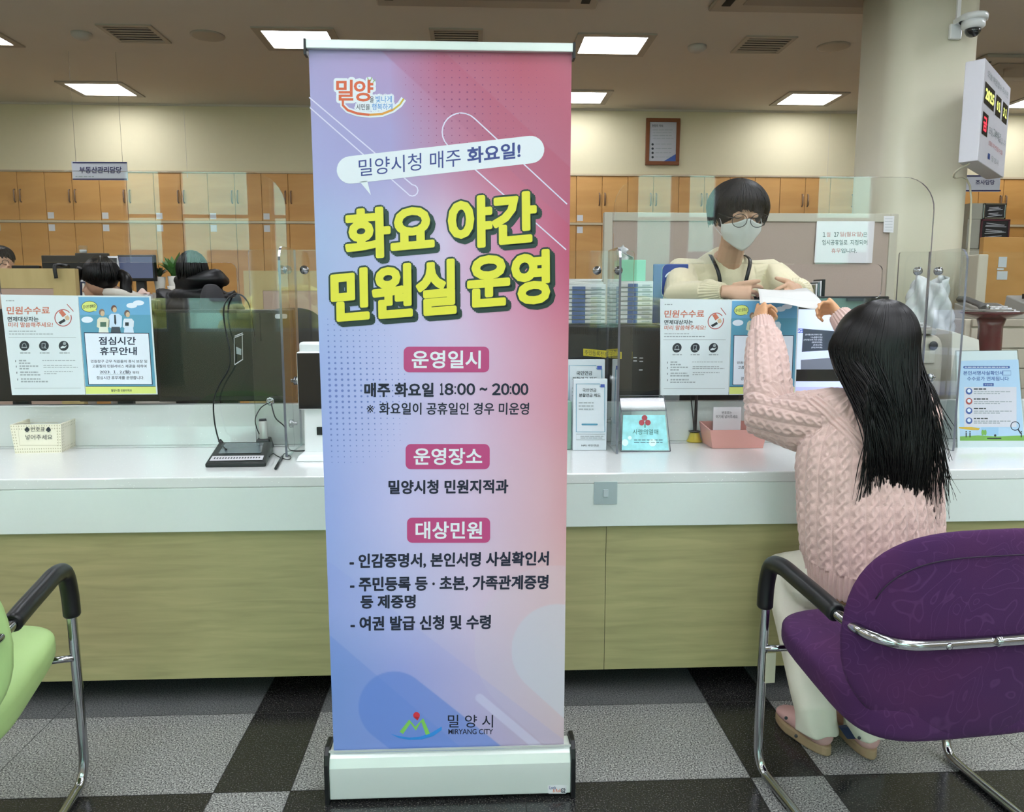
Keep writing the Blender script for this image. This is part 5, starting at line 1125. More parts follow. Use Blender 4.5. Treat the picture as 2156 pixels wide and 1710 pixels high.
for h_, k_, a_, tdx in ((V3(1.08, 2.14, .49), KNL, ANL, -.22), (V3(1.22, 2.14, .49), KNR, ANR, .03)):
    b.tube([h_, (h_ + k_) / 2, k_], [.075, .066, .05], None, 14); b.tube([k_, mix(k_, a_, .35), a_], [.05, .046, .032], None, 14)
    b.tube([a_ + V3(0, -.02, -.035), a_ + V3(tdx * .05, .05, -.04)], [(.022, .018), (.025, .014)], None, 12)
blob('body', b, .0035, 2, girl, sk1)
# sweater
b = MB()
b.tube([(1.156, 2.15, .455), (1.153, 2.15, .5), (1.153, 2.165, .56), (1.156, 2.19, .68), (1.158, 2.22, .80), (1.160, 2.235, .88), (1.160, 2.245, .935), (1.158, 2.255, .975), (1.158, 2.26, 1.0)],
       [(.185, .14), (.19, .145), (.2, .152), (.205, .148), (.207, .14), (.197, .128), (.165, .11), (.115, .085), (.062, .06)], None, 36, side=(1, 0, 0))
for S_, E_, W_, sx in ((SHL, ELL, WRL, -1), (SHR, ELR, WRR, 1)):
    dw = (W_ - E_).normalized(); dn = V3(0, 0, -.018)
    b.tube([S_ + V3(-sx * .09, -.02, -.02), S_ + V3(-sx * .03, 0, -.02), mix(S_, E_, .45) + dn * 1.4, E_ + dn + V3(sx * .012, 0, 0), mix(E_, W_, .3) + V3(sx * .006, 0, -.004), mix(E_, W_, .62), mix(E_, W_, .80), mix(E_, W_, .84), mix(E_, W_, 1.0)], [.09, .095, .088, .08, .073, .062, .055, .047, .036], None, 24)
ac = V3(1.168, 2.18, 0)
def hem(V):
    th = np.arctan2(V[:, 1] - 2.165, (V[:, 0] - 1.168) * .75); return V[:, 2] < .555 - (2.17 - V[:, 1]) * .2, th * .175
def cuff(a, b_):
    a, b_ = np.array(a), np.array(b_); t = (b_ - a) / np.linalg.norm(b_ - a); L = np.linalg.norm(b_ - a)
    def f(V):
        q = V - a; s = q @ t; d = np.linalg.norm(q - s[:, None] * t, axis=1); x = np.cross(t, (0, 0, 1.)); x /= np.linalg.norm(x); y = np.cross(t, x)
        return (s > L * .83) & (d < .07) & (V[:, 2] > 1.05), np.arctan2(q @ y, q @ x) * .042
    return f
b.v = [(x, y, z - max(0, min(1, (.6 - z) / .12)) * (-.035 + (2.17 - y) * .2)) for x, y, z in b.v]
def yoke(V):     # raglan seams
    d = np.minimum(abs((V[:, 0] - 1.075) * .80 + (V[:, 2] - .90) * .6), abs((V[:, 0] - 1.265) * -.80 + (V[:, 2] - .90) * .6))
    return (d < .02) & (V[:, 2] > .80) & (V[:, 1] < 2.26) & (V[:, 0] > .95), d
segs = [((1.168, 2.17, .45), (1.17, 2.25, 1.0), .19, (0, -1, 0)), (SHL + V3(0, 0, -.02), ELL, .085, (0, -1, .3)), (ELL, WRL, .062, (0, -1, .3)), (SHR + V3(0, 0, -.02), ELR, .085, (0, -1, .3)), (ELR, WRR, .062, (0, -1, .3))]
segs = [(tuple(a), tuple(b_), r, ref) for a, b_, r, ref in segs]
m_knit = mat('pink_wool', 'ceb0a8', .95, noise=.05, nscale=90, bump=.5, bscale=420, sheen=.35)
def base_d(V): return knit(segs, [(hem, .0135, .0028), (cuff(ELL, WRL), .0115, .0022), (cuff(ELR, WRR), .0115, .0022), (yoke, .014, .0035)], amp=.0056)(V) + .0025 * np.sin(V[:, 2] * 38 + V[:, 0] * 21) * np.sin(V[:, 0] * 33)
swt = blob('knitted_sweater', b, .0029, 3, girl, m_knit, disp=base_d)
# trousers and shoes
b = MB()
b.tube([(1.165, 2.165, .53), (1.165, 2.16, .47), (1.16, 2.16, .43)], [(.165, .125), (.18, .125), (.15, .11)], None, 28, side=(1, 0, 0))
for h_, k_, a_, sx in ((V3(1.07, 2.16, .49), KNL, ANL, -1), (V3(1.24, 2.16, .49), KNR, ANR, 1)):
    b.tube([h_, mix(h_, k_, .5) + V3(sx * .01, 0, -.01), k_, mix(k_, a_, .1) + V3(0, .0, -.02)], [.095, .09, .07, .06], None, 20)
    b.tube([k_ + V3(0, -.03, .03), mix(k_, a_, .25) + V3(0, -.015, 0), mix(k_, a_, .6), a_ + V3(0, 0, .03), a_ + V3(0, -.005, -.035)], [.07, .066, .056, .058, (.062, .055)], None, 24, side=(1, 0, 0))
def folds(V): return .004 * np.sin(V[:, 0] * 90 + V[:, 2] * 25 + 2 * np.sin(V[:, 2] * 14)) * np.clip((.5 - V[:, 2]) * 3, .15, 1)
tro = blob('trousers', b, .005, 3, girl, mat('white_cotton', 'd8d4c6', .9, noise=.03, bump=.2, bscale=700), disp=folds)
for p_ in ((1655, 1512), (1676, 1550), (1809, 1554)):
    q = atY(*p_, 2.04 if p_[0] < 1700 else 2.02); build('rivet', MB().ball(q, (.005, .004, .005), None, 10, 8), tro, m_dgrey)
q = [atY(*p_, 2.018) for p_ in ((1768, 1533), (1786, 1531), (1802, 1556), (1784, 1556))]; k = MB(); k.prism(q, (0, .012, 0)); build('navy_patch', k, tro, p_nv)
for a_, tdx, lb in ((ANL, -.28, 0), (ANR, .02, 1)):
    dr = V3(tdx, 1, 0).normalized(); c0 = V3(a_.x, a_.y, 0)
    k = MB(); sd = V3(dr.y, -dr.x, 0)
    k.tube([c0 - dr * .055 + V3(0, 0, .055), c0 - dr * .045 + V3(0, 0, .052), c0 + V3(0, 0, .055), c0 + dr * .07 + V3(0, 0, .048), c0 + dr * .13 + V3(0, 0, .04), c0 + dr * .16 + V3(0, 0, .035)], [(.018, .018), (.033, .034), (.038, .035), (.042, .028), (.038, .02), (.018, .01)], None, 18, side=sd)
    sh_ = build('shoe', k, girl, mat('pink_canvas', 'c49a98', .8, bump=.3, bscale=500), subd=1)
    k = MB(); ol = []
    for i in range(28):
        t = 2 * math.pi * i / 28; L = .115 * math.cos(t); wd = (.043 if L > 0 else .038) * math.sin(t); ol.append(c0 + dr * (.052 + L) + sd * wd + V3(0, 0, .001))
    k.prism(ol, (0, 0, .03)); build('sole', k, sh_, mat('gum_sole', '9c8468', .7), bevel=.006)
# hair
m_hair = mat('black_hair', '0c0a0a', .38, spec=.35)
HC, HR_ = V3(gx - .006, 2.235, 1.15), V3(.116, .125, .143)
def hair_girl():
    rg = random.Random(11); k = MB()
    k.ball(HC, (HR_.x - .003, HR_.y - .003, HR_.z - .003), None, 40, 28)
    k.tube([(gx, 2.2, 1.12), (gx, 2.165, 1.03), (gx + .015, 2.125, .95), (gx + .03, 2.098, .88), (gx + .03, 2.085, .80)], [(.085, .06), (.072, .035), (.062, .02), (.052, .014), (.03, .007)], None, 24, side=(1, 0, 0))
    crown = V3(HC.x + .028, HC.y - .03, HC.z + HR_.z)
    def back_y(z): return 2.108 if z > 1.08 else 2.108 - .02 * (1.08 - z) / .2 if z > .88 else 2.088 - .0 * z
    clumps = {}
    for i in range(1250):
        ph = rg.gauss(0, 1) * 62; ph = max(-118, min(118, ph)); ck = round(ph / 5.5)
        if ck not in clumps: clumps[ck] = [(ck * 5.5 / 118 + rg.gauss(0, .05), .665 + .2 * rg.random(), rg.uniform(-.012, .012)) for _ in range(2)]
        cu, cz_, cy_ = clumps[ck][i % 2]; f = math.radians(ph); amax = math.radians(rg.uniform(80, 92))
        pts = []; jit = rg.uniform(-.004, .014)
        for j in range(8):
            a = amax * (j / 7) ** .85; rr_ = 1 + jit
            pts.append(HC + V3(HR_.x * rr_ * math.sin(a) * math.sin(f), -HR_.y * rr_ * math.sin(a) * math.cos(f), HR_.z * rr_ * math.cos(a)) + V3(.02, -.012, 0) * math.cos(a))
        p = pts[-1].copy(); u = ph / 118
        loose = rg.random() < .12; tx = gx + .022 + cu * .072 + (rg.gauss(0, .02) if loose else rg.gauss(0, .0022)); ez = cz_ + rg.uniform(0, .16) * rg.random() + .05 * abs(u) ** 2 - (.02 if loose else 0)
        side_w = abs(u) > .55
        if side_w and u > 0 and rg.random() < .22: tx = gx + rg.uniform(.10, .16); ez = rg.uniform(.72, .95)
        if side_w and u < 0: tx = gx + rg.uniform(-.10, -.03); ez = rg.uniform(.9, 1.02) if rg.random() < .55 else rg.uniform(.72, .85)
        n = 8; y0 = p.y
        for j in range(1, n + 1):
            t = j / n; z = p.z + (ez - p.z) * t; mid = gx + .022 + u * .075; x = p.x * (1 - t) ** 2 + 2 * t * (1 - t) * (p.x * .75 + mid * .25) + tx * t * t - .012 * math.sin(t * 3.1) * u
            yb = back_y(z) - jit * .8; w_ = min(1, t * 1.5); w_ = w_ * w_ * (3 - 2 * w_); y = y0 * (1 - w_) + yb * w_
            if abs(u) > .5: y = max(y, yb)
            pts.append(V3(x + .004 * math.sin(t * 7 + i), y - .012 * math.sin(t * 2.5), z))
        r = rg.uniform(.0016, .0034); N = len(pts)
        k.tube(spline(pts, 2), [max(.0005, r * (1 - .85 * max(0, (q / (2 * N)) - .42) / .58)) for q in range(2 * N - 1)], None, 4, cap=False)
    for i in range(110):      # loose wisps
        x0 = rg.uniform(-.085, .12); z0 = rg.uniform(.9, 1.02); e = x0 * 1.35 + rg.gauss(0, .03); ez = rg.uniform(.66, .78)
        pts = [V3(gx + x0, 2.1, z0), V3(gx + (x0 + e) / 2 + rg.gauss(.0, .01), 2.075, (z0 + ez) / 2), V3(gx + e, 2.07, ez)]
        k.tube(spline(pts, 5), [.0014] * 8 + [.0005] * 3, None, 3, cap=False)
    return k
build('hair', hair_girl(), girl, m_hair)
P = [HC + V3(.012 + (HR_.x + .004) * math.sin(a) * .12, -(HR_.y + .004) * math.sin(a) + .0, (HR_.z + .0045) * math.cos(a)) for a in [math.radians(t) for t in (4, 12, 20, 28, 36, 42)]]
build('hair_parting', MB().tube(P, [.0006, .0018, .002, .0018, .0012, .0005], None, 6), girl, mat('scalp', '8f8078', .7))
hp = HC + V3(.03, -.06, HR_.z * .96)
# ======================= the masked clerk
sk2 = skin('skin_light', 'cda58a')
st = thing('person', 'masked person with short black hair, round glasses and cream sweater leaning over the counter', 'person', (1.06, 3.58, 0))
hx, hy, hz = 1.058, 3.17, 1.625
SL, SR = V3(.885, 3.36, 1.405), V3(1.265, 3.36, 1.40)
EL, ER = V3(.835, 3.19, 1.31), V3(1.325, 3.2, 1.315)
WL, WR = V3(.982, 3.015, 1.326), V3(1.262, 3.06, 1.338)
b = MB()
b.tube([(1.065, 3.58, .92), (1.065, 3.55, 1.05), (1.065, 3.47, 1.22), (1.068, 3.38, 1.36), (1.068, 3.34, 1.44), (1.068, 3.3, 1.47)], [(.15, .11), (.15, .11), (.15, .11), (.17, .1), (.12, .08), (.06, .055)], None, 20, side=(1, 0, 0))
b.tube([(1.068, 3.33, 1.42), (1.068, 3.25, 1.53), (hx, hy + .02, hz - .04)], [.055, .052, .056], None, 14)
tl = Matrix.Rotation(math.radians(18), 3, 'X')       # head bowed
def hd(x, y, z): return V3(hx, hy, hz) + tl @ V3(x, y, z)
b.ball(hd(0, .015, .02), (.08, .098, .104), None, 26, 18, rot=tl)
b.tube([hd(0, -.01, .0), hd(0, -.03, -.06), hd(0, -.05, -.105)], [(.072, .07), (.062, .058), (.034, .03)], None, 18, side=(1, 0, 0))
b.tube([hd(0, -.082, .03), hd(0, -.103, -.003), hd(0, -.112, -.018), hd(0, -.09, -.028)], [.008, .011, .014, .01], None, 10)
for sx in (-1, 1): b.ball(hd(sx * .083, .012, -.01), (.010, .02, .032), None, 12, 8, rot=tl); b.ball(hd(sx * .034, -.083, .024), (.018, .012, .012), None, 10, 8)
b.ball(hd(0, -.085, -.078), (.022, .01, .008), None, 10, 6)
for S_, E_, W_, sx in ((SL, EL, WL, -1), (SR, ER, WR, 1)):
    b.tube([S_ + V3(-sx * .06, 0, .01), S_, (S_ + E_) / 2, E_, (E_ + W_) / 2, W_], [.055, .05, .045, .038, .033, .024], None, 14)
HSL = hand(b, WL, (.94, -.22, -.06), (.15, -.95, .25), 1.05, -1, ((14, 26, 18), (26, 36, 22), (40, 46, 28), (48, 50, 30)), 5, 8, tdir=(.9, -.28, .22), palm=.066)
hand(b, WR, (-.55, -.78, -.1), (.7, -.5, .5), .98, 1, ((25, 35, 25), (32, 40, 25), (38, 45, 28), (42, 48, 30)), 4, 12, palm=.06)
for sx in (-1, 1): b.tube([(1.065 + sx * .09, 3.58, .92), (1.065 + sx * .1, 3.6, .5), (1.065 + sx * .1, 3.6, .1)], [.085, .06, .042], None, 14); b.tube([(1.065 + sx * .1, 3.63, .05), (1.065 + sx * .11, 3.48, .035)], [(.035, .03), (.035, .02)], None, 12)
blob('body', b, .0032, 2, st, sk2)
b = MB()
b.tube([(1.065, 3.57, .9), (1.065, 3.56, 1.0), (1.065, 3.49, 1.15), (1.066, 3.41, 1.29), (1.068, 3.37, 1.38), (1.068, 3.35, 1.43), (1.068, 3.33, 1.465), (1.068, 3.315, 1.483)], [(.19, .15), (.2, .15), (.2, .15), (.205, .14), (.195, .12), (.16, .10), (.105, .08), (.072, .066)], None, 32, side=(1, 0, 0))
for S_, E_, W_, sx in ((SL, EL, WL, -1), (SR, ER, WR, 1)):
    b.tube([S_ + V3(-sx * .08, 0, -.01), S_ + V3(0, 0, -.005), mix(S_, E_, .5), E_ + V3(sx * .005, 0, 0), mix(E_, W_, .35), mix(E_, W_, .65), mix(E_, W_, .72), mix(E_, W_, .9)], [.075, .077, .073, .064, .06, .056, .048, .037], None, 22)
def cuff2(a, b_):
    a, b_ = np.array(a), np.array(b_); t = (b_ - a) / np.linalg.norm(b_ - a); L = np.linalg.norm(b_ - a)
    def f(V):
        q = V - a; s = q @ t; d = np.linalg.norm(q - s[:, None] * t, axis=1); x = np.cross(t, (0, 0, 1.)); x /= np.linalg.norm(x); y = np.cross(t, x)
        return (s > L * .55) & (d < .075) & (V[:, 1] < 3.17), np.arctan2(q @ y, q @ x) * .05
    return f
c1, c2 = cuff2(EL, WL), cuff2(ER, WR)
def dsp(V):
    h = .004 * np.sin(V[:, 2] * 40 + V[:, 0] * 30 + 3 * np.sin(V[:, 1] * 20)) * (V[:, 2] < 1.45)
    for c in (c1, c2): m_, ar = c(V); h = np.where(m_, .0018 * np.cos(2 * np.pi * ar / .011), h)
    return h
blob('sweater', b, .0032, 3, st, mat('cream_knit', 'ddd3b4', .92, noise=.03, nscale=80, bump=.3, bscale=600, sheen=.2), disp=dsp)
b = MB()
b.tube([(1.065, 3.58, .98), (1.065, 3.58, .85)], [(.165, .125), (.17, .13)], None, 24, side=(1, 0, 0))
for sx in (-1, 1): b.tube([(1.065 + sx * .085, 3.58, .88), (1.065 + sx * .1, 3.6, .5), (1.065 + sx * .1, 3.6, .06)], [.1, .08, .075], None, 16)
blob('trousers', b, .008, 2, st, mat('dark_cloth', '2a2c31', .9))
for sx in (-1, 1): build('shoe', MB().tube([(1.065 + sx * .1, 3.67, .04), (1.065 + sx * .1, 3.6, .045), (1.065 + sx * .105, 3.48, .035), (1.065 + sx * .108, 3.42, .028)], [(.03, .035), (.042, .044), (.045, .034), (.025, .018)], None, 14, side=(1, 0, 0)), st, m_black, subd=1)
# mask: shell over nose and chin
def maskf(u, v):
    a = (u - .5) * 2; z = .006 - .104 * v
    wz = .081 - .028 * max(0, v - .4) ** 1.3 * 1.25; x = a * wz
    dep = .125 * math.cos(a * 1.12) ** .8 * (1 - .30 * max(0, v - .45) ** 1.5) + .012 * math.exp(-(a / .28) ** 2) * math.exp(-((v - .15) / .3) ** 2)
    zz = z + .022 * abs(a) ** 1.5 * (1 - 2 * v) * -1 - (.0 if v < .5 else 0) + (.016 * math.exp(-(a / .35) ** 2) if v < .3 else 0) * (1 - v / .3) - .014 * (1 - abs(a)) * (v > .8) * (v - .8) / .2
    return hd(x, -dep + .012, zz)
k = MB(); k.grid(maskf, 28, 16); mk_ = build('face_mask', k, st, mat('mask_white', 'd3d7d2', .85, bump=.1, bscale=300), solid=.0018)
for sx in (-1, 1):
    for (u, v) in ((0, .08), (0, .8)):
        p = maskf(u if sx < 0 else 1, v); build('ear_loop', MB().tube(spline([p, hd(sx * .083, -.03, p.z - hz + .0 if False else (.0 if v < .5 else -.05)), hd(sx * .09, .02, .005 if v < .5 else -.035)], 4), .0013, None, 5), mk_, m_tag)
gl = thing('glasses', 'thin dark round glasses worn above the white face mask', 'glasses', tuple(hd(0, -.12, 0)))
for sx in (-1, 1):
    c = (sx * .036, -.128, .014)
    P = [hd(c[0] + .029 * math.cos(a), c[1] - .0 - .0, c[2] + .0255 * math.sin(a)) for a in [2 * math.pi * i / 28 for i in range(29)]]
    build('rim', MB().tube(P, .0014, None, 6), gl, m_black); build('temple', MB().tube([hd(sx * .064, -.126, .024), hd(sx * .088, -.08, .024), hd(sx * .092, .02, .018)], .0014, None, 6), gl, m_black)
    build('lens', MB().add([hd(c[0] + .0275 * math.cos(a), c[1], c[2] + .024 * math.sin(a)) for a in [2 * math.pi * i / 24 for i in range(24)]], [tuple(range(24))]) is None or (lambda kk: (kk.add([hd(c[0] + .0275 * math.cos(a), c[1], c[2] + .024 * math.sin(a)) for a in [2 * math.pi * i / 24 for i in range(24)]], [tuple(range(24))]), kk)[1])(MB()), gl, m_clear)
build('bridge', MB().tube([hd(-.009, -.129, .02), hd(0, -.132, .025), hd(.009, -.129, .02)], .0014, None, 6), gl, m_black)
for sx in (-1, 1):
    P = [hd(sx * .034 + .017 * t, -.0945 + .004 * t * t, .02 - .004 * (1 - t * t)) for t in (-1, -.6, -.2, .2, .6, 1)]; build('eyelash_line', MB().tube(P, [.0008, .0016, .0018, .0018, .0016, .0008], None, 6), st, m_hair)
    P = [hd(sx * .034 + .02 * t, -.092, .046 - .004 * t * t) for t in (-1, -.3, .3, 1)]; build('eyebrow', MB().tube(P, [.001, .0026, .0026, .001], None, 6), st, m_hair)
def hair_clerk():
    rg = random.Random(5); k = MB()
    k.ball(hd(0, .028, .035), (.106, .108, .098), None, 36, 24, rot=tl)
    cr = (.0, .02, .15)
    for i in range(620):
        ph = rg.uniform(-180, 180); f = math.radians(ph); front = math.cos(f) < -.0   # f=180 faces the counter
        fr = -math.cos(f); low = math.radians(rg.uniform(54, 66) if fr > .45 else rg.uniform(98, 112))
        pts = []
        for j in range(9):
            a = .04 + (low - .04) * (j / 8); R = 1 + rg.uniform(0, .02)
            x = .119 * R * math.sin(a) * math.sin(f); y = .122 * R * math.sin(a) * math.cos(f); z = .110 * R * math.cos(a)
            pts.append(hd(x, y + .02, z + .032))
        if fr > .45: e = pts[-1]; pts.append(e + V3(rg.uniform(-.006, .006), .004, -rg.uniform(.012, .04)))
        elif fr > -.2: e = pts[-1]; pts.append(e + V3(-.006 * math.copysign(1, math.sin(f)), -.0, -rg.uniform(.0, .025)))
        else: e = pts[-1]; pts.append(e + V3(0, -.015, -rg.uniform(.02, .05)))
        r = rg.uniform(.0028, .0048); N = len(pts); k.tube(spline(pts, 2), [max(.0006, r * (1 - .9 * max(0, q / (2 * N) - .6) / .4)) for q in range(2 * N - 1)], None, 4, cap=False)
    return k
build('hair', hair_clerk(), st, mat('soft_black_hair', '17171b', .45, spec=.3))
ly = MB()
for sx in (-1, 1):
    P = spline([V3(1.068 + sx * .07, 3.34, 1.49), V3(1.068 + sx * .078, 3.265, 1.462), V3(1.068 + sx * .06, 3.235, 1.40), V3(1.068 + sx * .045, 3.25, 1.32), V3(1.068 + sx * .02, 3.3, 1.2)], 5); ly.tube(P, [(.008, .0018)] * len(P), None, 6, side=(1, 0, 0))
lt = tag(build('lanyard', ly, m=m_black), 'black lanyard hanging round the neck of the masked clerk', 'lanyard')
# the sheet of paper that both hold
n0, n1, f1_, f0_ = atY(1600, 639, 2.735), atY(1742, 649, 2.75), atY(1697, 606, 3.02), atY(1594, 608, 3.0)
k = MB()
def pap(u, v):
    p = mix(mix(n0, n1, u), mix(f0_, f1_, u), v); return p + V3(0, 0, .014 * math.sin(math.pi * v) * (1 - u * .5) - .006 * math.sin(math.pi * u) * v + .006 * math.sin(6 * u) * (1 - v) ** 3)
k.grid(pap, 20, 20); pp = build('sheet', k, None, mat('bond_paper', 'cfcfcc', .7), solid=.0005); tag(pp, 'white paper sheet passed between the clerk and the long-haired girl', 'paper'); pp.name = 'paper_sheet'
k = MB(); k.grid(lambda u, v: pap(u * .92 + .05, .26 + .004 * v) + V3(0, 0, .0012), 20, 1); pp2 = build('fold_line', k, pp, p_gr)
print('PX', [(n, pxp(p)) for n, p in dict(SHL=SHL, ELL=ELL, WRL=WRL, SHR=SHR, WRR=WRR, thumbL=HL[-1], thumbR=HR[-1], ANL=ANL, ANR=ANR, WL=WL, WR=WR, EL=EL, ER=ER, tip=HSL[-1], hair=HC + V3(0, 0, .143), c=V3(hx, hy, hz)).items()])
# ---------------------------------------------------------------- the office behind, left
m_lw = wood('light_wood', 'b39c68', 'c0aa76', (6, 1, 1), .5, 2)
def partition2(px0, px1, ytop, Y, xin0, xin1, yin, lb):
    a, b = atY(px0, ytop, Y), atY(px1, ytop, Y); c, d = atY(xin0, yin, Y), atY(xin1, yin, Y)
    t = thing('desk_partition', lb, 'partition', ((a.x + b.x) / 2, Y, 0))
    k = MB(); k.box((a.x, Y, 0), (c.x, Y + .04, a.z)).box((d.x, Y, 0), (b.x, Y + .04, a.z)).box((c.x, Y, c.z), (d.x, Y + .04, a.z)).box((c.x, Y, 0), (d.x, Y + .04, .1)); build('frame', k, t, m_lw)
    build('panel', MB().box((c.x, Y + .004, .1), (d.x, Y + .036, c.z)), t, mat('pink_fabric', 'b59a8c', .95, noise=.04)); return a.z
zp = partition2(-160, 157, 565, 4.3, -150, 112, 607, 'light wood partition with pinkish panel at the left edge'); partition2(512, 760, 570, 4.3, 553, 740, 612, 'light wood partition with pinkish panel beside the banner')
hk2 = atY(122, 566, 4.29); tag(build('partition_hook', MB().tube(spline([hk2 + V3(.04, .03, .012), hk2 + V3(0, .04, .02), hk2 + V3(-.01, -.01, .012), hk2 + V3(-.005, -.014, -.05)]), .01, None, 8), m=m_black), 'black hook over the top of the left wooden partition', 'hook')
od = thing('office_desk', 'long office desk behind the left wooden partition', 'desk', (-2.3, 5.7, 0)); build('desk_top', MB().box((-3.9, 5.36, .72), (-1.5, 6.1, .745)), od, m_desk)
for x in (-3.88, -1.54): build('side_panel', MB().box((x, 5.4, 0), (x + .03, 6.06, .72)), od, m_desk)
def bmon(x0, y0, x1, y1, Y, lb, scr=None, rz=0):
    a, b = atY(x0, y1, Y), atY(x1, y0, Y); w = b.x - a.x; h = b.z - a.z
    t = thing('monitor', lb, 'monitor', ((a.x + b.x) / 2, Y, .745), rz); zb = a.z - .745
    build('housing', MB().box((-w / 2, 0, zb), (w / 2, .035, zb + h)), t, m_black, bevel=.004, local=True); build('stand', MB().box((-.03, .04, .008), (.03, .07, zb + h * .6)), t, m_dgrey, local=True); build('foot', MB().box((-.1, 0, 0), (.1, .16, .01)), t, m_dgrey, local=True)
    if scr: build('display', MB().box((-w / 2 + .012, -.002, zb + .02), (w / 2 - .012, 0, zb + h - .012)), t, scr, local=True)
    return b.z
z1_ = bmon(92, 538, 160, 612, 5.6, 'black monitor back, leftmost of the pair over the wooden partition'); z2_ = bmon(163, 533, 226, 612, 5.6, 'black monitor back directly behind the ponytailed worker')
bmon(247, 537, 326, 592, 5.55, 'blue-grey lit monitor screen beside the ponytailed worker', mat('screen_bluegrey', '4a5168', .2, emit='566080', estr=.25), math.radians(-8)); bmon(28, 559, 82, 612, 5.62, 'thin dark monitor edge behind the glasses-wearing worker at the left edge')
p = atY(174, 529, 5.61); z_ = z2_
jr = thing('glass_jar', 'small clear glass jar standing on top of a black monitor', 'jar', (p.x, 5.617, z_)); build('vessel', MB().lathe((p.x, 5.617, z_ + .001), [(.02, 0), (.03, .005), (.032, .03), (.026, .042), (.028, .045), (.03, .05)], None, 20), jr, m_clear); build('candle', MB().lathe((p.x, 5.617, z_ + .003), [(.001, 0), (.022, 0), (.022, .02), (.001, .02)], None, 16), jr, m_tag)
for x0, y0, x1, y1, lb in ((203, 541, 217, 562, 'short white photo strip clipped to the black monitor back'), (229, 539, 248, 577, 'long curling white photo strip above the ponytail')):
    Y = 5.54; a, b = atY(x0, y1, Y), atY(x1, y0, Y); s = Sheet((0, Y - .002, 1), (0, -1, 0), step=.001); s.rect(x0 + 2, y0 + 4, x1 - 2, (y0 + y1) / 2, m_dgrey, 1); s.rect(x0 + 3, (y0 + y1) / 2 + 2, x1 - 4, y1 - 3, mat('photo_blue', '8f9cb2', .5), 1)
    o = MB(); o.grid(lambda u, v: (a.x + (b.x - a.x) * u + .01 * (1 - v), Y + .012 * (1 - v) ** 2 * 0 + .0, a.z + (b.z - a.z) * v), 2, 6); t = thing('photo_strip', lb, 'photo', (a.x, Y, a.z)); build('paper', o, t, m_tag, solid=.001); build('prints', s.mb, t)
cols = ['d8d8d4', '2c3550', 'e0ddd2', '8895a0', '4a3b34', 'd6d2c8', '1f2430', 'b8bcc0', '6d5a40', 'e2e0da']
rk = thing('book_rack', 'white upright desk rack holding books behind the wooden partition', 'rack', (-2.4, 5.12, 0)); a0, a1 = atY(160, 640, 5.1), atY(206, 592, 5.1)
build('shelf', MB().box((a0.x - .01, 5.1, 1.16), (a1.x + .03, 5.28, 1.18)).box((a0.x - .012, 5.1, 0), (a0.x, 5.28, a1.z + .01)).box((a1.x + .03, 5.1, 0), (a1.x + .04, 5.28, 1.3)), rk, m_white)
for i in range(9):
    x = a0.x + .004 + i * .0148; h = a1.z - 1.18 - random.uniform(0, .02); lean = math.radians(i * 1.4)
    o = build('book', MB().box((x, 5.105, 1.1815), (x + .012, 5.25, 1.18 + h), None, Matrix.Rotation(lean, 3, 'Y'), (x, 5.1, 1.18)), None, mat('book' + cols[i], cols[i], .6)); tag(o, ['white', 'navy', 'ivory', 'grey', 'brown', 'cream', 'black', 'silver', 'tan'][i] + ' book spine in the white desk rack beside the ponytailed worker', 'book', 'books in the white desk rack')
# people at the desks
def simple_head(b, c, rx=.075, ry=.092, rz=.108, face=(0, -1, 0)):
    f = Vector(face).normalized(); b.ball(c, (rx, ry, rz), None, 20, 14); b.ball(c + f * .05 - V3(0, 0, .055), (.045, .045, .045), None, 14, 10); b.tube([c + f * .085 + V3(0, 0, .01), c + f * .11 - V3(0, 0, .02), c + f * .085 - V3(0, 0, .03)], [.008, .012, .008], None, 8)
    sd = f.cross(V3(0, 0, 1))
    for k_ in (-1, 1): b.ball(c + sd * rx * .98 * k_, (.02, .014, .028), None, 8, 6)
pc = atY(210, 587, 4.75); pw_ = thing('person', 'person with black ponytail and white hoodie bending over a desk on the left', 'person', (pc.x + .1, 4.9, 0))
b = MB(); simple_head(b, pc, face=(-.75, -.1, -.45)); cb = V3(pc.x + .16, 4.84, 1.16)
b.tube([V3(pc.x + .2, 4.9, .5), V3(pc.x + .2, 4.88, .9), cb, V3(pc.x + .12, 4.82, 1.27), pc + V3(.03, .02, -.06)], [(.14, .1), (.14, .1), (.15, .1), (.09, .08), (.045, .045)], None, 16, side=(0, 1, 0))
for k_ in (-1, 1): b.tube([cb + V3(0, k_ * .15, .03), cb + V3(-.1, k_ * .2, -.15), cb + V3(-.3, k_ * .1, -.35)], [.045, .038, .025], None, 12); hand(b, cb + V3(-.3, k_ * .1, -.35), (-1, -k_ * .2, -.1), (0, 0, 1), .9, k_)
blob('body', b, .006, 2, pw_, sk2)
b = MB(); b.tube([V3(pc.x + .2, 4.9, .6), V3(pc.x + .2, 4.88, .9), cb + V3(.01, 0, 0), V3(pc.x + .13, 4.82, 1.25), V3(pc.x + .075, 4.79, 1.325)], [(.17, .13), (.17, .13), (.18, .13), (.14, .12), (.075, .07)], None, 20, side=(0, 1, 0))
for k_ in (-1, 1): b.tube([cb + V3(.02, k_ * .14, .04), cb + V3(-.1, k_ * .2, -.14), cb + V3(-.26, k_ * .12, -.31)], [.075, .06, .045], None, 14)
b.tube(spline([V3(pc.x + .05, 4.70, 1.34), V3(pc.x + .14, 4.68, 1.335), V3(pc.x + .21, 4.78, 1.30), V3(pc.x + .16, 4.9, 1.31)]), .028, None, 10)
blob('hooded_sweatshirt', b, .006, 3, pw_, mat('white_fleece', 'dcd6cc', .95))
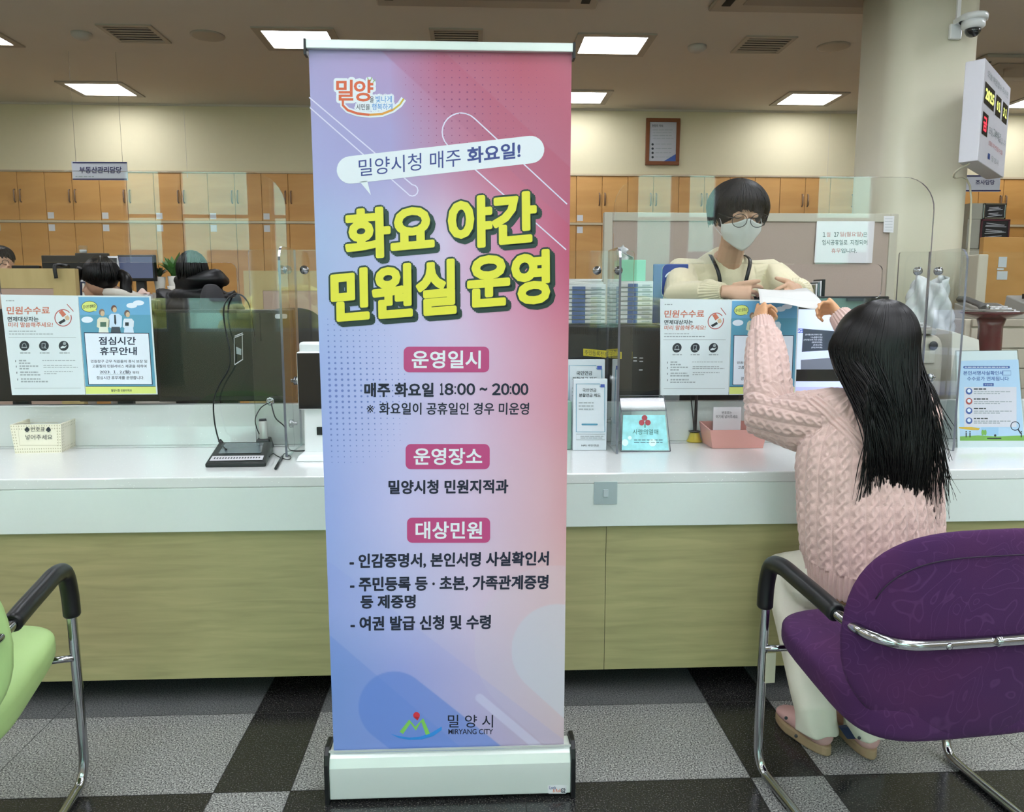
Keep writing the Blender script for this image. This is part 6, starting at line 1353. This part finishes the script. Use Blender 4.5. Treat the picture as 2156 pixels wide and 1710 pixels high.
def strand_cap(c, R, seed, n, phr, low, r0, dirs=(0, -1), extra=0, m=m_hair):
    rg = random.Random(seed); k = MB(); k.ball(c, (R[0] * .97, R[1] * .97, R[2] * .97), None, 24, 16)
    for i in range(n):
        f = math.radians(rg.uniform(*phr)); lw = math.radians(rg.uniform(*low)); pts = [c + V3(R[0] * math.sin(a) * math.sin(f), R[1] * math.sin(a) * math.cos(f), R[2] * math.cos(a)) * rg.uniform(1, 1.02) for a in [.05 + (lw - .05) * j / 6 for j in range(7)]]
        if extra: pts.append(pts[-1] + V3(0, 0, -extra * rg.random()))
        N = len(pts); k.tube(pts, [r0 * (1 - .8 * max(0, j / N - .6) / .4) for j in range(N)], None, 4, cap=False)
    return k
k = strand_cap(pc + V3(.012, .0, .022), (.095, .112, .104), 3, 240, (-80, 262), (92, 112), .0055)
k.tube(spline([pc + V3(.10, .03, .03), pc + V3(.15, 0, .0), pc + V3(.16, -.03, -.06), pc + V3(.20, -.05, -.13)]), [.02] + [.032] * 12 + [.03, .025, .018, .012, .008, .004], None, 12)
k.tube(spline([pc + V3(-.07, -.07, .06), pc + V3(-.1, -.06, -.01), pc + V3(-.095, -.055, -.07)]), [.02] * 6 + [.018, .016, .014, .01, .008, .006, .004], None, 8)
build('hair', k, pw_, m_hair)
# dark puffer jacket person
hc = atY(405, 574, 5.0); hp_ = thing('person', 'person in a black padded hooded jacket seen from behind near the plants', 'person', (hc.x, 5.1, 0))
b = MB(); simple_head(b, hc, face=(0, 1, -.2)); cb = V3(hc.x + .0, 5.06, 1.24)
b.tube([V3(hc.x, 5.1, .5), V3(hc.x, 5.1, .9), cb, V3(hc.x, 5.04, 1.36), hc + V3(0, 0, -.06)], [(.15, .1), (.15, .1), (.16, .1), (.09, .07), (.05, .05)], None, 16, side=(1, 0, 0)); blob('body', b, .007, 2, hp_, sk2)
b = MB(); b.tube([V3(hc.x, 5.1, .55), V3(hc.x, 5.1, .8), V3(hc.x, 5.09, 1.0), V3(hc.x + .0, 5.08, 1.2), V3(hc.x + .02, 5.06, 1.33), V3(hc.x + .01, 5.04, 1.42)], [(.2, .15), (.21, .16), (.21, .16), (.22, .16), (.19, .13), (.08, .08)], None, 24, side=(1, 0, 0))
for k_ in (-1, 1): b.tube([V3(hc.x + k_ * .16, 5.06, 1.33), V3(hc.x + k_ * .25, 5.1, 1.15), V3(hc.x + k_ * .15, 5.3, .95)], [.085, .08, .06], None, 16)
b.tube(spline([V3(hc.x - .09, 5.04, 1.40), V3(hc.x + .02, 4.95, 1.415), V3(hc.x + .14, 4.98, 1.44), V3(hc.x + .15, 5.08, 1.42)]), .05, None, 12)
def puff(V): return .006 * np.sin(V[:, 2] * 70 + V[:, 0] * 6)
blob('padded_jacket', b, .008, 3, hp_, mat('black_nylon', '0e0f12', .45), disp=puff); build('hair', strand_cap(hc + V3(0, .0, .012), (.09, .105, .118), 9, 180, (-180, 180), (85, 120), .005), hp_, m_hair)
# worker at the left edge
ec = atY(4, 553, 6.4); ep = thing('person', 'person with short black hair and glasses cut off by the left edge', 'person', (ec.x, 6.52, 0)); b = MB(); simple_head(b, ec, face=(.8, -.6, -.1))
b.tube([V3(ec.x, 6.50, .5), V3(ec.x, 6.50, .9), V3(ec.x, 6.48, 1.25), V3(ec.x, 6.44, 1.36), ec + V3(0, 0, -.06)], [(.16, .11), (.16, .11), (.17, .1), (.09, .07), (.05, .05)], None, 16, side=(1, 0, 0)); blob('body', b, .007, 2, ep, sk2)
b = MB(); b.tube([V3(ec.x, 6.50, .55), V3(ec.x, 6.50, 1.0), V3(ec.x, 6.48, 1.28), V3(ec.x, 6.46, 1.38)], [(.19, .14), (.19, .14), (.2, .13), (.07, .07)], None, 20, side=(1, 0, 0))
for k_ in (-1, 1): b.tube([V3(ec.x + k_ * .16, 6.46, 1.3), V3(ec.x + k_ * .22, 6.40, 1.1), V3(ec.x + k_ * .12, 6.25, .9)], [.07, .06, .045], None, 12)
blob('shirt', b, .008, 2, ep, mat('grey_shirt', '4b4e55', .9)); build('hair', strand_cap(ec + V3(-.012, .015, .03), (.09, .104, .098), 4, 170, (-180, 180), (70, 95), .005), ep, m_hair)
c = ec + V3(.062, -.062, .0); build('glasses_rim', MB().tube([c + V3(.018 * math.cos(a), .012 * math.cos(a), .018 * math.sin(a)) for a in [2 * math.pi * i / 20 for i in range(21)]], .0022, None, 5), ep, m_black)
# office chairs
def ochair(c, w, h, lb, m):
    t = thing('office_chair', lb, 'chair', (c.x, c.y, 0)); build('backrest', superpad(c.x, c.y, c.z - h / 2, w / 2, .04, h / 2, .04, None, e=3), t, m)
    build('seat', superpad(c.x, c.y + .26, .46, w / 2, .23, .04, 0, None, e=4, ey=4, nu=30, nv=14), t, m); build('post', MB().tube([(c.x, c.y + .24, .08), (c.x, c.y + .24, .44)], .025, None, 12).tube([(c.x, c.y + .2, .44), (c.x, c.y + .02, .42), (c.x, c.y + .0, c.z - h + .04)], .018, None, 8), t, m_black)
    for i in range(5): a = 2 * math.pi * i / 5; build('foot', MB().tube([(c.x, c.y + .24, .09), (c.x + .28 * math.cos(a), c.y + .24 + .28 * math.sin(a), .05)], [.02, .014], None, 8).ball((c.x + .28 * math.cos(a), c.y + .24 + .28 * math.sin(a), .026), .026, None, 10, 6), t, m_black)
ochair(atY(443, 598, 4.72), .17, .62, 'dark grey office chair back beside the padded jacket', mat('chair_grey', '3b3a3e', .8)); q = atY(612, 648, 3.72); ochair(q, .34, .5, 'black rounded office chair back behind the switched-off screen', mat('chair_black', '15181a', .5))
# plants
def plant(x, y, w, ph, lh, lb, seed, pot='d9d5cc', n=16, leaf='3f6b35', Y=5.65):
    c = atY(x, y, Y); rg = random.Random(seed); t = thing('potted_plant', lb, 'plant', (c.x, Y, .745), group='potted plants on the office desk'); z0 = c.z - ph
    build('pot', MB().lathe((c.x, Y, z0), [(w * .6, 0), (w * .75, .004), (w, ph), (w * .88, ph), (w * .85, ph - .012), (.001, ph - .014)], None, 24), t, mat('pot' + pot, pot, .4))
    if z0 > .76: build('riser', MB().box((c.x - w, Y - w, .745), (c.x + w, Y + w, z0)), t, m_desk)
    k = MB()
    for i in range(n):
        a = rg.uniform(0, 6.28); L = lh * rg.uniform(.6, 1.1); out = rg.uniform(.25, .9); wd = L * .13
        dr = V3(math.cos(a), math.sin(a), 0); sd = V3(-dr.y, dr.x, 0); base = V3(c.x, Y, c.z - .01)
        P = [base + dr * (out * L * t_ ** 1.4) + V3(0, 0, L * (t_ - .45 * out * t_ * t_)) for t_ in [j / 6 for j in range(7)]]
        W_ = [wd * math.sin(math.pi * min(1, .12 + j / 6 * .88)) + .001 for j in range(7)]
        k.add([q for j in range(7) for q in (P[j] - sd * W_[j], P[j] + V3(0, 0, -.15 * W_[j]), P[j] + sd * W_[j])], [(3 * j + e, 3 * j + e + 1, 3 * j + e + 4, 3 * j + e + 3) for j in range(6) for e in (0, 1)], None, True)
    build('leaves', k, t, mat('leaf' + leaf, leaf, .5, noise=.25, nscale=30))
plant(336, 583, .04, .11, .1, 'small dark-leaved plant in a slim white pot right of the lit monitor', 1, n=26, leaf='33452c'); plant(366, 582, .042, .1, .19, 'bright green broad-leaved plant behind the padded jacket', 2, n=24, leaf='4f8040', pot='e2dfd8'); plant(372, 602, .06, .1, .03, 'wide white pot directly beside the padded jacket', 3, n=6, Y=5.46)
q = atY(300, 615, 5.42); k = MB(); k.grid(lambda u, v: V3(q.x + (u - .5) * .09, 5.42 + (v - .5) * .07, q.z - .015 + .035 * math.sin(u * 3.1) * math.sin(v * 3.1) + .006 * math.sin(9 * u + 7 * v)), 14, 10); tsp = thing('tissue_pack', 'crumpled peach tissue on a small box beside the ponytailed worker', 'tissue', (q.x, 5.42, .745)); build('tissue', k, tsp, mat('peach', 'e3c8bb', .8), solid=.002); build('box', MB().box((q.x - .05, 5.38, .745), (q.x + .05, 5.46, q.z - .015)), tsp, m_tag)
# ---------------------------------------------------------------- right side of the office
fc = thing('filing_cabinet', 'tall grey filing cabinet under the stacked organizers right of the pillar', 'cabinet', (3.75, 5.7, 0)); build('carcass', MB().box((3.4, 5.62, 0), (4.15, 6.05, 1.67)), fc, mat('cab_grey', 'a8a597', .5), bevel=.004)
for i in range(4): build('drawer', MB().box((3.41, 5.605, .03 + i * .41), (4.14, 5.62, .42 + i * .41)), fc, mat('cab_grey2', 'b3b0a2', .5), bevel=.003)
def organizer(x0, x1, y0, y1, Y, lb, fr, n, sidew):
    a, b = atY(x0, y1, Y), atY(x1, y0, Y); t = thing('file_organizer', lb, 'organizer', ((a.x + b.x) / 2, Y, a.z)); sx = atY(sidew, y1, Y).x
    build('case', MB().box((a.x, Y + .01, a.z), (b.x, Y + .3, b.z)), t, mat('organizer_grey', '96958a', .5)); k = MB(); f = .012
    k.box((sx, Y, a.z), (sx + f, Y + .01, b.z)).box((b.x - f, Y, a.z), (b.x, Y + .01, b.z)).box((sx, Y, b.z - f), (b.x, Y + .01, b.z)).box((sx, Y, a.z), (b.x, Y + .01, a.z + f)); build('front_frame', k, t, fr, bevel=.002)
    build('recess', MB().box((sx + f, Y + .004, a.z + f), (b.x - f, Y + .0095, b.z - f)), t, m_black)
    for i in range(n):
        z = a.z + .02 + i * (b.z - a.z - .03) / n; k = MB()
        for j in range(3): k.box((sx + .03 + j * .004, Y - .004, z + j * .009), (b.x - .03 - j * .015, Y + .003, z + j * .009 + .005), None, Matrix.Rotation(random.uniform(-.12, .12), 3, 'Y'))
        build('documents', k, t, mat('doc_grey', '9d9ea3', .6))
    return b.z
zz = organizer(2035, 2128, 462, 523, 5.6, 'large burgundy framed file organizer right of the pillar, below a smaller one', mat('burgundy', '4a1722', .35), 4, 2062); organizer(2042, 2120, 428, 461, 5.6, 'small chrome framed file organizer on top of the burgundy one', m_chrome, 2, 2070)
cb_ = thing('board_partition', 'brown wooden board partition with pinned notes at the right edge', 'partition', (3.3, 4.6, 0)); a, b = atY(2062, 628, 4.6), atY(2330, 500, 4.6)
build('board', MB().box((a.x, 4.6, 0), (b.x, 4.64, b.z)), cb_, wood('brown_board', 'a8793a', 'b5874a', (1, 1, 5), .5, 2), bevel=.003)
for x0, y0, x1, y1 in ((2101, 541, 2120, 563), (2099, 565, 2113, 569), (2098, 571, 2121, 589)): p0_, p1_ = atY(x0, y1, 4.6), atY(x1, y0, 4.6); build('pinned_note', MB().box((p0_.x, 4.597, p0_.z), (p1_.x, 4.6, p1_.z)), cb_, mat('note_grey', 'b7bfc2', .6))
a, b = atY(2034, 660, 4.35), atY(2060, 497, 4.35); tc_ = thing('white_tower_case', 'narrow beige case standing against the pillar side', 'case', ((a.x + b.x) / 2, 4.4, 0)); build('shell', MB().box((a.x + .05, 4.35, 0), (b.x + .07, 4.5, b.z - .1)), tc_, mat('beige_case', 'b9b3a2', .5), bevel=.006)
# low cabinet with telephone and fax
a, b = atY(2030, 700, 3.75), atY(2330, 672, 3.75); lc = thing('low_cabinet', 'beige low cabinet with drawers behind the burgundy stand', 'cabinet', (a.x + .4, 3.9, 0)); m_be = mat('beige_metal', 'b5ab9c', .45)
build('carcass', MB().box((a.x, 3.75, 0), (a.x + .95, 4.2, b.z)), lc, m_be, bevel=.004); build('top_lip', MB().box((a.x + .03, 3.735, b.z - .035), (a.x + .96, 3.75, b.z)), lc, mat('beige_lip', 'a59a8c', .5), bevel=.003)
for i in range(4): build('drawer', MB().box((a.x + .03, 3.738, b.z - .14 - i * .1), (a.x + .93, 3.749, b.z - .045 - i * .1)), lc, m_be, bevel=.002)
def phone(c, s, lb, rz=0, grp=None):
    t = thing('telephone', lb, 'telephone', tuple(c), rz, grp); g = mat('phone_grey', '9b978f', .4)
    build('base', MB().hexa([V3(-.1 * s, -.1 * s, 0), V3(.1 * s, -.1 * s, 0), V3(.1 * s, .1 * s, 0), V3(-.1 * s, .1 * s, 0)], [V3(-.1 * s, -.1 * s, .02 * s), V3(.1 * s, -.1 * s, .02 * s), V3(.1 * s, .1 * s, .07 * s), V3(-.1 * s, .1 * s, .07 * s)]), t, g, bevel=.004, local=True)
    build('handset', MB().tube([(-.075 * s, -.08 * s, .045 * s), (-.075 * s, -.05 * s, .06 * s), (-.075 * s, .05 * s, .085 * s), (-.075 * s, .09 * s, .085 * s)], [(.024 * s, .015 * s), (.018 * s, .012 * s), (.018 * s, .012 * s), (.024 * s, .015 * s)], None, 12, side=(1, 0, 0)), t, mat('phone_dark', '4b4a4a', .4), local=True)
    build('screen', MB().add([(-.03 * s, .045 * s, .0585 * s), (.085 * s, .045 * s, .0585 * s), (.085 * s, .085 * s, .0685 * s), (-.03 * s, .085 * s, .0685 * s)], [(0, 1, 2, 3)]) is None or (lambda kk: (kk.add([(-.03 * s, .045 * s, .0585 * s), (.085 * s, .045 * s, .0585 * s), (.085 * s, .085 * s, .0685 * s), (-.03 * s, .085 * s, .0685 * s)], [(0, 1, 2, 3)]), kk)[1])(MB()), t, m_grey, local=True)
    for i in range(4):
        for j in range(4): x = (-.02 + i * .028) * s; y = (-.08 + j * .027) * s; z = (.025 + (y / s + .1) * .25) * s; build('key', MB().box((x, y, z - .002), (x + .018 * s, y + .016 * s, z + .004 * s)), t, m_tag, local=True)
phone(V3(a.x + .2, 3.87, b.z), 1.15, 'grey desk telephone on the beige cabinet behind the burgundy stand'); 
q = V3(a.x + .52, 3.9, b.z); fx = thing('fax_machine', 'grey fax machine at the right edge on the beige cabinet', 'fax machine', tuple(q)); build('body', MB().hexa([q + V3(-.14, -.12, 0), q + V3(.18, -.12, 0), q + V3(.18, .14, 0), q + V3(-.14, .14, 0)], [q + V3(-.13, -.11, .05), q + V3(.17, -.11, .05), q + V3(.17, .13, .12), q + V3(-.13, .13, .12)]), fx, mat('fax_grey', '8e8c88', .4), bevel=.006); build('paper_slot', MB().box((q.x - .1, q.y + .02, q.z + .1), (q.x + .14, q.y + .05, q.z + .125)), fx, m_black)
# burgundy stand with clear disc
c = atY(2082, 735, 3.22); zt = atY(2082, 672, 3.22).z; zd = atY(2072, 655, 3.22).z; bs_ = thing('stamp_stand', 'dark red stand with a flared top and clear disc beside the standing sign', 'stand', (c.x, 3.22, DZ)); m_bg = mat('dark_red_lacquer', '571c22', .25, coat=.4)
build('column', MB().lathe((c.x, 3.22, DZ), [(.07, 0), (.07, .015), (.05, .03), (.046, zt - DZ - .03), (.055, zt - DZ)], None, 24), bs_, m_bg); build('flared_top', MB().lathe((c.x, 3.22, zt), [(.05, 0), (.11, .02), (.125, zd - zt - .004), (.001, zd - zt - .004)], None, 32), bs_, m_bg)
build('disc', MB().lathe((c.x - .02, 3.22, zd), [(.001, 0), (.095, 0), (.095, .006), (.001, .006)], None, 36), bs_, mat('clear_disc', 'b8b4b0', .1, trans=.6)); build('disc_knob', MB().lathe((c.x - .02, 3.22, zd + .006), [(.006, 0), (.006, .02), (.001, .022)], None, 12), bs_, m_chrome)
# printer with telephone, plastic bag, document tray
a, b = atY(1868, 840, 3.1), atY(1992, 704, 3.1); pr_ = thing('printer', 'cream desktop printer behind the girl and the side screen', 'printer', ((a.x + b.x) / 2, 3.15, DZ))
k = superpad((a.x + b.x) / 2, 3.2, (DZ + b.z) / 2, (b.x - a.x) / 2, .11, (b.z - DZ) / 2, 0, None, e=7, ey=7, nu=48, nv=24); build('body', k, pr_, mat('printer_cream', 'bdb6a8', .4))
for i, f in enumerate((.25, .5, .72)): z = DZ + (b.z - DZ) * f; build('paper_tray', MB().box((a.x + .03, 3.082, z), (b.x - .05, 3.092, z + .05)), pr_, mat('printer_light', 'cfc9bd', .4), bevel=.003)
build('badge', MB().lathe((a.x + .17, 3.088, b.z - .045), [(.001, .003), (.018, .003), (.018, 0), (.001, 0)], None, 20, 'Y'), pr_, m_dgrey)
phone(V3(a.x + .09, 3.19, b.z + .001), .95, 'grey desk telephone on top of the cream printer')
q = atY(1965, 690, 3.45); k = MB(); rg = random.Random(2)
def bag(u, v):
    a_ = 2 * math.pi * u; r = (.115 * (1 - .42 * v ** 1.5)); wv = .012 * math.sin(5 * a_ + 9 * v) + .007 * math.sin(11 * a_ - 14 * v); return V3(q.x + (r + wv) * math.cos(a_), 3.5 + (r * .6 + wv) * math.sin(a_), (DZ + .36) + v * (atY(1960, 588, 3.45).z - DZ - .36) + .02 * math.sin(a_ * 2 + 1) * v)
k.grid(bag, 48, 16); m_bag = mat('thin_white_plastic', 'dfe3e6', .25, trans=.3, coat=.5); sb_ = thing('plastic_bag', 'crumpled white plastic bag seen through the right side screen', 'bag', (q.x, 3.5, DZ + .36)); build('film', k, sb_, m_bag, solid=.001)
shf = thing('side_table', 'small beige side table under the plastic bag', 'table', (q.x, 3.5, 0)); build('table_top', MB().box((q.x - .16, 3.39, DZ + .335), (q.x + .2, 3.68, DZ + .358)), shf, m_be)
for dx in (-.14, .18):
    for dy in (3.41, 3.66): build('leg', MB().box((q.x + dx - .012, dy - .012, 0), (q.x + dx + .012, dy + .012, DZ + .335)), shf, m_be)
p_ = [atY(1995, 800, 3.12), atY(2068, 800, 3.12)]; dt = thing('document_tray', 'white slanted tray of forms between the side screen and the standing sign', 'tray', (p_[0].x, 3.14, DZ)); zt_ = atY(2010, 697, 3.2).z
build('tray', MB().hexa([V3(p_[0].x, 3.08, DZ), V3(p_[1].x, 3.08, DZ), V3(p_[1].x, 3.3, DZ), V3(p_[0].x, 3.3, DZ)], [V3(p_[0].x + .03, 3.16, zt_), V3(p_[1].x, 3.16, zt_ - .035), V3(p_[1].x, 3.28, zt_ - .02), V3(p_[0].x + .03, 3.28, zt_ + .01)]), dt, mat('tray_white', 'cfcbc2', .5), bevel=.003)
# black document holder beside the clerk
a, b = atY(1702, 640, 3.3), atY(1727, 589, 3.3); dh = thing('document_holder', 'black upright document holder with bundled papers beside the clerk\'s sleeve', 'holder', (a.x, 3.32, DZ)); build('back_plate', MB().box((b.x - .012, 3.25, DZ), (b.x, 3.34, b.z)), dh, m_black)
for i in range(4): build('folder', MB().box((b.x - .02 - i * .009, 3.252, DZ), (b.x - .014 - i * .009, 3.335, b.z - .006 - i * .006)), dh, [m_tag, m_grey, m_tag, mat('olive_folder', '6b6b52', .6)][i])
